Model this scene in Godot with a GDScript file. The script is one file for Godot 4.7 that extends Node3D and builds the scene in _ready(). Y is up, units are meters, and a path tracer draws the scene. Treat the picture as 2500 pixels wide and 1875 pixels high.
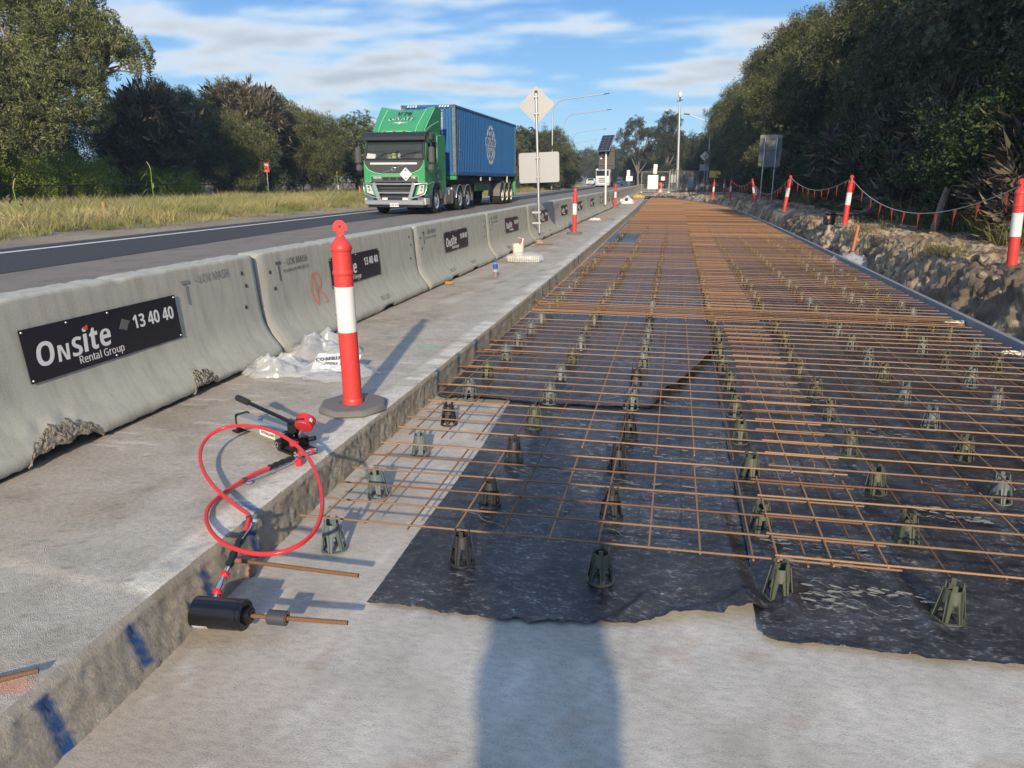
extends Node3D
# A road-widening site: mesh on chairs between an old kerb and a new form, barriers and a truck on the left, scrub on both sides.
# x to the right, -z along the road, y up, metres. The excavated base is y = 0, the old pavement y = 0.2, the road y = 0.25.

var rng := RandomNumberGenerator.new()
var M := {}
var used_names := {}
var sun_dir := Vector3(-0.185, -0.395, -1.0).normalized()

func _ready() -> void:
	rng.seed = 7
	var cam := Camera3D.new()
	cam.name = "camera"
	cam.fov = 56.8
	cam.near = 0.05
	cam.far = 3000.0
	cam.position = Vector3(0, 1.6, 0)
	cam.rotation_degrees = Vector3(-16.1, 12.62, 0)
	add_child(cam)
	cam.current = true
	var env := Environment.new()
	env.background_mode = Environment.BG_SKY
	var sky := Sky.new()
	var pan := PanoramaSkyMaterial.new()
	pan.panorama = ImageTexture.create_from_image(sky_image(2048))
	sky.sky_material = pan
	env.sky = sky
	env.tonemap_mode = Environment.TONE_MAPPER_LINEAR
	env.tonemap_exposure = 1.76
	env.ambient_light_source = Environment.AMBIENT_SOURCE_SKY
	env.sdfgi_enabled = true
	env.ssao_enabled = true
	env.ssil_enabled = true
	env.fog_enabled = true
	env.fog_density = 0.0006
	env.fog_light_color = Color(0.72, 0.82, 0.93)
	var we := WorldEnvironment.new()
	we.environment = env
	we.name = "world_environment"
	add_child(we)
	var sun := DirectionalLight3D.new()
	sun.name = "sun"
	sun.light_energy = 0.95
	sun.light_color = Color(1.0, 0.92, 0.79)
	sun.light_angular_distance = 1.2
	sun.shadow_enabled = true
	add_child(sun)
	sun.look_at_from_position(Vector3.ZERO, sun_dir, Vector3.UP)
	make_materials()
	build_setting()
	build_site()
	build_barriers()
	build_mesh_and_chairs()
	build_bollards()
	build_signs()
	build_vehicles()
	build_tools()
	build_litter()
	build_vegetation()
	build_far_site()
	build_people()

# ---------------------------------------------------------------- mesh building
class MB:
	var v := PackedVector3Array()
	var n := PackedVector3Array()
	var c := PackedColorArray()
	var ix := PackedInt32Array()
	var col := Color(1, 1, 1)
	var xf := Transform3D.IDENTITY

	func vert(p: Vector3, nn: Vector3) -> int:
		v.append(xf * p)
		n.append((xf.basis * nn).normalized())
		c.append(col)
		return v.size() - 1

	func tri(a: Vector3, b: Vector3, d: Vector3) -> void:
		var nn := (d - a).cross(b - a)
		if nn.length_squared() < 1e-16:
			return
		nn = nn.normalized()
		var i := vert(a, nn)
		vert(b, nn)
		vert(d, nn)
		ix.append_array([i, i + 1, i + 2])

	func quad(a: Vector3, b: Vector3, d: Vector3, e: Vector3) -> void:
		tri(a, b, d)
		tri(a, d, e)

	# a flat polygon turned so that it faces "out"
	func face(p: Array, out: Vector3) -> void:
		var nn: Vector3 = (p[2] - p[0]).cross(p[1] - p[0])
		if nn.dot(out) < 0:
			p = p.duplicate()
			p.reverse()
		for k in range(1, p.size() - 1):
			tri(p[0], p[k], p[k + 1])

	# a box with chamfered edges
	func box(at: Vector3, size: Vector3, b := 0.0, turn := Basis.IDENTITY) -> void:
		var h := size * 0.5
		b = minf(b, minf(h.x, minf(h.y, h.z)) * 0.95)
		var f := func(s: Vector3, ax: int) -> Vector3:
			var q := Vector3(s.x * (h.x - b), s.y * (h.y - b), s.z * (h.z - b))
			q[ax] = s[ax] * h[ax]
			return at + turn * q
		for ax in 3:
			var u := (ax + 1) % 3
			var w := (ax + 2) % 3
			for sg in [-1.0, 1.0]:
				var pts := []
				for k in [[-1, -1], [1, -1], [1, 1], [-1, 1]]:
					var s := Vector3.ZERO
					s[ax] = sg
					s[u] = k[0]
					s[w] = k[1]
					pts.append(f.call(s, ax))
				var o := Vector3.ZERO
				o[ax] = sg
				face(pts, turn * o)
		if b <= 0.0:
			return
		for ax in 3:
			var u := (ax + 1) % 3
			var w := (ax + 2) % 3
			for su in [-1.0, 1.0]:
				for sw in [-1.0, 1.0]:
					var s0 := Vector3.ZERO
					s0[ax] = -1
					s0[u] = su
					s0[w] = sw
					var s1 := s0
					s1[ax] = 1
					var o := Vector3.ZERO
					o[u] = su
					o[w] = sw
					face([f.call(s0, u), f.call(s0, w), f.call(s1, w), f.call(s1, u)], turn * o)
		for k in 8:
			var s := Vector3(1 if k & 1 else -1, 1 if k & 2 else -1, 1 if k & 4 else -1)
			face([f.call(s, 0), f.call(s, 1), f.call(s, 2)], turn * s)

	# a round bar along points; r is a number or one number a point
	func tube(pts: Array, r, sides := 8, caps := true) -> void:
		var m := pts.size()
		var rings := []
		var t0: Vector3 = (pts[1] - pts[0]).normalized()
		var side := t0.cross(Vector3.UP)
		if side.length() < 0.05:
			side = t0.cross(Vector3.RIGHT)
		side = side.normalized()
		for k in m:
			var t: Vector3
			if k == 0:
				t = (pts[1] - pts[0]).normalized()
			elif k == m - 1:
				t = (pts[m - 1] - pts[m - 2]).normalized()
			else:
				t = (pts[k + 1] - pts[k - 1]).normalized()
			side = (side - t * side.dot(t)).normalized()
			var up := side.cross(t)
			var rr: float = r[k] if r is Array or r is PackedFloat32Array else r
			var ring := PackedInt32Array()
			for j in sides:
				var a := TAU * j / sides
				var d := side * cos(a) + up * sin(a)
				ring.append(vert(pts[k] + d * rr, d))
			rings.append(ring)
		for k in m - 1:
			for j in sides:
				var a: int = rings[k][j]
				var b: int = rings[k][(j + 1) % sides]
				var d: int = rings[k + 1][(j + 1) % sides]
				var e: int = rings[k + 1][j]
				ix.append_array([a, b, d, a, d, e])
		if caps:
			for k in [0, m - 1]:
				var o: Vector3 = (pts[0] - pts[1]) if k == 0 else (pts[m - 1] - pts[m - 2])
				var p := []
				for j in sides:
					p.append(xf.affine_inverse() * v[rings[k][j]])
				face(p, o)

	# turned shape: profile of (radius, height) going up; sharp profile edges
	func lathe(prof: Array, sides := 20, at := Transform3D.IDENTITY) -> void:
		var old := xf
		xf = xf * at
		for k in prof.size() - 1:
			var p: Vector2 = prof[k]
			var q: Vector2 = prof[k + 1]
			if p.distance_to(q) < 1e-6:
				continue
			var nr := Vector2(q.y - p.y, p.x - q.x).normalized()
			var base := v.size()
			for j in sides + 1:
				var a := TAU * j / sides
				var d := Vector3(cos(a), 0, sin(a))
				var nn := Vector3(d.x * nr.x, nr.y, d.z * nr.x)
				vert(Vector3(d.x * p.x, p.y, d.z * p.x), nn)
				vert(Vector3(d.x * q.x, q.y, d.z * q.x), nn)
			for j in sides:
				var a := base + j * 2
				ix.append_array([a, a + 3, a + 1, a, a + 2, a + 3])
		xf = old

	# a smooth sheet from a table of points [i][j]; flip turns it over; cols may hold a colour for each point
	func sheet(pts: Array, flip := false, cols: Array = []) -> void:
		var a := pts.size()
		var b: int = pts[0].size()
		var base := v.size()
		for i in a:
			for j in b:
				var du: Vector3 = pts[mini(i + 1, a - 1)][j] - pts[maxi(i - 1, 0)][j]
				var dv: Vector3 = pts[i][mini(j + 1, b - 1)] - pts[i][maxi(j - 1, 0)]
				var nn := du.cross(dv)
				if flip:
					nn = -nn
				if cols.size():
					col = cols[i][j]
				vert(pts[i][j], nn if nn.length_squared() > 1e-18 else Vector3.UP)
		for i in a - 1:
			for j in b - 1:
				var p := base + i * b + j
				if flip:
					ix.append_array([p, p + b, p + b + 1, p, p + b + 1, p + 1])
				else:
					ix.append_array([p, p + b + 1, p + b, p, p + 1, p + b + 1])

	# a flat outline pushed out along z, lying in x and y
	func prism(poly: PackedVector2Array, depth: float, at := Transform3D.IDENTITY) -> void:
		var old := xf
		xf = xf * at
		var t := Geometry2D.triangulate_polygon(poly)
		for k in range(0, t.size(), 3):
			for s in [0.0, 1.0]:
				var p := []
				for q in 3:
					var w := poly[t[k + q]]
					p.append(Vector3(w.x, w.y, s * depth))
				face(p, Vector3(0, 0, 1 if s > 0.5 else -1))
		var cw := Geometry2D.is_polygon_clockwise(poly)
		for k in poly.size():
			var p := poly[k]
			var q := poly[(k + 1) % poly.size()]
			var o := Vector3(q.y - p.y, p.x - q.x, 0) * (-1.0 if cw else 1.0)
			face([Vector3(p.x, p.y, 0), Vector3(q.x, q.y, 0), Vector3(q.x, q.y, depth), Vector3(p.x, p.y, depth)], o)
		xf = old

	func done(mat: Material) -> ArrayMesh:
		var arr := []
		arr.resize(Mesh.ARRAY_MAX)
		arr[Mesh.ARRAY_VERTEX] = v
		arr[Mesh.ARRAY_NORMAL] = n
		arr[Mesh.ARRAY_COLOR] = c
		arr[Mesh.ARRAY_INDEX] = ix
		var m := ArrayMesh.new()
		m.add_surface_from_arrays(Mesh.PRIMITIVE_TRIANGLES, arr)
		if mat:
			m.surface_set_material(0, mat)
		return m

# ---------------------------------------------------------------- naming and tagging
func numbered(called: String, parent: Node) -> String:
	var key := str(parent.get_instance_id()) + called
	var k: int = used_names.get(key, 0)
	used_names[key] = k + 1
	return called if k == 0 else "%s_%03d" % [called, k]

func put(o: Node, called: String, parent: Node = null) -> Node:
	var p := parent if parent else self
	o.name = numbered(called, p)
	p.add_child(o)
	return o

func part(mb: MB, called: String, mat: Material, parent: Node = null) -> MeshInstance3D:
	var o := MeshInstance3D.new()
	o.mesh = mb.done(mat)
	put(o, called, parent)
	return o

func mesh_part(m: Mesh, called: String, parent: Node, at := Transform3D.IDENTITY) -> MeshInstance3D:
	var o := MeshInstance3D.new()
	o.mesh = m
	o.transform = at
	put(o, called, parent)
	return o

func tag(o: Node, label: String, category: String, group := "") -> Node:
	o.set_meta("label", label)
	o.set_meta("category", category)
	if group != "":
		o.set_meta("group", group)
	return o

var last_thing: Node3D
func thing(called: String, label: String, category: String, at := Transform3D.IDENTITY, group := "") -> Node3D:
	var o := Node3D.new()
	o.transform = at
	put(o, called)
	tag(o, label, category, group)
	last_thing = o
	return o

func copy(src: Node3D, called: String, label: String, at: Transform3D, group := "") -> Node3D:
	var o: Node3D = src.duplicate()
	o.transform = at
	put(o, called)
	o.set_meta("label", label)
	last_thing = o
	if group != "":
		o.set_meta("group", group)
	return o

func structure(mb: MB, called: String, mat: Material) -> MeshInstance3D:
	var o := part(mb, called, mat)
	o.set_meta("kind", "structure")
	return o

func at_turn(p: Vector3, yaw := 0.0, tilt_x := 0.0, tilt_z := 0.0, s := 1.0) -> Transform3D:
	var b := Basis.from_euler(Vector3(tilt_x, yaw, tilt_z)).scaled(Vector3.ONE * s)
	return Transform3D(b, p)

# flat lettering in the x-y plane facing +z, centred, cap height about "high"
var fonts := {}
func lettering(text: String, high: float, bold := false, serif := false, thick := 0.0006, slant := 0.0) -> TextMesh:
	var key := str(bold) + str(serif)
	if not fonts.has(key):
		var f := SystemFont.new()
		f.font_names = PackedStringArray(["Droid Serif" if serif else "Droid Sans"])
		f.font_weight = 700 if bold else 400
		fonts[key] = f
	var t := TextMesh.new()
	t.font = fonts[key]
	t.text = text
	t.font_size = 32
	t.pixel_size = high / 23.0
	t.depth = thick
	t.curve_step = 2.0
	return t

func words(text: String, high: float, mat: Material, parent: Node, called: String, at: Transform3D, bold := false, serif := false) -> MeshInstance3D:
	var t := lettering(text, high, bold, serif)
	t.material = mat
	return mesh_part(t, called, parent, at)

func noise(sd: int, freq: float, oct := 3, kind := FastNoiseLite.TYPE_SIMPLEX_SMOOTH) -> FastNoiseLite:
	var f := FastNoiseLite.new()
	f.seed = sd
	f.frequency = freq
	f.noise_type = kind
	f.fractal_type = FastNoiseLite.FRACTAL_FBM if oct > 1 else FastNoiseLite.FRACTAL_NONE
	f.fractal_octaves = oct
	return f

# ---------------------------------------------------------------- textures and materials
var sky_off := Vector2(-7.3, 21.9)
func sky_image(w: int) -> Image:
	var h := w / 2
	var img := Image.create(w, h, false, Image.FORMAT_RGB8)
	var n1 := noise(23, 0.55, 5)
	var n2 := noise(11, 0.16, 3)
	var n3 := noise(5, 2.2, 3)
	var stops := [[0.0, Color8(160, 188, 201)], [0.05, Color8(144, 180, 202)], [0.11, Color8(122, 163, 197)], [0.22, Color8(94, 137, 187)], [0.5, Color8(80, 120, 174)], [1.0, Color8(68, 105, 160)]]
	for y in h:
		var el := (0.5 - (y + 0.5) / h) * PI
		var s := sin(el)
		var base: Color
		if s <= 0.0:
			base = Color8(150, 160, 160)
		else:
			for k in stops.size() - 1:
				if s <= stops[k + 1][0]:
					base = stops[k][1].lerp(stops[k + 1][1], (s - stops[k][0]) / (stops[k + 1][0] - stops[k][0]))
					break
		for x in w:
			var col := base
			if s > 0.015:
				var az := ((x + 0.5) / w - 0.5) * TAU
				var e := cos(el)
				var d := Vector3(sin(az) * e, s, -cos(az) * e)
				var p := Vector2(d.x, d.z) / (s + 0.06)
				var big := n2.get_noise_2d(p.x + sky_off.x, p.y + sky_off.y)
				var c := n1.get_noise_2d(p.x + sky_off.y, p.y * 1.9 + sky_off.x) * 0.62 + big * 0.75 + n3.get_noise_2d(p.x, p.y * 2.0) * 0.12
				var cov := smoothstep(0.0, 0.38, c + 0.16 * smoothstep(0.12, 0.35, s) + 0.34 * smoothstep(0.25, 0.6, s) - 0.10 * (1.0 - smoothstep(0.03, 0.14, s)))
				if cov > 0.001:
					var thick := smoothstep(0.2, 0.75, c + 0.1)
					var cc := Color(0.77, 0.78, 0.79).lerp(Color(0.61, 0.62, 0.645), thick)
					col = base.lerp(cc, cov * 0.86)
			img.set_pixel(x, y, col)
	return img

func nbytes(size: int, sd: int, freq: float, oct := 4, kind := FastNoiseLite.TYPE_SIMPLEX_SMOOTH) -> PackedByteArray:
	var im := noise(sd, freq, oct, kind).get_seamless_image(size, size, false, false, 0.15, true)
	im.convert(Image.FORMAT_L8)
	return im.get_data()

func gray_tex(size: int, data: PackedByteArray) -> ImageTexture:
	return ImageTexture.create_from_image(Image.create_from_data(size, size, false, Image.FORMAT_L8, data))

# linear colours at even steps -> 256 sRGB entries
func ramp(stops: Array) -> Array:
	var out := []
	for k in 256:
		var t := k / 255.0 * (stops.size() - 1)
		var i := mini(int(t), stops.size() - 2)
		out.append((stops[i] as Color).lerp(stops[i + 1], t - i))
	return out

# value noise a -> two ramps mixed by noise b; specks where noise s is extreme
func paint(size: int, a: PackedByteArray, b: PackedByteArray, s: PackedByteArray, ra: Array, rb: Array, dark_below := 0, dark := Color.BLACK, light_above := 256, light := Color.WHITE) -> ImageTexture:
	var r1 := ramp(ra)
	var r2 := ramp(rb)
	var out := PackedByteArray()
	out.resize(size * size * 3)
	var lut := PackedByteArray()
	lut.resize(1025)
	for k in 1025:
		lut[k] = int(clampf(Color(k / 1024.0, 0, 0).linear_to_srgb().r, 0, 1) * 255.0)
	for k in size * size:
		var c: Color = (r1[a[k]] as Color).lerp(r2[a[k]], b[k] / 255.0)
		var q := s[k]
		if q < dark_below:
			c = c.lerp(dark, minf(1.0, (dark_below - q) / 14.0))
		elif q > light_above:
			c = c.lerp(light, minf(1.0, (q - light_above) / 14.0))
		out[k * 3] = lut[int(clampf(c.r, 0, 1) * 1024)]
		out[k * 3 + 1] = lut[int(clampf(c.g, 0, 1) * 1024)]
		out[k * 3 + 2] = lut[int(clampf(c.b, 0, 1) * 1024)]
	return ImageTexture.create_from_image(Image.create_from_data(size, size, false, Image.FORMAT_RGB8, out))

func lin(r: float, g: float, b: float) -> Color:
	return Color(r, g, b)

func mat(called: String, c: Color, rough := 0.8, metal := 0.0) -> StandardMaterial3D:
	var m := StandardMaterial3D.new()
	m.resource_name = called
	m.albedo_color = c.linear_to_srgb()
	m.roughness = rough
	m.metallic = metal
	M[called] = m
	return m

# triplanar texture: metres for one repeat; bump in centimetres
func textured(called: String, tex: Texture2D, metres: float, rough := 0.85, bump: Texture2D = null, cm := 0.5, world := true, vc := false) -> StandardMaterial3D:
	var m := mat(called, Color.WHITE, rough)
	m.albedo_color = Color.WHITE
	m.albedo_texture = tex
	m.uv1_triplanar = true
	m.uv1_world_triplanar = world
	m.uv1_scale = Vector3.ONE / metres
	if bump:
		m.heightmap_enabled = true
		m.heightmap_texture = bump
		m.heightmap_scale = cm
	m.vertex_color_use_as_albedo = vc
	return m

func second(m: StandardMaterial3D, tex: Texture2D, metres: float) -> void:
	m.detail_enabled = true
	m.detail_albedo = tex
	m.detail_blend_mode = BaseMaterial3D.BLEND_MODE_MUL
	m.detail_uv_layer = BaseMaterial3D.DETAIL_UV_2
	m.uv2_triplanar = true
	m.uv2_world_triplanar = true
	m.uv2_scale = Vector3.ONE / metres

func make_materials() -> void:
	var fine := nbytes(1024, 1, 0.16, 3)
	var mid := nbytes(1024, 2, 0.025, 5)
	var spk := nbytes(1024, 3, 0.22, 2, FastNoiseLite.TYPE_VALUE_CUBIC)
	var mix := PackedByteArray()
	mix.resize(1024 * 1024)
	for k in mix.size():
		mix[k] = clampi(int(128 + (fine[k] - 128) * 0.75 + (mid[k] - 128) * 0.5), 0, 255)
	var streak := noise(9, 0.085, 5)
	streak.domain_warp_enabled = true
	streak.domain_warp_amplitude = 18.0
	streak.domain_warp_frequency = 0.03
	var dust_img := streak.get_seamless_image(1024, 1024, false, false, 0.12, true)
	dust_img.convert(Image.FORMAT_L8)
	var dust := dust_img.get_data()
	for k in dust.size():
		dust[k] = clampi(int((dust[k] - 128) * 0.7 + (mid[k] - 128) * 0.75 + (fine[k] - 128) * 0.3 + 116), 0, 255)
	var cells := nbytes(512, 4, 0.07, 2, FastNoiseLite.TYPE_CELLULAR)
	var f5 := nbytes(512, 6, 0.12, 4)
	var m5 := nbytes(512, 7, 0.012, 4)
	var s5 := nbytes(512, 8, 0.2, 2)
	var bump_fine := gray_tex(1024, mix)
	var bump5 := gray_tex(512, f5)
	var bumpc := gray_tex(512, cells)
	# blotches used as a second, larger layer over many surfaces
	var blotch := paint(512, m5, f5, s5, [lin(0.70, 0.69, 0.67), lin(0.93, 0.92, 0.91), lin(1, 1, 1)], [lin(0.74, 0.72, 0.68), lin(0.96, 0.94, 0.92), lin(1, 1, 1)])
	# surfaces whose base colour comes with the vertices
	var grain := paint(1024, mix, mid, spk, [lin(0.50, 0.50, 0.50), lin(0.80, 0.79, 0.77), lin(1, 1, 0.98)], [lin(0.52, 0.50, 0.47), lin(0.84, 0.80, 0.75), lin(1, 0.98, 0.95)], 46, lin(0.34, 0.33, 0.31), 216, lin(1, 1, 1))
	var g1 := textured("concrete_floor", grain, 1.1, 0.9, bump_fine, 0.10, true, true)
	g1.uv1_scale = Vector3(1.0 / 1.7, 1.0, 1.0 / 0.75)
	second(g1, blotch, 3.7)
	var g2 := textured("concrete_old", grain, 0.9, 0.92, bump_fine, 0.45, true, true)
	second(g2, blotch, 2.9)
	var g3 := textured("concrete_broken", grain, 0.42, 0.95, bump_fine, 1.1, true, true)
	second(g3, blotch, 1.3)
	var g4 := textured("barrier_concrete", paint(512, f5, m5, s5, [lin(0.42, 0.42, 0.36), lin(0.50, 0.495, 0.425), lin(0.56, 0.55, 0.48)], [lin(0.38, 0.385, 0.33), lin(0.47, 0.47, 0.405), lin(0.54, 0.535, 0.47)], 34, lin(0.24, 0.235, 0.2), 232, lin(0.66, 0.64, 0.58)), 0.8, 0.88, bump5, 0.07, true, false)
	second(g4, blotch, 2.3)
	g4.uv2_scale = Vector3(1.0 / 0.55, 1.0 / 3.2, 1.0 / 0.55)
	textured("aggregate", paint(512, cells, f5, s5, [lin(0.08, 0.07, 0.06), lin(0.45, 0.39, 0.28), lin(0.62, 0.56, 0.44)], [lin(0.12, 0.1, 0.08), lin(0.38, 0.35, 0.29), lin(0.7, 0.66, 0.56)]), 0.16, 0.95, bumpc, 1.5)
	var membrane := textured("membrane", paint(1024, dust, mid, spk, [lin(0.06, 0.062, 0.072), lin(0.065, 0.068, 0.078), lin(0.075, 0.078, 0.088), lin(0.11, 0.113, 0.122), lin(0.34, 0.34, 0.345), lin(0.8, 0.8, 0.79), lin(1, 1, 0.98)], [lin(0.055, 0.057, 0.067), lin(0.06, 0.062, 0.072), lin(0.068, 0.07, 0.08), lin(0.085, 0.087, 0.097), lin(0.15, 0.152, 0.16), lin(0.5, 0.5, 0.5), lin(1, 1, 0.98)]), 1.3, 0.36, bump_fine, 0.06, true, true)
	membrane.metallic_specular = 0.42
	membrane.uv1_scale = Vector3(1.0 / 2.3, 1.0, 1.0 / 1.1)
	textured("rust", paint(512, f5, m5, s5, [lin(0.14, 0.075, 0.042), lin(0.27, 0.148, 0.075), lin(0.42, 0.26, 0.145)], [lin(0.12, 0.075, 0.05), lin(0.23, 0.14, 0.08), lin(0.38, 0.25, 0.155)]), 0.35, 0.75, bump5, 0.15)
	textured("rust_dark", paint(512, f5, m5, s5, [lin(0.08, 0.035, 0.02), lin(0.19, 0.085, 0.035), lin(0.32, 0.15, 0.06)], [lin(0.09, 0.05, 0.03), lin(0.17, 0.09, 0.045), lin(0.28, 0.15, 0.08)]), 0.3, 0.75, bump5, 0.15)
	textured("rust_bright", paint(512, f5, m5, s5, [lin(0.2, 0.10, 0.045), lin(0.37, 0.20, 0.092), lin(0.54, 0.335, 0.175)], [lin(0.16, 0.09, 0.05), lin(0.33, 0.185, 0.09), lin(0.5, 0.31, 0.17)]), 0.4, 0.7, bump5, 0.15)
	var form := textured("form_steel", paint(512, f5, m5, s5, [lin(0.22, 0.235, 0.25), lin(0.30, 0.32, 0.34), lin(0.38, 0.40, 0.42)], [lin(0.18, 0.19, 0.2), lin(0.27, 0.285, 0.3), lin(0.36, 0.37, 0.38)], 30, lin(0.2, 0.13, 0.08), 228, lin(0.5, 0.5, 0.48)), 1.1, 0.6)
	form.metallic = 0.25
	textured("asphalt_new", paint(512, f5, m5, s5, [lin(0.026, 0.026, 0.03), lin(0.042, 0.042, 0.046), lin(0.07, 0.07, 0.074)], [lin(0.03, 0.03, 0.032), lin(0.046, 0.046, 0.05), lin(0.075, 0.075, 0.08)], 30, lin(0.015, 0.015, 0.017), 225, lin(0.12, 0.12, 0.12)), 0.8, 0.85, bump5, 0.5)
	var ao := textured("asphalt_old", paint(512, f5, m5, s5, [lin(0.14, 0.12, 0.105), lin(0.24, 0.205, 0.175), lin(0.34, 0.295, 0.255)], [lin(0.16, 0.145, 0.13), lin(0.26, 0.23, 0.2), lin(0.36, 0.32, 0.28)], 40, lin(0.07, 0.06, 0.055), 220, lin(0.45, 0.41, 0.36)), 0.7, 0.92, bump5, 0.6)
	second(ao, blotch, 6.1)
	var dirt := textured("dirt", paint(1024, mix, mid, spk, [lin(0.45, 0.43, 0.4), lin(0.8, 0.78, 0.75), lin(1, 1, 1)], [lin(0.5, 0.46, 0.42), lin(0.86, 0.82, 0.78), lin(1, 1, 1)], 62, lin(0.28, 0.25, 0.22), 212, lin(1, 1, 0.96)), 0.9, 0.97, bump_fine, 1.6, true, true)
	second(dirt, blotch, 2.1)
	mat("red_plastic", lin(0.70, 0.045, 0.04), 0.42)
	textured("red_dusty", paint(512, f5, m5, s5, [lin(0.58, 0.04, 0.035), lin(0.70, 0.05, 0.045), lin(0.74, 0.065, 0.055)], [lin(0.5, 0.045, 0.04), lin(0.66, 0.055, 0.05), lin(0.74, 0.1, 0.085)], 22, lin(0.4, 0.09, 0.07), 236, lin(0.72, 0.3, 0.25)), 0.8, 0.45, null, 0.2, false)
	textured("reflective_white", paint(512, f5, m5, s5, [lin(0.68, 0.68, 0.67), lin(0.78, 0.78, 0.77), lin(0.84, 0.84, 0.83)], [lin(0.6, 0.6, 0.58), lin(0.74, 0.74, 0.73), lin(0.82, 0.82, 0.81)], 24, lin(0.45, 0.43, 0.4)), 0.5, 0.4, null, 0.2, false)
	textured("rubber_grey", paint(512, f5, m5, s5, [lin(0.10, 0.10, 0.098), lin(0.155, 0.155, 0.148), lin(0.22, 0.215, 0.2)], [lin(0.12, 0.12, 0.115), lin(0.18, 0.178, 0.168), lin(0.26, 0.255, 0.24)], 40, lin(0.07, 0.07, 0.07), 222, lin(0.36, 0.35, 0.33)), 0.5, 0.9, bump5, 0.3, false)
	mat("rubber_black", lin(0.02, 0.02, 0.02), 0.8)
	mat("black_plastic", lin(0.018, 0.018, 0.02), 0.45)
	mat("black_paint", lin(0.008, 0.008, 0.009), 0.22)
	mat("dark_grey", lin(0.05, 0.052, 0.056), 0.5)
	mat("trim_grey", lin(0.085, 0.087, 0.09), 0.45)
	mat("sign_dark", lin(0.016, 0.017, 0.026), 0.35)
	mat("sign_white", lin(0.78, 0.78, 0.77), 0.5)
	mat("stencil", lin(0.13, 0.135, 0.13), 0.8)
	mat("red_ink", lin(0.72, 0.1, 0.06), 0.5)
	mat("pink_spray", lin(0.78, 0.25, 0.19), 0.8)
	mat("cream", lin(0.78, 0.74, 0.58), 0.55)
	mat("white_paint", lin(0.76, 0.76, 0.74), 0.55)
	mat("line_white", lin(0.72, 0.72, 0.7), 0.7)
	var gal := mat("galvanised", lin(0.52, 0.53, 0.54), 0.42, 0.75)
	gal.metallic_specular = 0.5
	mat("alloy", lin(0.62, 0.62, 0.62), 0.33, 0.85)
	mat("chrome", lin(0.75, 0.75, 0.76), 0.14, 1.0)
	textured("sign_back", paint(512, f5, m5, s5, [lin(0.36, 0.36, 0.36), lin(0.42, 0.425, 0.43), lin(0.47, 0.475, 0.48)], [lin(0.33, 0.335, 0.34), lin(0.4, 0.405, 0.41), lin(0.46, 0.465, 0.47)]), 1.3, 0.42, null, 0.1, false).metallic = 0.3
	textured("sign_back_dark", paint(512, f5, m5, s5, [lin(0.16, 0.165, 0.175), lin(0.2, 0.205, 0.215), lin(0.24, 0.245, 0.255)], [lin(0.15, 0.155, 0.165), lin(0.19, 0.195, 0.205), lin(0.23, 0.235, 0.245)]), 1.3, 0.5, null, 0.1, false)
	mat("truck_green", lin(0.028, 0.30, 0.10), 0.25).clearcoat_enabled = true
	mat("pale_green", lin(0.35, 0.72, 0.42), 0.4)
	mat("glass_dark", lin(0.02, 0.025, 0.03), 0.06)
	var gl := mat("windscreen", lin(0.10, 0.12, 0.13), 0.05)
	gl.transparency = BaseMaterial3D.TRANSPARENCY_ALPHA
	gl.albedo_color.a = 0.35
	var cb := textured("container_blue", paint(512, f5, m5, s5, [lin(0.022, 0.105, 0.275), lin(0.028, 0.135, 0.34), lin(0.04, 0.165, 0.39)], [lin(0.02, 0.09, 0.24), lin(0.026, 0.12, 0.31), lin(0.05, 0.16, 0.36)], 20, lin(0.1, 0.09, 0.1), 240, lin(0.2, 0.3, 0.42)), 2.6, 0.5, null, 0.1, false)
	textured("container_post", paint(512, m5, f5, s5, [lin(0.10, 0.07, 0.05), lin(0.13, 0.18, 0.18), lin(0.16, 0.24, 0.24)], [lin(0.16, 0.08, 0.045), lin(0.11, 0.17, 0.18), lin(0.15, 0.22, 0.23)]), 0.9, 0.65, null, 0.1, false)
	cb.metallic_specular = 0.4
	mat("hivis", lin(0.62, 0.85, 0.04), 0.7)
	mat("skin", lin(0.42, 0.24, 0.17), 0.6)
	mat("navy", lin(0.02, 0.03, 0.07), 0.85)
	mat("hose_red", lin(0.68, 0.03, 0.035), 0.3)
	mat("pump_grey", lin(0.36, 0.37, 0.385), 0.38, 0.35)
	mat("gauge_red", lin(0.52, 0.03, 0.04), 0.5)
	mat("orange", lin(0.80, 0.16, 0.05), 0.6)
	mat("orange_flag", lin(0.78, 0.10, 0.06), 0.6)
	mat("timber_orange", lin(0.55, 0.17, 0.07), 0.75)
	textured("timber", paint(512, f5, m5, s5, [lin(0.14, 0.115, 0.09), lin(0.22, 0.185, 0.15), lin(0.3, 0.26, 0.21)], [lin(0.12, 0.1, 0.085), lin(0.2, 0.17, 0.14), lin(0.28, 0.25, 0.21)]), 0.4, 0.9, bump5, 0.4, false)
	textured("bark", paint(512, f5, m5, s5, [lin(0.10, 0.085, 0.07), lin(0.24, 0.21, 0.18), lin(0.38, 0.345, 0.3)], [lin(0.09, 0.06, 0.045), lin(0.19, 0.135, 0.1), lin(0.3, 0.25, 0.2)]), 0.9, 0.92, bump5, 1.2, false)
	textured("bark_pale", paint(512, f5, m5, s5, [lin(0.22, 0.20, 0.175), lin(0.42, 0.39, 0.35), lin(0.58, 0.55, 0.5)], [lin(0.18, 0.13, 0.10), lin(0.33, 0.27, 0.22), lin(0.5, 0.45, 0.4)]), 0.9, 0.9, bump5, 0.8, false)
	mat("twig", lin(0.11, 0.09, 0.07), 0.9)
	mat("glass_light", lin(0.55, 0.57, 0.58), 0.1)
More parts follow.
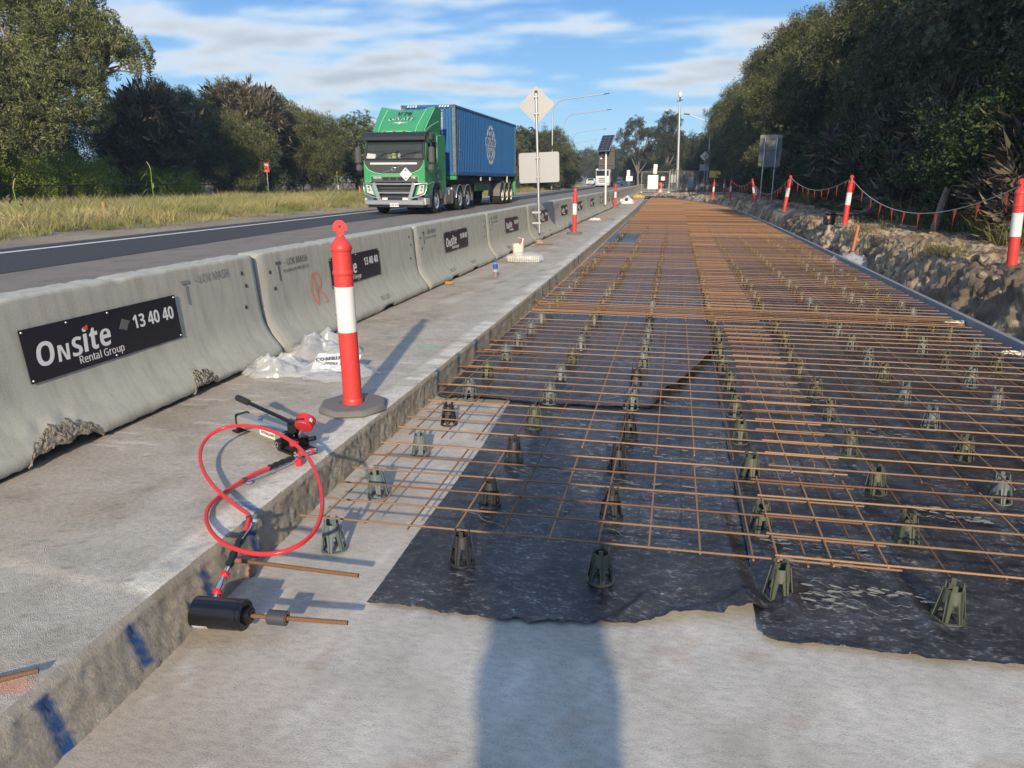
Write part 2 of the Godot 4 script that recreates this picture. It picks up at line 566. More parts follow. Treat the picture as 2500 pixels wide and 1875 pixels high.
	mat("alloy_dull", lin(0.30, 0.29, 0.26), 0.5, 0.5)
	mat("trailer_green", lin(0.012, 0.06, 0.028), 0.6)
	mat("guard_grey", lin(0.14, 0.14, 0.135), 0.6)
	mat("stone_pink", lin(0.28, 0.17, 0.13), 0.85)
	mat("cardboard", lin(0.34, 0.25, 0.15), 0.9)
	mat("yellow_bag", lin(0.65, 0.40, 0.07), 0.7)
	mat("wrapper_white", lin(0.72, 0.73, 0.74), 0.5)
	mat("maize", lin(0.16, 0.26, 0.05), 0.6)
	mat("dry_tassel", lin(0.4, 0.32, 0.14), 0.8)
	mat("slurry", lin(0.31, 0.295, 0.255), 0.95)
	mat("trim_light", lin(0.5, 0.51, 0.52), 0.6)
	mat("rubble", lin(0.44, 0.37, 0.27), 0.95)
	mat("brick", lin(0.42, 0.2, 0.1), 0.9)
	mat("chair_olive", lin(0.085, 0.098, 0.068), 0.5)
	mat("chair_blue", lin(0.125, 0.16, 0.165), 0.5)
	mat("chair_black", lin(0.028, 0.031, 0.035), 0.5)
	mat("yellow_sign", lin(0.78, 0.66, 0.07), 0.5)
	mat("solar_cell", lin(0.035, 0.037, 0.05), 0.18)
	var bag := mat("bag_plastic", lin(0.74, 0.76, 0.77), 0.22)
	bag.transparency = BaseMaterial3D.TRANSPARENCY_ALPHA
	bag.albedo_color.a = 0.26
	mat("bag_print", lin(0.10, 0.10, 0.11), 0.5)
	var pet := mat("clear_plastic", lin(0.8, 0.82, 0.85), 0.06)
	pet.transparency = BaseMaterial3D.TRANSPARENCY_ALPHA
	pet.albedo_color.a = 0.22
	mat("grape_drink", lin(0.14, 0.008, 0.07), 0.1)
	mat("cap_blue", lin(0.03, 0.09, 0.42), 0.35)
	var leaf := mat("leaf", Color.WHITE, 0.55)
	leaf.vertex_color_use_as_albedo = true
	leaf.backlight_enabled = true
	leaf.backlight = Color(0.5, 0.55, 0.3)
	leaf.metallic_specular = 0.4
	var dry := mat("blade", Color.WHITE, 0.75)
	dry.vertex_color_use_as_albedo = true
	dry.backlight_enabled = true
	dry.backlight = Color(0.35, 0.33, 0.2)

# ---------------------------------------------------------------- lines of the place
func along(t: Array, d: float) -> float:
	if d <= t[0][0]:
		return t[0][1]
	for k in t.size() - 1:
		if d <= t[k + 1][0]:
			return lerpf(t[k][1], t[k + 1][1], (d - t[k][0]) / (t[k + 1][0] - t[k][0]))
	return t[-1][1]

var KERB := [[-8.0, -1.70], [7.0, -1.70], [14.0, -1.75], [21.0, -1.80], [30.0, -1.86], [40.0, -1.96], [48.0, -2.10], [55.0, -2.3], [62.0, -2.6], [66.0, -2.7]]
var FORM := [[-8.0, 3.05], [18.0, 3.06], [27.0, 3.02], [33.5, 2.90], [40.7, 2.77], [46.0, 2.0], [50.4, 1.15], [58.0, -0.25], [61.0, -1.2], [64.0, -2.6]]
var BARRIER := [[-8.0, -3.05], [36.0, -3.07], [55.0, -3.27], [72.0, -3.45], [88.0, -3.65], [110.0, -4.2]]
var LINE := [[-30.0, -12.2], [11.0, -12.35], [30.0, -12.75], [55.0, -12.6], [75.0, -12.8], [100.0, -13.5], [140.0, -15.6], [200.0, -21.0], [300.0, -36.0]]
var LANE := [[-30.0, -9.5], [9.0, -9.65], [20.0, -10.3], [45.0, -10.1], [77.0, -10.9], [114.0, -12.4], [150.0, -15.0], [200.0, -20.0], [300.0, -34.0]]
var ROAD_EDGE := [[-30.0, -3.3], [60.0, -3.3], [88.0, -3.9], [110.0, -4.6], [140.0, -6.0], [200.0, -10.5], [300.0, -25.0]]

func kx(z: float) -> float: return along(KERB, -z)
func fx(z: float) -> float: return along(FORM, -z)
func bx(z: float) -> float: return along(BARRIER, -z)

var gn: FastNoiseLite
func ground_y(x: float, z: float) -> float:
	var d := -z
	var edge := along(LINE, d) - 0.95
	if x < edge + 0.45:
		var o := clampf((edge - x) / 3.0, 0.0, 1.0)
		return 0.235 + o * (0.07 + gn.get_noise_2d(x * 3.0, z * 3.0) * 0.08) + clampf((-29.0 - x) / 10.0, 0.0, 1.5) * 0.35
	if z < -65.5 and x > along(ROAD_EDGE, d) - 0.4:
		return 0.2 + gn.get_noise_2d(x * 4.0, z * 4.0) * 0.06 + clampf((x - 3.0) / 5.0, 0.0, 1.0) * 0.35
	if x > 6.2:
		return 0.58 + clampf((x - 6.2) * 0.06, 0.0, 0.7) + gn.get_noise_2d(x * 3.0, z * 3.0) * 0.12
	return -0.6

func strip(t_left: Array, off_left: float, t_right: Array, off_right: float, y: float, z0: float, z1: float, step: float) -> MB:
	var mb := MB.new()
	var rows := []
	var z := z0
	while true:
		var l := along(t_left, -z) + off_left
		var r := along(t_right, -z) + off_right
		var row := []
		for k in 5:
			row.append(Vector3(lerpf(l, r, k / 4.0), y, z))
		rows.append(row)
		if z <= z1:
			break
		z = maxf(z1, z - step)
	mb.sheet(rows, true)
	return mb

func build_setting() -> void:
	gn = noise(40, 0.12, 3)
	# the land as one sheet to the horizon
	var xs := [-1200.0, -500.0, -200.0, -100.0, -70.0, -55.0, -47.0, -42.0, -38.0, -35.0]
	var x := -33.0
	while x < -17.0:
		xs.append(x)
		x += 1.0
	while x < -11.5:
		xs.append(x)
		x += 0.25
	xs.append_array([-9.0, -6.0, -4.6, -4.2, -3.7, -3.2, -2.6, -1.0, 0.5, 2.0, 3.0, 4.0, 5.0, 6.0, 6.19, 6.25, 6.8, 7.5, 8.5, 10.0, 12.0, 15.0, 20.0, 30.0, 60.0, 150.0, 500.0, 1200.0])
	var zs := []
	var z := 40.0
	while z > -66.0:
		zs.append(z)
		z -= 1.0
	zs.append(-65.45)
	zs.append(-65.55)
	z = -67.0
	while z > -220.0:
		zs.append(z)
		z -= 3.0
	zs.append_array([-260.0, -320.0, -450.0, -700.0, -1500.0])
	var rows := []
	var cols := []
	var cn := noise(41, 0.3, 4)
	for zz in zs:
		var row := []
		var cr := []
		for xx in xs:
			row.append(Vector3(xx, ground_y(xx, zz), zz))
			var n := cn.get_noise_2d(xx, zz)
			var edge := along(LINE, -zz) - 0.95
			var c := Color(0.26, 0.21, 0.12).lerp(Color(0.34, 0.28, 0.18), clampf(n + 0.5, 0, 1))
			if xx < 0.0 and edge - xx < 2.2:
				c = Color(0.40, 0.34, 0.27).lerp(Color(0.6, 0.53, 0.42), clampf(n * 1.6 + 0.5, 0, 1))
			elif xx > 6.0:
				c = Color(0.16, 0.125, 0.085)
			elif xx > -6.0:
				c = Color(0.40, 0.34, 0.25).lerp(Color(0.24, 0.2, 0.13), clampf(n * 1.5 + 0.5, 0, 1))
			cr.append(c)
		rows.append(row)
		cols.append(cr)
	var mb := MB.new()
	mb.sheet(rows, true, cols)
	structure(mb, "ground", M.dirt)
	# carriageway
	structure(strip(LINE, -0.95, ROAD_EDGE, -0.35, 0.25, 40.0, -300.0, 4.0), "road", M.asphalt_old)
	structure(strip(LINE, -0.75, LANE, 0.0, 0.256, 40.0, -300.0, 4.0), "road_lane", M.asphalt_new)
	structure(strip(LINE, -0.09, LINE, 0.09, 0.262, 40.0, -300.0, 4.0), "road_marking", M.line_white)
	build_base_floor()
	build_pavement()
	build_bank()

# the lean concrete of the excavation
func build_base_floor() -> void:
	var n1 := noise(50, 0.9, 4)
	var n2 := noise(51, 3.2, 3)
	var n3 := noise(52, 0.35, 3)
	for near in [true, false]:
		var mb := MB.new()
		var rows := []
		var cols := []
		var st := 0.035 if near else 0.6
		var z := 2.0 if near else -6.0
		var z1 := -6.0 if near else -66.0
		while z > z1 - st * 0.5:
			var row := []
			var cr := []
			var x := -1.9 if near else -3.0
			while x < 3.6:
				var y := n2.get_noise_2d(x, z) * 0.0015
				row.append(Vector3(x, y, z))
				var a := clampf(n1.get_noise_2d(x, z) * 1.3 + 0.5, 0, 1)
				var b := clampf(n3.get_noise_2d(x, z * 1.4) * 2.2 + 0.35, 0, 1)
				var c := Color(0.58, 0.565, 0.52).lerp(Color(0.69, 0.675, 0.63), a)
				# sandy wash beside the kerb
				var wash := clampf(1.0 - (x + 1.7 + 0.5 * n1.get_noise_2d(z * 1.3, 4.0)) / 0.9, 0, 1)
				c = c.lerp(Color(0.56, 0.47, 0.365), wash * (0.25 + 0.45 * b))
				if n2.get_noise_2d(x * 1.7, z * 0.6 + 30) > 0.38:
					c = c.lerp(Color(0.78, 0.76, 0.7), 0.55)
				if n1.get_noise_2d(x * 2.0 + 9, z * 2.0) > 0.42:
					c = c.lerp(Color(0.5, 0.38, 0.3), 0.35)
				cr.append(c)
				x += st
			rows.append(row)
			cols.append(cr)
			z -= st
		mb.sheet(rows, true, cols)
		structure(mb, "concrete_floor", M.concrete_floor)

# paint sprayed on the face of the kerb: [distance, top, bottom, half width]
var BLUE := [[1.37, 0.17, 0.0, 0.022], [1.72, 0.17, 0.02, 0.022], [2.10, 0.16, 0.03, 0.020], [2.44, 0.2, 0.02, 0.022], [5.0, 0.2, 0.03, 0.03], [5.55, 0.2, 0.03, 0.03], [6.1, 0.2, 0.04, 0.03], [6.6, 0.19, 0.04, 0.03], [9.0, 0.2, 0.05, 0.03], [9.6, 0.2, 0.05, 0.03], [10.2, 0.2, 0.05, 0.03], [10.8, 0.2, 0.05, 0.03], [13.0, 0.2, 0.05, 0.04], [13.6, 0.2, 0.05, 0.04], [14.2, 0.2, 0.05, 0.04]]

func kerb_z_steps() -> Array:
	var out := []
	var z := 1.0
	while z > -66.0:
		out.append(z)
		z -= 0.016 if z > -5.0 else (0.04 if z > -12.0 else (0.12 if z > -26.0 else 0.6))
	return out

func build_pavement() -> void:
	var n1 := noise(60, 26.0, 3)
	var n2 := noise(61, 5.0, 3)
	var n3 := noise(62, 0.8, 4)
	var n4 := noise(63, 60.0, 2)
	var zs := kerb_z_steps()
	# the rough broken face
	var rows := []
	var cols := []
	for z in zs:
		var k := kx(z)
		var row := []
		var cr := []
		var far := clampf((-z - 12.0) / 20.0, 0, 1)
		for r in 15:
			var t := r / 14.0
			var y := lerpf(0.199, -0.03, t)
			var slope := 0.0 + 0.09 * t * clampf((3.2 + z) / 1.6, 0.0, 1.0)
			var rough := n1.get_noise_3d(0, y * 0.55, z) * 0.007 + n2.get_noise_3d(4, y * 0.5, z) * 0.008 + n4.get_noise_3d(2, y, z) * 0.004
			rough *= smoothstep(0.0, 0.12, t) * (1.0 - far)
			if r == 1:
				slope += 0.004
			var chip := 0.012 * maxf(0.0, n2.get_noise_2d(z * 2.0, 77.0)) if r == 0 else 0.0
			row.append(Vector3(k + slope + rough - chip - (0.012 if r == 0 else 0.0), y, z))
			var c := Color(0.52, 0.48, 0.41).lerp(Color(0.72, 0.675, 0.59), clampf(n2.get_noise_3d(9, y * 2.0, z * 1.2) + 0.55, 0, 1))
			if z > -1.86:
				c = c.lerp(Color(0.54, 0.53, 0.49), 0.5)
			# old dark crust along the top of the cut
			var crust := smoothstep(0.30, 0.0, t + n2.get_noise_2d(z * 3.0, 20.0) * 0.25)
			if z < -1.86:
				c = c.lerp(Color(0.40, 0.36, 0.29), crust * 0.6)
			for b in BLUE:
				var dz: float = absf(-z - b[0] + n2.get_noise_2d(y * 8.0, b[0] * 9.0) * 0.012)
				if dz < b[3] * 1.6 and y < b[1] and y > b[2]:
					var q: float = smoothstep(b[3] * 1.6, b[3] * 0.7, dz) * clampf(0.9 + n1.get_noise_3d(y, 3, z) * 0.5, 0.2, 1.0)
					c = c.lerp(Color(0.03, 0.14, 0.42), q)
			cr.append(c)
		rows.append(row)
		cols.append(cr)
	var face := MB.new()
	face.sheet(rows, true, cols)
	structure(face, "kerb", M.concrete_broken)
	# the top: tined old concrete, a worn white edge strip, spray marks
	for near in [true, false]:
		var tr := []
		var tc := []
		var z := 1.0 if near else -7.0
		var z1 := -7.0 if near else -66.0
		var st := 0.022 if near else 0.35
		while z > z1 - st * 0.5:
			var k := kx(z)
			var row := []
			var cr := []
			var cnt := 64 if near else 26
			var joint := -1.86 + n2.get_noise_2d(1.0, 5.0) * 0.01
			for i in cnt:
				var x := lerpf(-3.95, k - 0.010, 1.0 - pow(1.0 - i / float(cnt - 1), 1.25))
				var jz := joint + n2.get_noise_2d(x * 0.8, 3.0) * 0.03 + (x + 1.7) * 0.12
				var y := 0.1985 + n2.get_noise_2d(x * 2.0, z * 2.0) * 0.0025
				if z > jz:
					y -= 0.006
				if i == cnt - 1:
					y -= 0.004
				row.append(Vector3(x, y, z))
				var a := clampf(n3.get_noise_2d(x, z) * 1.5 + 0.5, 0, 1)
				var c := Color(0.53, 0.475, 0.395).lerp(Color(0.61, 0.565, 0.49), a)
				if z > jz:
					c = Color(0.56, 0.535, 0.47).lerp(Color(0.63, 0.605, 0.54), a)
				elif x > -2.6:
					c = c.lerp(Color(0.62, 0.595, 0.53), smoothstep(-2.6, -2.1, x + n3.get_noise_2d(z, x) * 0.4))
				var e := k - x
				var wide := 0.155 if z > -7.0 else 0.165
				if z < jz and z > -30.0:
					var worn := 0.80
					if z < -4.5:
						worn = clampf(0.62 + n2.get_noise_2d(x * 0.5, z * 1.6) * 1.4, 0.1, 0.85)
					worn *= clampf(0.95 + n1.get_noise_2d(x * 0.6, z * 0.6) * 0.5, 0, 1)
					var s := smoothstep(wide + 0.012, wide - 0.012, e + n2.get_noise_2d(x * 3.0, z * 3.0) * 0.012) * smoothstep(0.0, 0.02, e)
					c = c.lerp(Color(0.98, 0.96, 0.88), s * minf(1.0, worn * 1.15))
				# pale scuffs dragged across the pavement
				if z < -3.0 and n2.get_noise_2d(x * 0.35, z * 2.4) > 0.40:
					c = c.lerp(Color(0.82, 0.79, 0.72), 0.6)
				if n1.get_noise_2d(x * 0.5 + 40, z * 0.5) > 0.52:
					c = c.lerp(Color(0.3, 0.27, 0.23), 0.5)
				# sprayed marks
				var g := Vector2((x + 2.05) / 0.13, (z + 5.72) / 0.11).length()
				if g < 1.3 and n2.get_noise_2d(x * 4.0, z * 4.0) > -0.2:
					c = c.lerp(Color(0.28, 0.62, 0.42), 0.55 * smoothstep(1.3, 0.5, g))
				g = Vector2((x + 2.02) / 0.16, (z + 5.98) / 0.07).length()
				if g < 1.2 and n2.get_noise_2d(x * 5.0, z * 5.0) > -0.1:
					c = c.lerp(Color(0.72, 0.32, 0.26), 0.55 * smoothstep(1.2, 0.4, g))
				g = Vector2((x + 1.83) / 0.14, (z + 1.37) / 0.045).length()
				if g < 1.2:
					c = c.lerp(Color(0.82, 0.42, 0.30), 0.75 * smoothstep(1.2, 0.5, g))
				# blue dash over the strip
				var bd := absf(z + 2.56 - (x + 1.78) * 0.35)
				if bd < 0.02 and e < 0.21:
					c = c.lerp(Color(0.06, 0.22, 0.52), smoothstep(0.02, 0.008, bd) * 0.9)
				for q in [2.05, 2.18]:
					var bb := Vector2((e - 0.05) / 0.09, (-z - q) / 0.05).length()
					if bb < 1.2 and n1.get_noise_2d(x, z) > -0.05:
						c = c.lerp(Color(0.2, 0.3, 0.45), 0.4 * smoothstep(1.2, 0.3, bb))
				cr.append(c)
			tr.append(row)
			tc.append(cr)
			z -= st
		var top := MB.new()
		top.sheet(tr, true, tc)
		structure(top, "pavement", M.concrete_old)

# the excavated side with its clods, behind the form
func build_bank() -> void:
	var n1 := noise(70, 0.9, 4)
	var n2 := noise(71, 2.6, 4)
	var n3 := noise(72, 6.0, 4)
	var cl := noise(73, 2.3, 2, FastNoiseLite.TYPE_CELLULAR)
	cl.cellular_jitter = 1.0
	var cm := noise(74, 6.5, 2, FastNoiseLite.TYPE_CELLULAR)
	for seg in [[2.0, -24.0, 0.045, 110], [-24.0, -66.0, 0.16, 60]]:
		var rows := []
		var cols := []
		var z: float = seg[0]
		while z > seg[1] - seg[2]:
			var f := fx(z) + 0.05
			var row := []
			var cr := []
			for i in seg[3]:
				var t: float = i / float(seg[3] - 1)
				var s := lerpf(0.0, 6.5 - f, pow(t, 1.7))
				var e := s + n1.get_noise_2d(z * 0.9, 3.0) * 0.22 - 0.04
				var rise := smoothstep(0.24, 0.72, e)
				var y := -0.04 + rise * 0.52 + clampf(s - 1.0, 0, 4) * 0.035
				y *= lerpf(1.0, 0.75, clampf((-z - 44.0) / 18.0, 0, 1))
				var p := Vector3(f + s, y, z)
				# rounded clods of two sizes over broken ground
				var w := p + Vector3(n2.get_noise_3dv(p), n2.get_noise_3dv(p + Vector3(9, 0, 0)), n2.get_noise_3dv(p + Vector3(0, 9, 0))) * 0.16
				var lump := -cl.get_noise_3dv(w) * 0.17 - cm.get_noise_3dv(w) * 0.10 + n2.get_noise_3dv(p * 0.7) * 0.12 + n3.get_noise_3dv(p * 1.6) * 0.085 - 0.06
				var amp := smoothstep(0.10, 0.5, e) * lerpf(1.0, 0.5, smoothstep(1.0, 2.2, e))
				var slant := 1.0 - smoothstep(0.55, 1.0, e)
				p.x -= lump * amp * slant * 0.7
				p.y += lump * amp * (1.0 - 0.4 * slant)
				p.x = maxf(p.x, f + s * 0.2)
				if t > 0.97:
					p.y = lerpf(p.y, 0.585, (t - 0.97) / 0.03)
				row.append(p)
				var sand := clampf(n1.get_noise_3d(p.x * 0.7, 1.0, p.z * 0.7) * 2.4 + 0.42, 0, 1)
				var c := Color(0.30, 0.235, 0.17).lerp(Color(0.72, 0.58, 0.40), sand)
				c = c.lerp(Color(0.19, 0.145, 0.105), clampf(n3.get_noise_3dv(p * 0.6 + Vector3(5, 0, 0)) * 3.0, 0, 0.85))
				cr.append(c)
			rows.append(row)
			cols.append(cr)
			z -= seg[2]
		var mb := MB.new()
		mb.sheet(rows, true, cols)
		structure(mb, "terrain", M.dirt)
		# loose crumbs and clods lying over it
		var cr2 := RandomNumberGenerator.new()
		cr2.seed = 12
		var loose := MB.new()
		for k in 900:
			var row2: Array = rows[cr2.randi() % rows.size()]
			var p: Vector3 = row2[8 + cr2.randi() % int(row2.size() * 0.62)]
			var size := 0.012 + pow(cr2.randf(), 3.0) * 0.09
			if p.z > -3.5:
				continue
			var tone := cr2.randf()
			loose.col = Color(0.30, 0.235, 0.17).lerp(Color(0.66, 0.54, 0.39), tone)
			loose.box(p + Vector3(0, size * 0.25, 0), Vector3(size * cr2.randf_range(0.8, 1.6), size * cr2.randf_range(0.5, 0.9), size), size * 0.28, Basis.from_euler(Vector3(cr2.randf() * 6.0, cr2.randf() * 6.0, cr2.randf() * 6.0)))
		var lo := part(loose, "loose_clods", M.dirt)
		lo.set_meta("kind", "stuff")
		tag(lo, "loose dry clods and crumbs lying on the near bank" if seg[0] > 0.0 else "loose dry clods and crumbs lying on the far bank", "soil")

# ---------------------------------------------------------------- plastic membrane, form, mesh, chairs
func edge_of(t: Array, x: float) -> float:
	return along(t, x)

func membrane(label: String, xl: Array, xr: Array, front: Array, z_back: float, y0: float, nu: int, nv: int, pw: float, sd: int, folds: Array, splash: Array) -> Node3D:
	var n1 := noise(sd, 1.6, 4)
	var n2 := noise(sd + 1, 7.0, 3)
	var n3 := noise(sd + 2, 22.0, 2)
	var n4 := noise(sd + 3, 0.7, 3)
	var rows := []
	var cols := []
	for j in nv:
		var t := pow(j / float(nv - 1), pw)
		var row := []
		var cr := []
		for i in nu:
			var s := i / float(nu - 1)
			var z := lerpf(-3.0, z_back, t)
			var x := 0.0
			for k in 3:
				x = lerpf(along(xl, -z), along(xr, -z), s)
				z = lerpf(along(front, x), z_back, t)
			if j == 0:
				z += n3.get_noise_2d(x * 0.8, 5.0) * 0.018 + n2.get_noise_2d(x * 0.7, 9.0) * 0.01
			var far := clampf((-z - 8.0) / 14.0, 0, 1)
			var y := y0 + absf(n1.get_noise_2d(x * 1.5, z * 0.5)) * 0.020 + n2.get_noise_2d(x * 0.9, z * 1.7) * 0.0035 * (1.0 - far)
			if j == 0:
				y += maxf(0.0, n2.get_noise_2d(x * 2.0, 3.0)) * 0.012
			for f in folds:
				# a ridge from a to b: [x0, z0, x1, z1, width, height]
				var a := Vector2(f[0], f[1])
				var b := Vector2(f[2], f[3])
				var p := Vector2(x, z)
				var q := Geometry2D.get_closest_point_to_segment(p, a, b)
				var dd: float = p.distance_to(q) / f[4]
				if dd < 3.0:
					y += f[5] * exp(-dd * dd)
			row.append(Vector3(x, maxf(y, y0 * 0.9), z))
			# how dusty this patch is; the grain of the dust is in the texture
			var k := clampf(0.30 + n1.get_noise_2d(x * 0.9 + 5, z * 0.9) * 0.9 + n2.get_noise_2d(x * 0.6, z * 0.9) * 0.4, 0, 1)
			var c := Color(0.22, 0.22, 0.235).lerp(Color(0.66, 0.66, 0.66), k)
			cr.append(c)
		rows.append(row)
		cols.append(cr)
	var mb := MB.new()
	mb.sheet(rows, true, cols)
	var o := part(mb, "plastic_sheet", M.membrane)
	tag(o, label, "sheet")
	var sr := RandomNumberGenerator.new()
	sr.seed = sd
	var bl := MB.new()
	for w in splash:
		# dried slurry: [x, z, radius x, radius z, strength]
		var lit: float = 1.0 + w[2] * 2.0
		for q in int(22 * w[4] * lit) + 5:
			var a := sr.randf() * TAU
			var rr := sqrt(sr.randf())
			var cx: float = w[0] + cos(a) * rr * w[2]
			var cz: float = w[1] + sin(a) * rr * w[3]
			var big := pow(sr.randf(), 2.0) * 0.011 + 0.0015
			var turn := sr.randf_range(-0.4, 0.4)
			var yy := y0 + 0.0125 + sr.randf() * 0.002
			for e in 9:
				var l0 := Vector2(cos(TAU * e / 9.0) * big * 2.4, sin(TAU * e / 9.0) * big * 0.7) * sr.randf_range(0.6, 1.3)
				var l1 := Vector2(cos(TAU * (e + 1) / 9.0) * big * 2.4, sin(TAU * (e + 1) / 9.0) * big * 0.7)
				l0 = l0.rotated(turn)
				l1 = l1.rotated(turn)
				bl.face([Vector3(cx, yy, cz), Vector3(cx + l0.x, yy, cz + l0.y), Vector3(cx + l1.x, yy, cz + l1.y)], Vector3.UP)
		# the crusted rim of a dried puddle
		for q in 2:
			var p := Vector2(w[0] - w[2] * 0.9, w[1] + (q - 0.5) * w[3] * 1.4)
			var head := 0.0
			for e in 40:
				head += sr.randf_range(-0.9, 0.9) - head * 0.35
				var st := Vector2(w[2] * 1.8 / 40.0, 0).rotated(head)
				var wd := sr.randf_range(0.0008, 0.003)
				var yy := y0 + 0.0145
				bl.face([Vector3(p.x, yy, p.y - wd), Vector3(p.x, yy, p.y + wd), Vector3(p.x + st.x, yy, p.y + st.y + wd), Vector3(p.x + st.x, yy, p.y + st.y - wd)], Vector3.UP)
				p += st
	if splash.size():
		part(bl, "dried_slurry", M.slurry, o).set_meta("kind", "stuff")
	return o

func build_site() -> void:
	membrane("black plastic sheet with dusty ragged front corner lying beside bare concrete", [[0.0, -1.09], [4.0, -1.08], [5.4, -1.13]], [[0.0, 0.5], [9.0, 0.5]],
		[[-1.1, -2.25], [-0.6, -2.25], [-0.35, -2.29], [-0.17, -2.31], [-0.05, -2.33], [0.06, -2.39], [0.25, -2.45], [0.45, -2.53]], -7.7, 0.010, 90, 200, 1.0, 80,
		[[0.36, -2.4, 0.28, -3.3, 0.05, 0.035], [0.08, -2.38, 0.4, -2.58, 0.04, 0.03], [-0.1, -2.36, -0.02, -2.5, 0.03, 0.02]],
		[[0.1, -4.35, 0.45, 0.5, 1.0], [-0.3, -4.1, 0.5, 0.5, 0.6], [0.2, -3.7, 0.3, 0.35, 0.5], [-0.4, -3.4, 0.6, 0.5, 0.3]])
	membrane("black plastic sheet spread under the mesh beside the steel form", [[0.0, 0.40], [64.0, 0.40]], [[0.0, 3.04], [26.0, 3.02], [40.0, 2.74], [46.0, 1.98], [50.4, 1.13], [58.0, 0.5], [70.0, 0.45]],
		[[0.38, -2.36], [0.45, -2.32], [0.56, -2.34], [0.94, -2.35], [1.24, -2.37], [2.0, -2.42], [3.1, -2.5]], -57.0, 0.018, 110, 260, 2.2, 90,
		[[0.52, -2.55, 0.46, -3.0, 0.05, 0.03], [1.02, -2.5, 0.9, -3.3, 0.03, 0.012]],
		[[0.62, -2.62, 0.16, 0.05, 1.0], [0.85, -2.72, 0.25, 0.04, 1.0], [0.75, -3.0, 0.2, 0.12, 0.7], [1.32, -3.55, 0.13, 0.07, 1.1], [1.5, -3.5, 0.07, 0.03, 1.0], [0.55, -3.0, 0.1, 0.1, 0.8], [1.35, -4.7, 0.2, 0.15, 0.6], [2.1, -5.6, 0.25, 0.12, 0.8], [1.7, -6.6, 0.3, 0.15, 0.7], [2.5, -6.4, 0.2, 0.12, 0.7], [1.2, -5.3, 0.2, 0.1, 0.8]])
	membrane("black plastic sheet with a curled dark edge lapped over the two other sheets", [[0.0, -1.66], [14.0, -1.68], [30.0, -1.80], [48.0, -2.05], [56.0, -2.28], [64.0, -2.5]], [[4.9, -0.10], [5.3, 0.04], [6.0, 0.24], [6.9, 0.46], [8.0, 0.55], [40.0, 0.55], [58.0, 0.3], [64.0, 0.0]],
		[[-1.66, -4.86], [-1.5, -4.84], [-1.14, -4.90], [-0.87, -4.87], [-0.26, -4.91], [-0.1, -4.96], [0.1, -5.1]], -58.0, 0.028, 90, 260, 2.0, 100,
		[[0.0, -5.0, 0.02, -5.35, 0.05, 0.075], [0.1, -5.4, 0.42, -6.8, 0.05, 0.045], [-1.5, -4.86, -1.3, -4.9, 0.05, 0.02], [-0.5, -5.0, -0.85, -5.5, 0.04, 0.014]],
		[[-0.1, -5.05, 0.3, 0.1, 0.7]])
	# slurry ridge round the first chair is matter on the sheet; the steel form in three-metre lengths
	var form := thing("steel_edge_form", "long grey steel edge form along the excavated bank", "formwork")
	var d := -2.0
	while d < 63.0:
		var e := minf(d + (3.0 if d < 40.0 else 1.6), 63.5)
		var mb := MB.new()
		var a := Vector3(along(FORM, d), 0, -d - 0.004)
		var b := Vector3(along(FORM, e), 0, -e + 0.004)
		var mid := (a + b) * 0.5
		var l := a.distance_to(b)
		var turn := Basis.looking_at((b - a).normalized(), Vector3.UP)
		mb.box(mid + Vector3(0, 0.10, 0) + turn * Vector3(0.006, 0, 0), Vector3(0.012, 0.196, l), 0.002, turn)
		mb.box(mid + Vector3(0, 0.196, 0) + turn * Vector3(0.028, 0, 0), Vector3(0.056, 0.012, l), 0.003, turn)
		mb.box(mid + Vector3(0, 0.012, 0) + turn * Vector3(0.03, 0, 0), Vector3(0.05, 0.012, l), 0.002, turn)
		for q in [-0.32, 0.32]:
			mb.box(mid + Vector3(0, 0.1, 0) + turn * Vector3(0.03, 0, q * l), Vector3(0.04, 0.18, 0.03), 0.002, turn)
		part(mb, "form_panel", M.form_steel, form)
		d = e
	# cream dowel sleeves clipped to the form
	for q in [[-8.25, "cream plastic dowel sleeve on the form where the dense mesh begins"], [-6.85, "cream plastic dowel sleeve on the form beside the wide mesh"]]:
		var t := thing("dowel_sleeve", q[1], "sleeve", Transform3D(Basis.IDENTITY, Vector3(3.04, 0.13, q[0])), "cream dowel sleeves on the form")
		var mb := MB.new()
		for s in [-1.0, 1.0]:
			mb.tube([Vector3(-0.02, 0, 0.0), Vector3(-0.06, 0.01, s * 0.025), Vector3(-0.13, 0.012, s * 0.035), Vector3(-0.17, 0.0, s * 0.03)], [0.016, 0.016, 0.012, 0.008], 8)
		part(mb, "fork", M.cream, t)
		mb = MB.new()
		mb.lathe([Vector2(0, 0), Vector2(0.04, 0), Vector2(0.04, 0.03), Vector2(0, 0.03)], 14, Transform3D(Basis(Vector3.FORWARD, PI / 2), Vector3(-0.032, 0, 0)))
		part(mb, "collar", M.form_steel, t)

# one bar of a unit length along x, radius one
func bar_mesh(m: Material) -> ArrayMesh:
	var mb := MB.new()
	mb.tube([Vector3(-0.5, 0, 0), Vector3(0.5, 0, 0)], 1.0, 7)
	return mb.done(m)

func bar_between(a: Vector3, b: Vector3, r: float, m: Mesh, parent: Node) -> void:
	var dir := b - a
	var l := dir.length()
	var x := dir / l
	var y := Vector3.UP
	var zz := x.cross(y).normalized()
	y = zz.cross(x)
	mesh_part(m, "bar", parent, Transform3D(Basis(x * l, y * r, zz * r), (a + b) * 0.5))

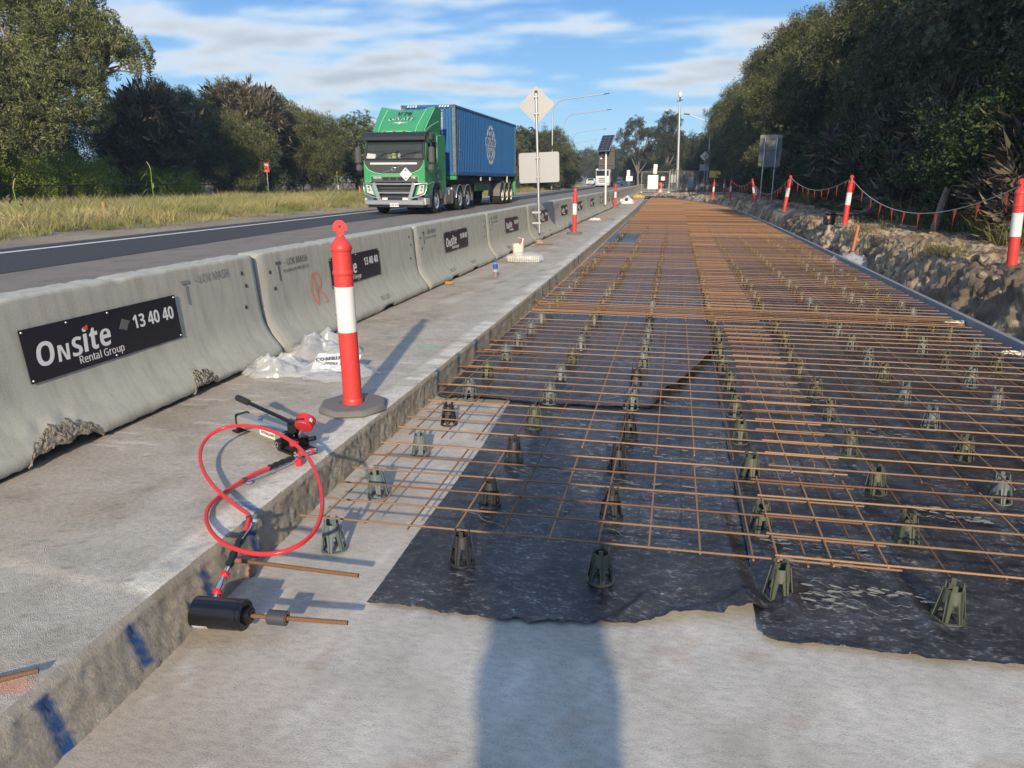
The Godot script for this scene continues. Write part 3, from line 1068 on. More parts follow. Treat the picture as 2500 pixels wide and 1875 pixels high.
func rebar_sheet(label: String, x0: float, x1: float, z0: float, z1: float, ox: float, step_z: float, over: float, skew: float, lift := 0.0) -> void:
	var t := thing("rebar_mesh", label, "rebar mesh", Transform3D(Basis.IDENTITY, Vector3(0, 0, z0)), "rusty mesh sheets on plastic chairs")
	var mats := [bar_a, bar_b, bar_c]
	var sag := noise(int(z0 * 13.0) + int(x0 * 7.0), 0.8, 2)
	var y := 0.150 + lift
	var z := z0 - over
	while z > z1 - 0.001:
		var a := maxf(x0 - 0.02, kx(z) + 0.12)
		var b := minf(x1 + 0.02, fx(z) - 0.08)
		var jit := rng.randf_range(-0.006, 0.006)
		if b - a > 0.3:
			var pa := Vector3(a + rng.randf_range(-0.015, 0.015), y + 0.009 + sag.get_noise_2d(a, z) * 0.008, z - z0 + jit - skew * (a - x0))
			var pb := Vector3(b + rng.randf_range(-0.015, 0.015), y + 0.009 + sag.get_noise_2d(b, z) * 0.008, z - z0 + jit - skew * (b - x0))
			bar_between(pa, pb, 0.0046, mats[rng.randi() % 3], t)
		z -= step_z
	var x := ox
	while x < x1 + 0.02:
		if x > x0 - 0.02:
			# a long bar stops where the form or the kerb cuts across it
			var za := z0
			var zb := z1
			while zb < za - 0.5 and (x > fx(zb) - 0.06 or x < kx(zb) + 0.08):
				zb += 0.25
			if za - zb > 0.6:
				var dz := -skew * (x - x0)
				var pts := [Vector3(x, y + sag.get_noise_2d(x, za) * 0.008, za - z0 + dz + rng.randf_range(-0.02, 0.02)), Vector3(x + rng.randf_range(-0.004, 0.004), y + sag.get_noise_2d(x, zb) * 0.008, zb - z0 + dz + rng.randf_range(-0.02, 0.02))]
				bar_between(pts[0], pts[1], 0.0046, mats[rng.randi() % 3], t)
		x += 0.2045

var bar_a: ArrayMesh
var bar_b: ArrayMesh
var bar_c: ArrayMesh

func chair_mesh(m: Material) -> ArrayMesh:
	var mb := MB.new()
	mb.lathe([Vector2(0.047, 0.0), Vector2(0.058, 0.0), Vector2(0.058, 0.006), Vector2(0.047, 0.006), Vector2(0.047, 0.0)], 18)
	for k in 6:
		var a := TAU * k / 6.0
		var d := Vector3(cos(a), 0, sin(a))
		var s := Vector3(-sin(a), 0, cos(a))
		var w0 := s * 0.0085
		var w1 := s * 0.014
		for o in [0.0, -0.004]:
			mb.face([d * (0.054 + o) - w0, d * (0.054 + o) + w0, d * (0.0385 + o) + w1 + Vector3.UP * 0.078, d * (0.0385 + o) - w1 + Vector3.UP * 0.078], d if o == 0.0 else -d)
		# the rib down the middle of each leg
		mb.face([d * 0.058 + Vector3.UP * 0.004, d * 0.054, d * 0.034 + Vector3.UP * 0.12, d * 0.038 + Vector3.UP * 0.118], s)
		mb.face([d * 0.058 + s * 0.003 + Vector3.UP * 0.004, d * 0.054 + s * 0.003, d * 0.034 + s * 0.003 + Vector3.UP * 0.12, d * 0.038 + s * 0.003 + Vector3.UP * 0.118], -s)
	mb.lathe([Vector2(0.0400, 0.070), Vector2(0.0315, 0.118), Vector2(0.0285, 0.118), Vector2(0.0365, 0.070), Vector2(0.0400, 0.070)], 18)
	for k in 4:
		var a := TAU * (k + 0.5) / 4.0
		mb.box(Vector3(cos(a) * 0.029, 0.127, sin(a) * 0.029), Vector3(0.006, 0.026, 0.018), 0.001, Basis(Vector3.UP, -a))
	for k in mb.v.size():
		mb.v[k].y *= 1.09
	return mb.done(m)

func build_mesh_and_chairs() -> void:
	bar_a = bar_mesh(M.rust)
	bar_b = bar_mesh(M.rust_dark)
	bar_c = bar_mesh(M.rust_bright)
	rebar_sheet("narrow cut strip of rusty mesh across bare concrete beside the kerb", -1.54, 0.90, -2.60, -3.55, -1.455, 0.188, 0.005, 0.034)
	rebar_sheet("narrow cut strip of rusty mesh over plastic reaching to the form", 0.475, 2.95, -2.66, -3.50, 0.475, 0.188, 0.012, 0.03, 0.012)
	rebar_sheet("wide rusty mesh sheet beside the kerb behind the narrow strip", -1.54, 0.92, -3.72, -7.49, -1.455, 0.1885, 0.095, 0.012)
	rebar_sheet("wide rusty mesh sheet beside the form behind the narrow strip", 0.565, 2.93, -3.60, -7.47, 0.66, 0.1885, 0.05, 0.02, 0.011)
	rebar_sheet("short lapping strip of rusty mesh where the dense sheets begin", -1.50, 2.90, -7.76, -8.30, -1.36, 0.10, 0.02, 0.004, 0.02)
	var rows := [[-7.72, -14.5], [-14.25, -17.3], [-17.45, -20.5], [-20.3, -26.3], [-26.0, -32.0], [-31.7, -37.7], [-37.4, -43.4], [-43.1, -49.1], [-48.8, -54.8], [-54.4, -59.6]]
	for k in rows.size():
		var r: Array = rows[k]
		var left := -1.54 if k != 2 else -0.86
		var nth: String = ["first", "second", "third", "fourth", "fifth", "sixth", "seventh", "eighth", "ninth", "tenth"][k]
		rebar_sheet(nth + " long rusty mesh sheet on the kerb side past the lapping strip", left - maxf(0.0, (k - 3) * 0.07), 0.92, r[0], r[1], -1.46 - maxf(0.0, (k - 3) * 0.07), 0.1885, 0.06, 0.004)
		rebar_sheet(nth + " long rusty mesh sheet on the form side past the lapping strip", 0.44, 2.96, r[0] + 0.1, r[1] + 0.1, 0.56, 0.1885, 0.02, 0.004, 0.011)
	# chairs under the mesh
	var kinds := [["chair_olive", "olive green plastic bar chair standing under the mesh"], ["chair_blue", "blue grey plastic bar chair standing under the mesh"], ["chair_black", "black plastic bar chair standing under the mesh"]]
	var proto := []
	for k in kinds:
		proto.append(chair_mesh(M[k[0]]))
	var xs := [-1.42, -0.82, -0.215, 0.475, 1.105, 1.715, 2.35, 2.77]
	var row := 0
	var z := -2.62
	var cr := RandomNumberGenerator.new()
	cr.seed = 21
	while z > -24.0:
		for i in xs.size():
			if row < 2 and i >= 6:
				continue
			var x: float = xs[i] + cr.randf_range(-0.02, 0.02)
			var kind := 0
			if i < 3:
				kind = 1 if cr.randf() < 0.68 else (2 if cr.randf() < 0.6 else 0)
				if i == 1 and row < 3 or i == 2 and row in [2, 3, 5] or i == 0 and row == 3:
					kind = 2 if row != 0 or i != 2 else 0
				if i == 2 and row == 0:
					kind = 0
			elif i > 4:
				kind = 1 if cr.randf() < 0.6 else 0
			if z < -7.6 and cr.randf() < 0.55:
				kind = 0
			var o := MeshInstance3D.new()
			o.mesh = proto[kind]
			o.transform = at_turn(Vector3(x, 0.006 if i < 1 and row < 4 else 0.02, z + cr.randf_range(-0.03, 0.03)), cr.randf() * TAU, cr.randf_range(-0.05, 0.05), cr.randf_range(-0.05, 0.05))
			put(o, "bar_chair")
			tag(o, kinds[kind][1].replace(" standing under the mesh", "") + (" beside the kerb" if i == 0 else (" beside the form" if i > 5 else " in the inner rows")) + (" under the narrow cut mesh" if z > -3.6 else (" under the wide mesh sheets" if z > -7.6 else (" under the first dense mesh sheets" if z > -14.4 else " under the far mesh sheets"))), "bar chair", ["olive bar chairs", "blue grey bar chairs", "black bar chairs"][kind])
		row += 1
		z -= 0.575
	# ribbed dowels drilled into the kerb
	var dowel := dowel_mesh(0.6)
	for b in BLUE:
		if b[0] < 2.3 or b[0] > 12.0:
			continue
		var z_d: float = -b[0]
		var lab := "rusty ribbed dowel drilled into the kerb under the mesh"
		var grp := "dowels drilled into the kerb under the mesh"
		if b[0] < 3.0:
			z_d = -2.285
			lab = "rusty ribbed dowel with pink primer drilled into kerb over bare concrete"
			grp = ""
		var o := thing("rebar_dowel", lab, "dowel", Transform3D(Basis.IDENTITY, Vector3(kx(z_d) - 0.03, 0.10 if b[0] < 3.0 else 0.085, z_d)), grp)
		mesh_part(dowel, "ribbed_bar", o)
		if b[0] < 3.0:
			var mb := MB.new()
			mb.tube([Vector3(0.03, 0, 0), Vector3(0.085, 0, 0)], 0.0105, 10)
			part(mb, "primer_end", mat("primer", lin(0.28, 0.10, 0.10), 0.7), o)

# a reinforcing bar with slanting ribs, along +x from the origin
func dowel_mesh(l: float) -> ArrayMesh:
	var mb := MB.new()
	var pts := []
	var rr := []
	var k := 0
	var x := 0.0
	while x <= l:
		pts.append(Vector3(x, 0, 0))
		rr.append(0.0076 if k % 3 != 0 else 0.0094)
		x += 0.0035
		k += 1
	mb.tube(pts, rr, 10)
	return mb.done(M.rust_dark)

# ---------------------------------------------------------------- concrete barriers
const BAR_LEN := 3.63
var PROFILE := [Vector2(0.300, 0.0), Vector2(0.300, 0.035), Vector2(0.298, 0.07), Vector2(0.285, 0.092), Vector2(0.258, 0.125), Vector2(0.222, 0.17), Vector2(0.188, 0.22), Vector2(0.162, 0.275), Vector2(0.146, 0.335), Vector2(0.137, 0.40), Vector2(0.128, 0.5), Vector2(0.118, 0.62), Vector2(0.108, 0.74), Vector2(0.103, 0.80), Vector2(0.098, 0.815), Vector2(0.085, 0.822)]

# how high the underside of the toe is lifted at a distance u from the start
func toe_gap(u: float, chips: bool) -> float:
	var g := 0.012
	for c in [[1.15, 0.28], [2.25, 0.28]]:
		g = maxf(g, 0.05 * smoothstep(c[1] * 0.5 + 0.02, c[1] * 0.5 - 0.02, absf(u - c[0])))
	if chips:
		g = maxf(0.02, 0.0)
		g = maxf(g, (0.07 + 0.008 * sin(u * 43.0)) * smoothstep(0.27, 0.17, absf(u - 1.42)))
		g = maxf(g, 0.06 * smoothstep(0.16, 0.08, absf(u - 2.60)))
		g = maxf(g, 0.038 * smoothstep(2.5, 2.55, u) * smoothstep(3.25, 3.1, u))
	return g

func barrier_body(chips: bool, sd: int) -> ArrayMesh:
	var mb := MB.new()
	var n := noise(sd, 2.0, 4)
	var n2 := noise(sd + 1, 14.0, 3)
	var rows := []
	var full := []
	for p in PROFILE:
		full.append(p)
	for k in range(PROFILE.size() - 1, -1, -1):
		full.append(Vector2(-PROFILE[k].x, PROFILE[k].y))
	var m := 96 if chips else 60
	for j in m + 1:
		var u := BAR_LEN * j / m
		var row := []
		# the ends are drawn in a little, so that each joint reads as a groove
		var e := minf(u, BAR_LEN - u)
		var pull := 0.022 * smoothstep(0.03, 0.0, e)
		for k in full.size():
			var p: Vector2 = full[k]
			var w := Vector3(p.x, p.y, -u)
			var s := signf(p.x)
			w.x -= s * pull
			w.y -= pull * (1.0 if p.y > 0.7 else 0.0)
			w.x += n.get_noise_2d(u, p.y * 2.0 + s * 9.0) * 0.004
			if p.y > 0.8:
				w.y += n2.get_noise_2d(u * 0.6, s) * 0.003 - maxf(0.0, n2.get_noise_2d(u * 0.35, 8.0) - 0.35) * 0.05
			if s > 0:
				var g := toe_gap(u, chips) + n2.get_noise_2d(u * 1.5, 4.0) * 0.008
				if p.y < g:
					w.y = g
					w.x = minf(w.x, 0.302 - maxf(0.0, g - p.y) * 0.55 - (0.012 if p.y < 0.01 else 0.0))
				if chips and p.y < 0.2 and g > 0.06:
					w.x += n2.get_noise_3d(u * 2.0, p.y * 6.0, 1.0) * 0.02
			else:
				w.y = maxf(w.y, 0.012)
			row.append(w)
		rows.append(row)
	mb.sheet(rows, false)
	for j in [0, m]:
		var pts := []
		for w in rows[j]:
			pts.append(w)
		var c := Vector3(0, 0.3, pts[0].z)
		for k in pts.size() - 1:
			mb.face([c, pts[k], pts[k + 1]], Vector3(0, 0, 1 if j == 0 else -1))
		mb.face([c, pts[-1], pts[0]], Vector3(0, 0, 1 if j == 0 else -1))
	return mb.done(M.barrier_concrete)

# surface frame on the face turned to +x at height y, distance u: x runs along -z (reading direction), y up the slope, z outwards
func on_face(u: float, y: float, out := 0.004) -> Transform3D:
	var x := 0.0
	var tang := Vector2(0, 1)
	for k in PROFILE.size() - 1:
		var a: Vector2 = PROFILE[k]
		var b: Vector2 = PROFILE[k + 1]
		if y >= a.y and y <= b.y:
			x = lerpf(a.x, b.x, (y - a.y) / maxf(b.y - a.y, 1e-5))
			tang = (b - a).normalized()
			break
	var up := Vector3(tang.x, tang.y, 0)
	var rt := Vector3(0, 0, -1)
	var nn := rt.cross(up)
	return Transform3D(Basis(rt, up, nn), Vector3(x, y, -u) + nn * out)

func onsite_panel(parent: Node, u0: float, pitch: float, torn: bool) -> void:
	var f := on_face(u0 + 0.6, 0.515, 0.010)
	f.basis = f.basis.rotated(f.basis.z, pitch)
	var mb := MB.new()
	mb.box(Vector3.ZERO, Vector3(1.2, 0.285, 0.004), 0.001)
	var p := part(mb, "sign_panel", M.sign_dark, parent)
	p.transform = f
	var z := 0.0026
	var white: StandardMaterial3D = M.sign_white
	var sk := Basis(Vector3(1, 0.0, 0), Vector3(0.12, 1, 0), Vector3(0, 0, 1))
	var lt := func(tx: String, h: float, x: float, y: float, sx: float, bold: bool) -> void:
		words(tx, h, white, p, "lettering", Transform3D(sk * Basis.from_scale(Vector3(sx, 1, 1)), Vector3(x, y, z)), bold)
	lt.call("O", 0.128, -0.475, -0.008, 1.0, true)
	lt.call("N", 0.088, -0.362, -0.028, 1.0, true)
	lt.call("S", 0.105, -0.262, -0.016, 1.1, true)
	lt.call("ite", 0.128, -0.115, 0.004, 0.98, true)
	words("Rental Group", 0.042, white, p, "lettering", Transform3D(Basis.from_scale(Vector3(1.0, 1, 1)), Vector3(-0.10, -0.094, z)))
	words("13 40 40", 0.082, white, p, "lettering", Transform3D(Basis.from_scale(Vector3(0.86, 1, 1)), Vector3(0.37, 0.034, z)), true)
	var red := MB.new()
	red.prism(PackedVector2Array([Vector2(-0.205, 0.078), Vector2(-0.165, 0.09), Vector2(-0.168, 0.062), Vector2(-0.185, 0.062)]), 0.001, Transform3D(Basis.IDENTITY, Vector3(0, 0, 0.0035)))
	part(red, "logo_flag", M.red_ink, p)
	if torn:
		var tr := MB.new()
		tr.prism(PackedVector2Array([Vector2(0.06, 0.02), Vector2(0.10, 0.075), Vector2(0.16, 0.05), Vector2(0.14, 0.03), Vector2(0.12, 0.0), Vector2(0.09, 0.01)]), 0.001, Transform3D(Basis.IDENTITY, Vector3(0, 0, 0.0035)))
		part(tr, "torn_patch", M.stencil, p)
	for q in [[-0.585, 0.128], [0.585, 0.128], [-0.585, -0.128], [0.585, -0.128], [0.0, 0.128], [0.0, -0.128], [-0.3, 0.128]]:
		var sc := MB.new()
		sc.lathe([Vector2(0, 0.007), Vector2(0.005, 0.0065), Vector2(0.007, 0.002)].duplicate(), 8, Transform3D(Basis(Vector3.RIGHT, PI / 2), Vector3(q[0], q[1], 0)))
		part(sc, "screw", M.galvanised, p)

func stencils(parent: Node, faded: bool) -> void:
	var m: StandardMaterial3D = M.stencil_faded if faded else M.stencil
	# the large T
	var t := MB.new()
	for s in [[0.0, 0.0, 0.085, 0.022], [0.0, -0.085, 0.02, 0.13]]:
		t.box(Vector3(s[0], s[1], 0), Vector3(s[2], s[3], 0.001))
	var u := 0.30 if not faded else 2.75
	var p := part(t, "stencil_mark", m, parent)
	p.transform = on_face(u, 0.72, 0.005)
	if not faded:
		words("- LOK MASH", 0.055, m, parent, "stencil_lettering", on_face(u + 0.30, 0.715, 0.005), false)
		words("By saferoads 1800 060 672", 0.027, m, parent, "stencil_lettering", on_face(u + 0.29, 0.645, 0.005), false)
	else:
		words("- LOK MASH", 0.055, m, parent, "stencil_lettering", on_face(u + 0.30, 0.725, 0.005), false)
	if not faded:
		for q in [1.15, 2.25]:
			words("NO", 0.05, m, parent, "stencil_lettering", on_face(q - 0.085, 0.13, 0.006), false)
			words("LIFT", 0.05, m, parent, "stencil_lettering", on_face(q + 0.055, 0.13, 0.006), false)

func build_barriers() -> void:
	mat("stencil_faded", lin(0.25, 0.255, 0.235), 0.85)
	var bodies := [barrier_body(false, 201), barrier_body(false, 207)]
	var seams := noise(15, 0.8, 2)
	var d := 1.50
	for k in 24:
		var a := Vector3(along(BARRIER, d) - 0.30, 0.2, -d)
		var e := d + 3.655
		var b := Vector3(along(BARRIER, e) - 0.30, 0.2, -e)
		var yaw := atan2(-(b.x - a.x), -(b.z - a.z)) + seams.get_noise_1d(k * 7.0) * 0.006
		var lab := "grey concrete barrier unit with dark panel in the curving row"
		var grp := "concrete barrier units in a row"
		if k == 0:
			lab = "concrete barrier with two broken toes and torn dark panel reading 13 40 40"
		elif k == 1:
			lab = "concrete barrier with pink sprayed letter beside the red bollard"
		elif k == 4:
			lab = "concrete barrier carrying the diamond road sign post on its face"
		elif k == 8:
			lab = "concrete barrier carrying the solar panel post on its face"
		var t := thing("concrete_barrier", lab, "barrier", Transform3D(Basis(Vector3.UP, yaw), a), grp)
		mesh_part(barrier_body(true, 233) if k == 0 else bodies[k % 2], "body", t)
		if k == 0:
			onsite_panel(t, 1.41, 0.0, true)
			stencils(t, true)
			# the spalled toes show their stones
			for c in [[1.42, 0.25, 0.115], [2.60, 0.14, 0.10]]:
				spall(t, c[0], c[1], c[2])
			sc_holes(t)
		else:
			if k < 20:
				onsite_panel(t, [1.3, 1.2, 1.13, 1.35][k % 4], seams.get_noise_1d(k * 3.0) * 0.02, false)
			if k < 8:
				stencils(t, false)
			if k == 1:
				pink_mark(t)
			if k < 4:
				sc_holes(t)
		d = e

func spall(parent: Node, u0: float, half: float, high: float) -> void:
	var n := noise(int(u0 * 100), 30.0, 3)
	var rows := []
	for j in 40:
		var s := -1.0 + 2.0 * j / 39.0
		var u := u0 + s * half
		var lift := toe_gap(u, true)
		var topy := lift + (0.085 + n.get_noise_1d(u * 3.0) * 0.05) * pow(1.0 - s * s, 0.6)
		var row := []
		for i in 12:
			var t := i / 11.0
			var y := lerpf(lift - 0.005, topy, t)
			var f := on_face(u, clampf(y, 0.001, 0.8), 0.0)
			var p := f.origin
			var depth := 0.012 + n.get_noise_2d(u * 2.5, y * 2.5) * 0.016 - 0.010 * smoothstep(0.85, 1.0, t) - 0.01 * absf(s)
			p += f.basis.z * depth
			p.x -= maxf(0.0, lift - y + 0.01) * 0.5
			row.append(p)
		rows.append(row)
	var mb := MB.new()
	mb.sheet(rows, false)
	part(mb, "spalled_toe", M.aggregate, parent)

func sc_holes(parent: Node) -> void:
	for q in [[0.16, 0.66], [0.2, 0.52], [3.42, 0.70], [3.45, 0.60], [3.40, 0.44]]:
		var mb := MB.new()
		mb.lathe([Vector2(0.0, 0.001), Vector2(0.014, 0.001), Vector2(0.017, -0.004)], 12, Transform3D(Basis(Vector3.RIGHT, PI / 2), Vector3.ZERO))
		var p := part(mb, "bolt_hole", M.dark_grey, parent)
		p.transform = on_face(q[0], q[1], 0.004)

func pink_mark(parent: Node) -> void:
	var pts := [Vector2(-0.03, 0.17), Vector2(-0.045, 0.08), Vector2(-0.06, 0.0), Vector2(-0.045, -0.08), Vector2(-0.02, -0.13), Vector2(0.0, -0.05), Vector2(0.0, 0.06), Vector2(-0.02, 0.15), Vector2(0.02, 0.165), Vector2(0.05, 0.12), Vector2(0.055, 0.05), Vector2(0.02, 0.0), Vector2(0.06, -0.04), Vector2(0.09, -0.10), Vector2(0.08, -0.13), Vector2(0.055, -0.12)]
	var mb := MB.new()
	var w := 0.007
	for k in pts.size() - 1:
		var a: Vector2 = pts[k]
		var b: Vector2 = pts[k + 1]
		var s := (b - a).orthogonal().normalized() * w
		var q := []
		for c in [a - s, a + s, b + s, b - s]:
			var f := on_face(0.90 + c.x * 1.7, 0.40 + c.y, 0.003 + k * 0.0001)
			q.append(f.origin)
		mb.face(q, Vector3(1, 0.1, 0))
	part(mb, "sprayed_letter", M.pink_spray, parent)

# ---------------------------------------------------------------- bollards
func make_bollard(label: String, at: Transform3D, group := "", base_part := true, dull := false) -> Node3D:
	var t := thing("traffic_bollard", label, "bollard", at, group)
	var red: Material = M.red_dusty
	var mb := MB.new()
	mb.lathe([Vector2(0.066, 0.035), Vector2(0.064, 0.06), Vector2(0.0585, 0.075), Vector2(0.058, 0.50)], 28)
	part(mb, "lower_post", red, t)
	mb = MB.new()
	mb.lathe([Vector2(0.0565, 0.495), Vector2(0.0588, 0.50), Vector2(0.0588, 0.775), Vector2(0.0565, 0.78)], 28)
	part(mb, "reflective_band", M.reflective_white, t)
	mb = MB.new()
	mb.lathe([Vector2(0.058, 0.775), Vector2(0.058, 0.845), Vector2(0.0625, 0.85), Vector2(0.0635, 0.865), Vector2(0.060, 0.873), Vector2(0.058, 0.877), Vector2(0.058, 0.985), Vector2(0.0625, 0.992), Vector2(0.064, 1.005), Vector2(0.061, 1.02), Vector2(0.052, 1.035), Vector2(0.034, 1.058), Vector2(0.021, 1.075), Vector2(0.018, 1.09), Vector2(0.0, 1.09)], 28)
	part(mb, "upper_post", red, t)
	# the loop on top that takes a rope
	mb = MB.new()
	var loop := []
	for k in 15:
		var a := PI * k / 14.0
		loop.append(Vector2(cos(a) * 0.040, sin(a) * 0.040))
	var out := PackedVector2Array()
	for p in loop:
		out.append(p + Vector2(0, 1.128))
	out.append(Vector2(-0.040, 1.105))
	out.append(Vector2(-0.022, 1.108))
	out.append(Vector2(-0.020, 1.08))
	out.append(Vector2(0.020, 1.08))
	out.append(Vector2(0.022, 1.108))
	out.append(Vector2(0.040, 1.105))
	mb.prism(out, 0.038, Transform3D(Basis.IDENTITY, Vector3(0, 0, -0.019)))
	part(mb, "top_loop", red, t)
	mb = MB.new()
	mb.lathe([Vector2(0.0, 0.0), Vector2(0.008, 0.0), Vector2(0.008, 0.0395), Vector2(0.0, 0.0395)], 12, Transform3D(Basis(Vector3.RIGHT, PI / 2), Vector3(0, 1.131, -0.0198)))
	part(mb, "rope_hole", M.dark_grey, t)
	if base_part:
		mb = MB.new()
		var oct := []
		mb.lathe([Vector2(0.0, 0.002), Vector2(0.215, 0.002), Vector2(0.222, 0.012), Vector2(0.215, 0.034), Vector2(0.205, 0.042), Vector2(0.09, 0.046), Vector2(0.085, 0.04), Vector2(0.0, 0.04)], 8, Transform3D(Basis(Vector3.UP, 0.2), Vector3.ZERO))
		part(mb, "rubber_base", M.rubber_grey, t)
	return t

func build_bollards() -> void:
	make_bollard("tall red and white bollard on octagonal base beside the hand pump", at_turn(Vector3(-1.92, 0.2, -3.97), 0.5, 0.0, 0.012), "red and white bollards")
	make_bollard("red and white bollard on the pavement behind the diamond sign post", at_turn(Vector3(-2.60, 0.2, -19.2), 0.3, 0.0, 0.0), "red and white bollards")
	make_bollard("red and white bollard on the pavement before the solar panel post", at_turn(Vector3(-3.0, 0.2, -37.2), 0.3, 0.0, 0.0), "red and white bollards")
	# on the bank
	var bank := [[4.03, 0.44, -9.8, -0.02, 0.06, "red and white bollard on the sandy bank holding the end of the bunting"], [3.9, 0.52, -18.4, 0.02, -0.02, "red and white bollard on the bank in front of the black case"], [3.44, 0.55, -25.1, 0.0, -0.10, "leaning red and white bollard on the bank between case and dark sign board"], [3.70, 0.475, -36.8, 0.0, 0.22, "steeply leaning red and white bollard beside the dark sign board"], [2.95, 0.43, -43.0, 0.0, 0.0, "upright red and white bollard at the bend of the form"], [2.2, 0.36, -47.0, 0.0, -0.02, "red and white bollard beyond the bend of the form"], [3.3, 0.5, -55.0, 0.0, 0.0, "red and white bollard in the grass behind the bend"], [2.1, 0.4, -54.0, 0.0, -0.03, "red and white bollard standing before the yellow notice"]]
	for b in bank:
		make_bollard(b[5], at_turn(Vector3(b[0], b[1], b[2]), 0.4, b[3], b[4]), "red and white bollards")
	# bunting between them
	var tops := [Vector3(3.97, 1.53, -9.8), Vector3(3.92, 1.62, -18.4), Vector3(3.54, 1.66, -25.1), Vector3(3.47, 1.55, -36.8), Vector3(2.95, 1.55, -43.0), Vector3(3.3, 1.6, -55.0)]
	var labs := ["orange flag bunting between the sandy bank bollard and the black case", "orange flag bunting between the case and the leaning bollard", "orange flag bunting passing behind the posts of the dark sign board", "orange flag bunting at the steeply leaning bollard", "orange flag bunting running off to the bollard in the grass"]
	for k in tops.size() - 1:
		var a: Vector3 = tops[k]
		var b: Vector3 = tops[k + 1]
		var l := a.distance_to(b)
		var t := thing("bunting_line", labs[k], "bunting", Transform3D(Basis.IDENTITY, a), "flag bunting on the bank")
		var pts := []
		var sag := l * (0.062 if k == 0 else 0.05)
		for j in 25:
			var s := j / 24.0
			pts.append(a.lerp(b, s) - a - Vector3(0, 4.0 * s * (1.0 - s) * sag, 0))
		var mb := MB.new()
		mb.tube(pts, 0.006, 5)
		part(mb, "rope", mat("rope_white", lin(0.6, 0.58, 0.55), 0.8), t)
		var cnt := int(l / 0.72)
		for j in cnt:
			var s := (j + 0.5) / cnt
			var p := a.lerp(b, s) - a - Vector3(0, 4.0 * s * (1.0 - s) * sag, 0)
			var dir := (b - a).normalized()
			var fl := MB.new()
			var lean := Vector3(rng.randf_range(-0.05, 0.05), 0, rng.randf_range(-0.09, 0.09))
			var w := 0.075
			var h := rng.randf_range(0.24, 0.32)
			var side := dir.cross(Vector3.UP) * 0.012
			for q in [1.0, -1.0]:
				fl.face([p - dir * w, p + dir * w, p + side + Vector3(0, -h * 0.5, 0) + lean * 0.4 + dir * w * 0.25, p - side + Vector3(0, -h * 0.5, 0) + lean * 0.4 - dir * w * 0.3], dir.cross(Vector3.UP) * q)
				fl.face([p + side + Vector3(0, -h * 0.5, 0) + lean * 0.4 + dir * w * 0.25, p - side + Vector3(0, -h * 0.5, 0) + lean * 0.4 - dir * w * 0.3, p + Vector3(0, -h, 0) + lean], dir.cross(Vector3.UP) * q)
			part(fl, "flag", M.orange_flag, t)

# ---------------------------------------------------------------- signs and poles
func rounded(w: float, h: float, r: float) -> PackedVector2Array:
	var out := PackedVector2Array()
	for q in [[1, 1, 0.0], [-1, 1, PI / 2], [-1, -1, PI], [1, -1, PI * 1.5]]:
		for k in 5:
			var a: float = q[2] + PI / 2 * k / 4.0
			out.append(Vector2(q[0] * (w / 2 - r) + cos(a) * r, q[1] * (h / 2 - r) + sin(a) * r))
	return out

func plate(poly: PackedVector2Array, thick: float, called: String, m: Material, parent: Node, at: Transform3D) -> MeshInstance3D:
	var mb := MB.new()
	mb.prism(poly, thick, Transform3D(Basis.IDENTITY, Vector3(0, 0, -thick / 2)))
	var p := part(mb, called, m, parent)
	p.transform = at
	return p

func post(parent: Node, called: String, a: Vector3, b: Vector3, r: float, m: Material = null, sides := 14) -> MeshInstance3D:
	var mb := MB.new()
	mb.tube([a, b], r, sides)
	return part(mb, called, m if m else M.galvanised, parent)

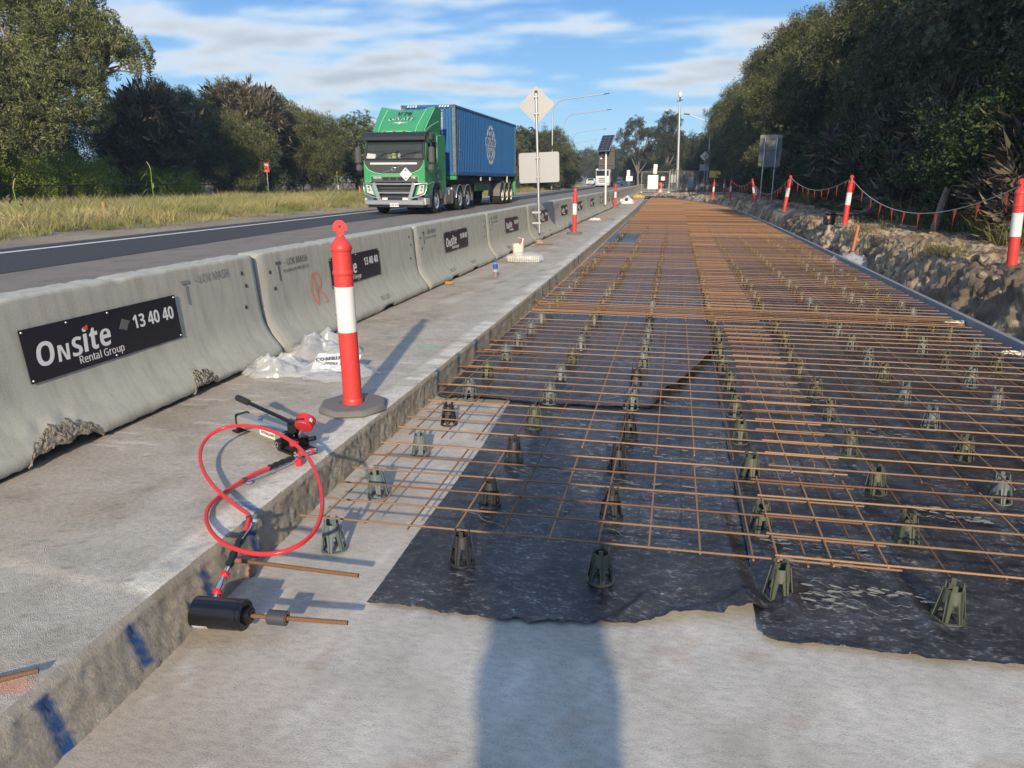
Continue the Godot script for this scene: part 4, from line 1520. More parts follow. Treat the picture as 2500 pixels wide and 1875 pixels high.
func build_signs() -> void:
	# diamond sign bolted to a barrier, seen from behind
	var t := thing("road_sign", "blank grey backs of diamond and square signs on one steel post at barrier", "road sign", at_turn(Vector3(-3.06, 0.4, -16.6), 0.0, 0.0, 0.037))
	post(t, "post", Vector3(0, 0, 0), Vector3(0, 3.06, 0), 0.030)
	var cap := MB.new()
	cap.lathe([Vector2(0.0, 3.085), Vector2(0.02, 3.082), Vector2(0.034, 3.07), Vector2(0.034, 3.03)], 14)
	part(cap, "post_cap", M.dark_grey, t)
	plate(rounded(0.58, 0.58, 0.04), 0.004, "diamond_plate", M.sign_back, t, Transform3D(Basis(Vector3.BACK, PI / 4), Vector3(0.0, 2.78, -0.04)))
	plate(rounded(0.93, 0.66, 0.045), 0.004, "square_plate", M.sign_back, t, Transform3D(Basis(Vector3.BACK, 0.0), Vector3(0.02, 1.45, -0.04)))
	for y in [2.95, 2.6, 1.66, 1.24]:
		var mb := MB.new()
		mb.box(Vector3(0, y, 0.0), Vector3(0.09, 0.03, 0.075), 0.004)
		part(mb, "clamp", M.galvanised, t)
	for y in [0.22, 0.46]:
		var mb := MB.new()
		mb.box(Vector3(-0.07, y, -0.01), Vector3(0.19, 0.05, 0.05), 0.005)
		mb.box(Vector3(0, y, 0.034), Vector3(0.1, 0.045, 0.012), 0.003)
		part(mb, "bracket", M.galvanised, t)
	# solar panel with the box of a radar sign
	t = thing("solar_speed_sign", "tilted solar panel and dark sign box on white post at barrier", "solar sign", at_turn(Vector3(-3.11, 0.5, -33.2), 0.0, 0.0, 0.022))
	post(t, "post", Vector3.ZERO, Vector3(0, 2.5, 0), 0.045, M.white_paint)
	var mb2 := MB.new()
	mb2.box(Vector3(0.02, 1.98, -0.2), Vector3(0.74, 0.95, 0.16), 0.015)
	var bx2 := part(mb2, "sign_box", M.dark_grey, t)
	for y in [1.72, 2.3]:
		mb2 = MB.new()
		mb2.box(Vector3(0, y, -0.10), Vector3(0.7, 0.05, 0.05), 0.006)
		part(mb2, "rail", M.trim_grey, t)
	mb2 = MB.new()
	mb2.box(Vector3(-0.22, 2.0, -0.10), Vector3(0.08, 0.08, 0.005))
	part(mb2, "maker_plate", M.sign_white, t)
	mb2 = MB.new()
	mb2.box(Vector3(-0.16, 2.14, -0.07), Vector3(0.16, 0.2, 0.1), 0.01)
	part(mb2, "control_box", M.black_plastic, t)
	var pn := Node3D.new()
	pn.transform = Transform3D(Basis.from_euler(Vector3(0.92, -0.38, 0.0)), Vector3(0.0, 2.62, 0.06))
	put(pn, "solar_panel", t)
	mb2 = MB.new()
	mb2.box(Vector3.ZERO, Vector3(0.62, 0.035, 0.86), 0.004, Basis(Vector3.RIGHT, PI * 0.5 - PI * 0.5))
	# the panel lies in its own x-z plane and is tipped towards the sun
	part(mb2, "frame", M.alloy, pn)
	for i in 3:
		for j in 6:
			var c := MB.new()
			c.box(Vector3(-0.19 + i * 0.19, 0.0195, -0.345 + j * 0.138), Vector3(0.18, 0.004, 0.13), 0.001)
			part(c, "cell", M.solar_cell, pn)
	# dark board on two posts on the bank
	t = thing("sign_board", "dark grey back of a tall sign board on two steel posts", "sign board", at_turn(Vector3(4.3, 0.45, -38.0), -0.06))
	for x in [-0.27, 0.27]:
		post(t, "post", Vector3(x, 0, 0), Vector3(x, 3.1, 0), 0.036)
	plate(rounded(1.02, 1.48, 0.06), 0.006, "board", M.sign_back_dark, t, Transform3D(Basis.IDENTITY, Vector3(0.0, 2.46, -0.07)))
	for y in [1.95, 2.5, 3.02]:
		var mb := MB.new()
		mb.box(Vector3(0, y, -0.045), Vector3(1.0, 0.035, 0.03), 0.004)
		part(mb, "stiffener", M.sign_back_dark, t)
	plate(rounded(0.13, 0.11, 0.01), 0.003, "sticker", M.yellow_sign, t, Transform3D(Basis.IDENTITY, Vector3(-0.43, 1.84, -0.062)))
	# small red sign in the verge
	t = thing("marker_sign", "small red plate on a thin post in the dry grass", "marker sign", at_turn(Vector3(-25.75, 0.28, -43.0), 0.5))
	post(t, "post", Vector3.ZERO, Vector3(0, 2.1, 0), 0.028)
	plate(rounded(0.32, 0.6, 0.03), 0.004, "red_plate", M.red_ink, t, Transform3D(Basis.IDENTITY, Vector3(0, 2.05, 0.035)))
	plate(rounded(0.2, 0.16, 0.01), 0.002, "white_mark", M.sign_white, t, Transform3D(Basis.IDENTITY, Vector3(0, 2.18, 0.04)))
	# pegs in the verge
	for q in [[-19.2, 0.3, -21.4, "timber_orange", "leaning orange timber peg in the dry verge grass", 0.55, -0.12], [-23.1, 0.3, -47.6, "sign_white", "short white peg in the verge grass near the maize plants", 0.9, 0.02], [-26.0, 0.3, -51.8, "sign_white", "slim white peg beside the tallest maize at the fence", 0.8, 0.05], [-21.2, 0.3, -47.0, "timber_orange", "small orange and white peg in the verge near the truck", 0.8, 0.03]]:
		var o := MB.new()
		o.box(Vector3(0, q[5] * 0.5, 0), Vector3(0.10, q[5], 0.06), 0.01)
		o.box(Vector3(0.0, q[5] + 0.01, 0), Vector3(0.07, 0.05, 0.04), 0.01)
		var p := part(o, "survey_peg", M[q[3]])
		p.transform = at_turn(Vector3(q[0], q[1] - 0.03, q[2]), 0.3, 0.0, q[6])
		tag(p, q[4], "peg")
	# orange peg at the trench and an old timber post in the scrub
	var pg := MB.new()
	pg.box(Vector3(0, 0.24, 0), Vector3(0.05, 0.5, 0.05), 0.008)
	var po := part(pg, "survey_peg", M.timber_orange)
	po.transform = at_turn(Vector3(3.43, 0.25, -15.2), 0.2, 0.0, -0.10)
	tag(po, "orange square peg standing in the trench wall below the black case", "peg")
	pg = MB.new()
	var pts := []
	var rr := []
	for k in 8:
		pts.append(Vector3(sin(k * 0.9) * 0.006, k * 0.135, cos(k) * 0.006))
		rr.append(0.085 - k * 0.002)
	pg.tube(pts, rr, 12)
	var tp := part(pg, "timber_post", M.timber)
	tp.transform = at_turn(Vector3(5.15, 0.5, -16.3), 0.0, 0.0, -0.16)
	tag(tp, "weathered round timber post leaning in the shaded grass", "post")
	# street lamps over the far road
	for q in [[-15.3, -91.0, 11.2, 6.2, "curved steel street lamp rising nearest behind the bushes"], [-16.6, -109.0, 11.0, 6.2, "curved steel street lamp second along the road bend"], [-21.1, -150.0, 11.0, 6.2, "curved steel street lamp third along the road bend"], [-27.3, -195.0, 11.2, 5.6, "curved steel street lamp last along the road bend"]]:
		var l := thing("street_lamp", q[4], "street lamp", Transform3D(Basis.IDENTITY, Vector3(q[0], 0.25, q[1])), "street lamps along the far road")
		var h: float = q[2]
		var w: float = q[3]
		var mb := MB.new()
		mb.tube([Vector3(0, 0, 0), Vector3(0, h - 3.2, 0), Vector3(0.02, h - 2.2, 0)], [0.11, 0.085, 0.08], 10)
		part(mb, "pole", M.galvanised, l)
		mb = MB.new()
		var cv := []
		for k in 10:
			var a := PI / 2 * k / 9.0
			cv.append(Vector3(1.7 * (1.0 - cos(a)), h - 2.2 + 1.6 * sin(a), 0))
		for k in 6:
			cv.append(Vector3(lerpf(1.7, w, (k + 1) / 6.0), h - 0.6 + 0.5 * (k + 1) / 6.0, 0))
		mb.tube(cv, 0.062, 8)
		part(mb, "arm", M.galvanised, l)
		mb = MB.new()
		mb.box(Vector3(w + 0.25, h - 0.1, 0), Vector3(0.7, 0.09, 0.28), 0.03, Basis(Vector3.BACK, 0.12))
		part(mb, "lamp_head", M.trim_grey, l)
	var l2 := thing("street_lamp", "short arm street lamp head poking out of the trees", "street lamp", Transform3D(Basis.IDENTITY, Vector3(3.6, 0.4, -95.0)), "street lamps along the far road")
	post(l2, "pole", Vector3.ZERO, Vector3(0, 7.9, 0), 0.1)
	var ar := MB.new()
	ar.tube([Vector3(0, 7.9, 0), Vector3(-0.7, 8.05, 0), Vector3(-1.8, 8.4, 0), Vector3(-2.6, 8.75, 0)], 0.05, 8)
	part(ar, "arm", M.galvanised, l2)
	ar = MB.new()
	ar.box(Vector3(-2.95, 8.82, 0), Vector3(0.75, 0.14, 0.32), 0.04, Basis(Vector3.BACK, -0.1))
	part(ar, "lamp_head", M.trim_grey, l2)
	# camera pole
	var c := thing("camera_pole", "tall steel pole topped by a white camera dome", "pole", Transform3D(Basis.IDENTITY, Vector3(0.05, 0.3, -85.0)))
	ar = MB.new()
	ar.tube([Vector3.ZERO, Vector3(-0.1, 3.0, 0), Vector3(-0.3, 9.4, 0)], [0.21, 0.18, 0.10], 12)
	part(ar, "pole", M.galvanised, c)
	ar = MB.new()
	ar.tube([Vector3(-0.65, 9.45, 0), Vector3(0.0, 9.6, 0)], 0.05, 6)
	ar.tube([Vector3(-0.3, 9.3, 0), Vector3(-0.3, 10.0, 0)], 0.09, 8)
	part(ar, "bracket", M.trim_grey, c)
	ar = MB.new()
	ar.lathe([Vector2(0.0, 9.85), Vector2(0.16, 9.88), Vector2(0.22, 10.05), Vector2(0.2, 10.25), Vector2(0.1, 10.4), Vector2(0.0, 10.43)], 14, Transform3D(Basis.IDENTITY, Vector3(-0.3, 0, 0)))
	part(ar, "camera_dome", M.sign_white, c)

# ---------------------------------------------------------------- the far end of the works
func fence_panel(a: Vector3, b: Vector3, h: float, label: String) -> void:
	var t := thing("fence_panel", label, "fence", Transform3D(Basis.IDENTITY, a), "temporary wire fence panels")
	var d := b - a
	var u := Vector3.UP
	for p in [Vector3.ZERO, d]:
		post(t, "frame_post", p, p + u * h, 0.03, null, 8)
	for y in [0.15, h - 0.03]:
		post(t, "frame_rail", u * y, d + u * y, 0.024, null, 8)
	# wire infill: too fine to pick apart singly
	var mb := MB.new()
	var n := int(d.length() / 0.15)
	for k in n:
		var s := (k + 0.5) / n
		mb.tube([d * s + u * 0.15, d * s + u * (h - 0.03)], 0.004, 4, false)
	for k in 10:
		var y := lerpf(0.3, h - 0.15, k / 9.0)
		mb.tube([u * y, d + u * y], 0.0045, 4, false)
	var w := part(mb, "wire_infill", M.galvanised, t)
	w.set_meta("kind", "stuff")
	for p in [Vector3.ZERO, d]:
		var f := MB.new()
		f.box(p + Vector3(0, 0.07, 0), Vector3(0.24, 0.14, 0.6), 0.02)
		part(f, "foot_block", M.cream, t)

func cone(at: Vector3, h: float, label: String, tilt := 0.0) -> void:
	var t := thing("traffic_cone", label, "traffic cone", at_turn(at, 0.3, 0.0, tilt, h / 0.7), "orange traffic cones")
	var mb := MB.new()
	mb.box(Vector3(0, 0.02, 0), Vector3(0.38, 0.04, 0.38), 0.012)
	part(mb, "base", M.orange, t)
	mb = MB.new()
	mb.lathe([Vector2(0.15, 0.04), Vector2(0.118, 0.2)], 16)
	mb.lathe([Vector2(0.062, 0.48), Vector2(0.028, 0.68), Vector2(0.0, 0.70)], 16)
	part(mb, "cone_body", M.orange, t)
	mb = MB.new()
	mb.lathe([Vector2(0.120, 0.198), Vector2(0.063, 0.482)], 16)
	part(mb, "reflective_band", M.reflective_white, t)

func build_far_site() -> void:
	var f := [[Vector3(-3.55, 0.22, -76.0), Vector3(-0.8, 0.22, -75.5), 2.1, "wire fence panel with large white board beside the barrier end"], [Vector3(-0.75, 0.22, -75.6), Vector3(2.3, 0.28, -92.5), 2.25, "wire fence panel running slanting past the camera pole"], [Vector3(2.5, 0.3, -93.5), Vector3(6.0, 0.35, -95.0), 2.4, "wire fence panel behind the far diamond sign"], [Vector3(6.1, 0.35, -95.0), Vector3(8.2, 0.4, -95.5), 2.3, "wire fence panel half hidden in the trees"]]
	for q in f:
		fence_panel(q[0], q[1], q[2], q[3])
	var t := thing("notice_board", "large blank white board hung on the wire fence", "board", Transform3D(Basis.IDENTITY, Vector3(-2.4, 0.62, -75.6)))
	plate(rounded(1.03, 1.36, 0.02), 0.01, "board", M.sign_white, t, Transform3D(Basis(Vector3.BACK, 0.02), Vector3(0, 0.68, 0.03)))
	for k in 5:
		var mb := MB.new()
		mb.box(Vector3(0, 0.3 + k * 0.2, 0.037), Vector3(0.9, 0.008, 0.002))
		part(mb, "faint_line", M.trim_light, t)
	t = thing("narrow_sign", "narrow white sign on a thin post behind the white board", "sign", Transform3D(Basis.IDENTITY, Vector3(-2.35, 0.25, -80.0)))
	post(t, "post", Vector3.ZERO, Vector3(0.03, 2.7, 0), 0.025)
	plate(rounded(0.40, 0.96, 0.03), 0.006, "plate", M.sign_white, t, Transform3D(Basis(Vector3.BACK, -0.04), Vector3(0, 2.37, 0.035)))
	var p := plate(rounded(0.36, 0.37, 0.01), 0.005, "small_notice", M.sign_white, null, Transform3D(Basis.IDENTITY, Vector3(-1.43, 1.65, -75.55)))
	tag(p, "small white notice hung on the wire fence beside the board", "notice")
	# red water barrier end
	t = thing("plastic_barrier", "small red plastic barrier behind the white board", "barrier", at_turn(Vector3(-1.7, 0.22, -78.0), 0.2))
	var mb2 := MB.new()
	mb2.prism(PackedVector2Array([Vector2(-0.28, 0.0), Vector2(0.28, 0.0), Vector2(0.24, 0.25), Vector2(0.13, 0.45), Vector2(0.12, 1.0), Vector2(-0.12, 1.0), Vector2(-0.13, 0.45), Vector2(-0.24, 0.25)]), 1.2, Transform3D(Basis.IDENTITY, Vector3(0, 0, -1.0)))
	part(mb2, "body", M.orange, t)
	mb2 = MB.new()
	mb2.box(Vector3(0, 0.6, 0.205), Vector3(0.1, 0.3, 0.01), 0.003)
	part(mb2, "recess", M.red_ink, t)
	var cl := "orange and white traffic cone standing at the far fence"
	cone(Vector3(-1.42, 0.22, -66.5), 0.72, "orange and white traffic cone standing behind the plastic roll")
	cone(Vector3(0.45, 0.28, -88.0), 0.6, cl, 0.1)
	cone(Vector3(0.98, 0.25, -77.0), 0.72, cl, -0.04)
	cone(Vector3(2.3, 0.28, -83.0), 0.85, cl)
	cone(Vector3(2.05, 0.28, -80.0), 1.0, cl)
	cone(Vector3(4.7, 0.5, -46.0), 0.72, "orange and white traffic cone lost in grass behind the leaning bollard", 0.1)
	# far diamond and its plate, seen from behind
	t = thing("road_sign", "white diamond sign with square plate at the far fence", "road sign", Transform3D(Basis.IDENTITY, Vector3(3.1, 0.3, -90.0)))
	post(t, "post", Vector3.ZERO, Vector3(-0.1, 4.3, 0), 0.05)
	plate(rounded(0.78, 0.78, 0.05), 0.006, "diamond_plate", M.sign_white, t, Transform3D(Basis(Vector3.BACK, PI / 4), Vector3(-0.12, 3.86, -0.06)))
	plate(rounded(1.06, 0.70, 0.05), 0.006, "square_plate", M.sign_back, t, Transform3D(Basis(Vector3.BACK, 0.03), Vector3(-0.1, 2.6, -0.06)))
	t = thing("yellow_notice", "pair of yellow notice plates on a short post", "notice", Transform3D(Basis.IDENTITY, Vector3(3.4, 0.35, -72.0)))
	post(t, "post", Vector3.ZERO, Vector3(0, 1.9, 0), 0.03)
	for x in [-0.26, 0.27]:
		plate(rounded(0.48, 0.62, 0.02), 0.006, "yellow_plate", M.yellow_sign, t, Transform3D(Basis.IDENTITY, Vector3(x, 1.68, 0.04)))
	# signs and cabinets beyond the fence
	t = thing("site_cabinet", "pale blue grey cabinet standing beyond the wire fence", "cabinet", Transform3D(Basis.IDENTITY, Vector3(1.85, 0.3, -110.0)))
	var cb := MB.new()
	cb.box(Vector3(0, 0.85, 0), Vector3(0.8, 1.6, 0.6), 0.03)
	part(cb, "body", M.sign_back, t)
	cb = MB.new()
	cb.box(Vector3(0.0, 0.9, 0.305), Vector3(0.66, 1.3, 0.012), 0.004)
	part(cb, "door", M.trim_light, t)
	t = thing("road_sign", "pair of grey sign backs on two posts beyond the fence", "road sign", Transform3D(Basis.IDENTITY, Vector3(-0.5, 0.3, -108.0)))
	for x in [-0.25, 0.2]:
		post(t, "post", Vector3(x, 0, 0), Vector3(x, 2.7, 0), 0.03)
		plate(rounded(0.34, 1.1, 0.02), 0.006, "plate", M.sign_back, t, Transform3D(Basis.IDENTITY, Vector3(x, 1.35, 0.05)))
	for q in [[-10.6, -118.0, 0.5, 1.0, 2.2, "narrow white sign on post at the far roadside"], [-10.3, -116.0, 1.0, 0.75, 1.4, "white rectangular sign low at the far roadside"]]:
		t = thing("narrow_sign", q[5], "sign", Transform3D(Basis.IDENTITY, Vector3(q[0] + 3.0, 0.25, q[1])))
		post(t, "post", Vector3.ZERO, Vector3(0, q[4] + 0.3, 0), 0.03)
		plate(rounded(q[2], q[3], 0.03), 0.006, "plate", M.sign_white, t, Transform3D(Basis.IDENTITY, Vector3(0, q[4], 0.04)))
	# workers far behind the fence are only specks in the photo; a black bollard at the roadside
	var bb := MB.new()
	bb.lathe([Vector2(0.0, 0.0), Vector2(0.16, 0.0), Vector2(0.12, 0.1), Vector2(0.09, 0.15), Vector2(0.08, 1.0), Vector2(0.12, 1.05), Vector2(0.12, 1.25), Vector2(0.0, 1.35)], 12)
	var bo := part(bb, "post_box", M.black_plastic)
	bo.transform = Transform3D(Basis.IDENTITY, Vector3(-5.9, 0.22, -105.0))
	tag(bo, "dark round post beside the far end of the barriers", "post")
	# rolled black plastic across the end of the mesh
	var rr := MB.new()
	var pts := []
	var rad := []
	var n := noise(31, 1.1, 3)
	for k in 40:
		var s := k / 39.0
		var x := lerpf(-2.5, 0.0, s)
		pts.append(Vector3(x, 0.15 + n.get_noise_1d(x * 3.0) * 0.05, -60.8 + (x + 2.5) * 0.55 + n.get_noise_1d(x * 2.0 + 30) * 0.2))
		rad.append(0.12 + n.get_noise_1d(x * 6.0 + 9) * 0.06)
	rr.tube(pts, rad, 10)
	var roll := part(rr, "plastic_roll", M.black_plastic)
	tag(roll, "rolled up black plastic lying across the end of the mesh", "plastic roll")
	# broken pale clods and hoses on the far bank: a strewn heap nobody could count
	var rb := MB.new()
	var r2 := RandomNumberGenerator.new()
	r2.seed = 5
	for k in 260:
		var d := r2.randf_range(46.0, 63.0)
		var x := along(FORM, d) + 0.5 + r2.randf() * 2.6
		var s := r2.randf_range(0.04, 0.16)
		rb.box(Vector3(x, 0.38 + r2.randf_range(-0.05, 0.1), -d), Vector3(s * 1.6, s * 0.6, s), s * 0.2, Basis.from_euler(Vector3(r2.randf() * 3, r2.randf() * 3, r2.randf() * 3)))
	var rub := part(rb, "rubble", M.rubble)
	rub.set_meta("kind", "stuff")
	tag(rub, "pale broken clods strewn over the far bank", "rubble")

# ---------------------------------------------------------------- the green truck, its trailer and the container
func wheel(parent: Node, at: Vector3, side: float, wide: float, r := 0.50, alloy := true) -> void:
	var w := Node3D.new()
	w.transform = Transform3D(Basis(Vector3.FORWARD, side * PI / 2), at)   # local +y points outwards
	put(w, "wheel", parent)
	var mb := MB.new()
	mb.lathe([Vector2(0.30 * r / 0.5, -wide), Vector2(r * 0.92, -wide), Vector2(r, -wide + 0.05), Vector2(r, -0.05), Vector2(r * 0.94, 0.0), Vector2(0.31 * r / 0.5, 0.01)], 30)
	part(mb, "tyre", M.rubber_black, w)
	mb = MB.new()
	var q := r / 0.5
	mb.lathe([Vector2(0.31 * q, 0.01), Vector2(0.30 * q, 0.0), Vector2(0.27 * q, -0.05), Vector2(0.20 * q, -0.09), Vector2(0.15 * q, -0.03), Vector2(0.11 * q, 0.0), Vector2(0.09 * q, 0.03), Vector2(0.0, 0.035)], 24)
	part(mb, "rim", M.alloy if alloy else M.cream, w)
	mb = MB.new()
	for k in 8:
		var a := TAU * k / 8.0
		mb.box(Vector3(cos(a) * 0.235 * q, -0.055, sin(a) * 0.235 * q), Vector3(0.06, 0.03, 0.04) * q, 0.01)
	part(mb, "rim_holes", M.dark_grey, w)

func solid(parent: Node, called: String, m: Material, c: Vector3, s: Vector3, b := 0.01, turn := Basis.IDENTITY) -> MeshInstance3D:
	var mb := MB.new()
	mb.box(c, s, b, turn)
	return part(mb, called, m, parent)

func bars(parent: Node, called: String, m: Material, pts: Array, r: float, sides := 8) -> MeshInstance3D:
	var mb := MB.new()
	mb.tube(pts, r, sides)
	return part(mb, called, m, parent)

func build_vehicles() -> void:
	build_tractor()
	build_trailer()
	build_container()
	build_far_vehicles()

func build_tractor() -> void:
	var t := thing("truck_tractor", "green prime mover with bull bar hauling a blue container", "truck", Transform3D(Basis.IDENTITY, Vector3(-10.70, 0.256, -26.95)))
	var green: Material = M.truck_green
	# sides with the wheel arch cut out: outline in (z, y), pushed out along x
	for s in [-1.0, 1.0]:
		var o := PackedVector2Array([Vector2(-0.02, 0.72), Vector2(0.0, 1.2), Vector2(-0.02, 2.02), Vector2(-0.2, 2.5), Vector2(-0.36, 2.94), Vector2(-0.5, 3.03), Vector2(-2.6, 3.06), Vector2(-2.6, 1.0)])
		for k in 9:
			var a := PI * k / 8.0
			o.append(Vector2(-1.38 - cos(a) * 0.66, 0.58 + sin(a) * 0.66))
		o.append(Vector2(-0.66, 0.58))
		var mb := MB.new()
		mb.prism(o, 0.05, Transform3D(Basis(Vector3(0, 0, 1), Vector3(0, 1, 0), Vector3(-1, 0, 0)), Vector3(s * 1.225 + 0.025, 0, 0)))
		part(mb, "side_panel", green, t)
		# side window, door lines, handle
		var g := MB.new()
		g.prism(PackedVector2Array([Vector2(-0.30, 2.05), Vector2(-0.44, 2.72), Vector2(-1.35, 2.74), Vector2(-1.35, 1.98), Vector2(-0.6, 1.92)]), 0.012, Transform3D(Basis(Vector3(0, 0, 1), Vector3(0, 1, 0), Vector3(-1, 0, 0)), Vector3(s * 1.2525 + 0.006, 0, 0)))
		part(g, "side_window", M.glass_dark, t)
		for zz in [-0.28, -1.45]:
			solid(t, "door_seam", M.dark_grey, Vector3(s * 1.2505, 1.75, zz), Vector3(0.004, 1.5, 0.012), 0.0)
		solid(t, "door_handle", M.dark_grey, Vector3(s * 1.262, 1.55, -1.3), Vector3(0.03, 0.05, 0.18), 0.01)
		for q in [[-1.62, 1.78], [-1.62, 1.45]]:
			solid(t, "marker_star", M.sign_white, Vector3(s * 1.252, q[1], q[0]), Vector3(0.004, 0.09, 0.09), 0.0, Basis(Vector3.RIGHT, PI / 4))
		bars(t, "pinstripe", M.pale_green, [Vector3(s * 1.252, 1.12, -0.12), Vector3(s * 1.252, 1.22, -0.9), Vector3(s * 1.252, 1.25, -2.1)], 0.012, 4)
		bars(t, "pinstripe", M.pale_green, [Vector3(s * 1.252, 1.95, -1.5), Vector3(s * 1.252, 2.98, -1.55), Vector3(s * 1.252, 3.02, -2.1)], 0.012, 4)
		# black arch lining
		var ar := MB.new()
		var pts := []
		for k in 11:
			var a := PI * k / 10.0
			pts.append(Vector3(s * 1.2, 0.58 + sin(a) * 0.66, -1.38 - cos(a) * 0.66))
		ar.tube(pts, 0.075, 6)
		part(ar, "wheel_arch", M.trim_grey, t)
		# step and lower side
		solid(t, "step", M.trim_grey, Vector3(s * 1.16, 0.52, -0.52), Vector3(0.2, 0.5, 0.38), 0.03)
		# mirrors on arms
		var mr := Node3D.new()
		put(mr, "mirror", t)
		solid(mr, "main_housing", M.trim_grey, Vector3(s * 1.50, 2.22, -0.10), Vector3(0.24, 0.62, 0.16), 0.06)
		solid(mr, "wide_housing", M.trim_grey, Vector3(s * 1.47, 1.76, -0.08), Vector3(0.26, 0.26, 0.15), 0.06)
		bars(mr, "arm", M.black_plastic, [Vector3(s * 1.2, 2.7, -0.32), Vector3(s * 1.48, 2.66, -0.15), Vector3(s * 1.48, 1.9, -0.12), Vector3(s * 1.3, 1.75, -0.1), Vector3(s * 1.2, 1.72, -0.1)], 0.03, 8)
	solid(t, "roof_mirror", M.dark_grey, Vector3(1.30, 2.92, -0.75), Vector3(0.16, 0.30, 0.34), 0.05)
	solid(t, "roof", green, Vector3(0, 3.04, -1.53), Vector3(2.40, 0.06, 2.15), 0.02)
	solid(t, "back_wall", green, Vector3(0, 2.0, -2.57), Vector3(2.40, 2.06, 0.05), 0.01)
	solid(t, "floor_pan", M.black_plastic, Vector3(0, 1.15, -1.35), Vector3(2.38, 0.3, 2.5), 0.02)
	# front: green skirt, black nose, grey lower panel
	var fr := MB.new()
	var out := PackedVector2Array([Vector2(-1.22, 1.22), Vector2(-0.95, 1.22), Vector2(-0.95, 1.44), Vector2(0.95, 1.44), Vector2(0.95, 1.22), Vector2(1.22, 1.22), Vector2(1.24, 2.05), Vector2(-1.24, 2.05)])
	fr.prism(out, 0.06, Transform3D(Basis.IDENTITY, Vector3(0, 0, -0.045)))
	part(fr, "front_panel", green, t)
	fr = MB.new()
	fr.prism(PackedVector2Array([Vector2(-1.20, 2.08), Vector2(-1.18, 1.88), Vector2(-1.05, 1.72), Vector2(-0.8, 1.60), Vector2(-0.5, 1.545), Vector2(0.5, 1.545), Vector2(0.8, 1.60), Vector2(1.05, 1.72), Vector2(1.18, 1.88), Vector2(1.20, 2.08)]), 0.02, Transform3D(Basis.IDENTITY, Vector3(0, 0, 0.0165)))
	part(fr, "nose_panel", M.dark_grey, t)
	var rim := []
	for q in [[-1.2, 1.90], [-1.07, 1.70], [-0.82, 1.585], [-0.5, 1.53], [0.5, 1.53], [0.82, 1.585], [1.07, 1.70], [1.2, 1.90]]:
		rim.append(Vector3(q[0], q[1], 0.02))
	bars(t, "pinstripe", M.pale_green, rim, 0.014, 6)
	bars(t, "pinstripe", M.pale_green, [Vector3(-1.2, 1.23, 0.018), Vector3(-0.98, 1.23, 0.018), Vector3(-0.97, 1.45, 0.018), Vector3(0.97, 1.45, 0.018), Vector3(0.98, 1.23, 0.018), Vector3(1.2, 1.23, 0.018)], 0.013, 6)
	solid(t, "lower_panel", M.trim_grey, Vector3(0, 1.325, -0.02), Vector3(1.88, 0.21, 0.05), 0.02)
	for x in [-0.3, 0.0, 0.3]:
		solid(t, "slot", M.black_plastic, Vector3(x - 0.05, 1.34, 0.008), Vector3(0.24, 0.1, 0.008), 0.003)
	words("VOLVO", 0.075, M.sign_white, t, "lettering", Transform3D(Basis.IDENTITY, Vector3(-0.70, 1.395, 0.0075)), true)
	words("FM", 0.075, M.sign_white, t, "lettering", Transform3D(Basis.IDENTITY, Vector3(0.78, 1.395, 0.0075)), true)
	solid(t, "chrome_strip", M.sign_white, Vector3(0, 1.915, 0.045), Vector3(1.92, 0.07, 0.025), 0.01)
	bars(t, "emblem_bar", M.chrome, [Vector3(-0.45, 1.57, 0.042), Vector3(0.42, 1.85, 0.042)], 0.017, 6)
	var em := MB.new()
	var ring := []
	for k in 19:
		var a := TAU * k / 18.0
		ring.append(Vector3(cos(a) * 0.075, 1.71 + sin(a) * 0.075, 0.05))
	em.tube(ring, 0.02, 6, false)
	part(em, "emblem_ring", M.chrome, t)
	# dangerous goods diamond
	var hz := plate(rounded(0.36, 0.36, 0.02), 0.006, "hazard_plate", M.sign_white, t, Transform3D(Basis(Vector3.BACK, PI / 4), Vector3(0.50, 1.52, 0.075)))
	hz.transform.basis = Basis(Vector3.BACK, PI / 4)
	for q in [[0.15, 1.0], [-0.15, -1.0]]:
		var tr := MB.new()
		tr.prism(PackedVector2Array([Vector2(-0.06, q[0] - q[1] * 0.025), Vector2(0.06, q[0] - q[1] * 0.025), Vector2(0.0, q[0] + q[1] * 0.035)]), 0.002, Transform3D(Basis(Vector3.BACK, -PI / 4), Vector3(0, 0, 0.0035)))
		part(tr, "hazard_mark", M.dark_grey, hz)
	for y in [0.03, -0.03]:
		var tr := MB.new()
		tr.box(Vector3(0, 0, 0.004), Vector3(0.15 if y > 0 else 0.26, 0.022, 0.002), 0.0, Basis(Vector3.BACK, -PI / 4))
		var pp := part(tr, "hazard_mark", M.trim_light, hz)
		pp.position = Basis(Vector3.BACK, -PI / 4) * Vector3(0, y, 0)
	# windscreen, pillars, visor, wipers
	var wn := Vector3(0, 0.36, 0.93).normalized()
	var ws := MB.new()
	ws.face([Vector3(-1.14, 2.06, 0.015), Vector3(1.14, 2.06, 0.015), Vector3(1.10, 2.96, -0.335), Vector3(-1.10, 2.96, -0.335)], wn)
	part(ws, "windscreen", M.windscreen, t)
	for s in [-1.0, 1.0]:
		bars(t, "pillar", M.black_plastic, [Vector3(s * 1.19, 2.03, 0.0), Vector3(s * 1.15, 2.98, -0.36)], 0.055, 8)
	solid(t, "cowl", M.black_plastic, Vector3(0, 2.06, 0.0), Vector3(2.36, 0.09, 0.10), 0.03)
	var vs := MB.new()
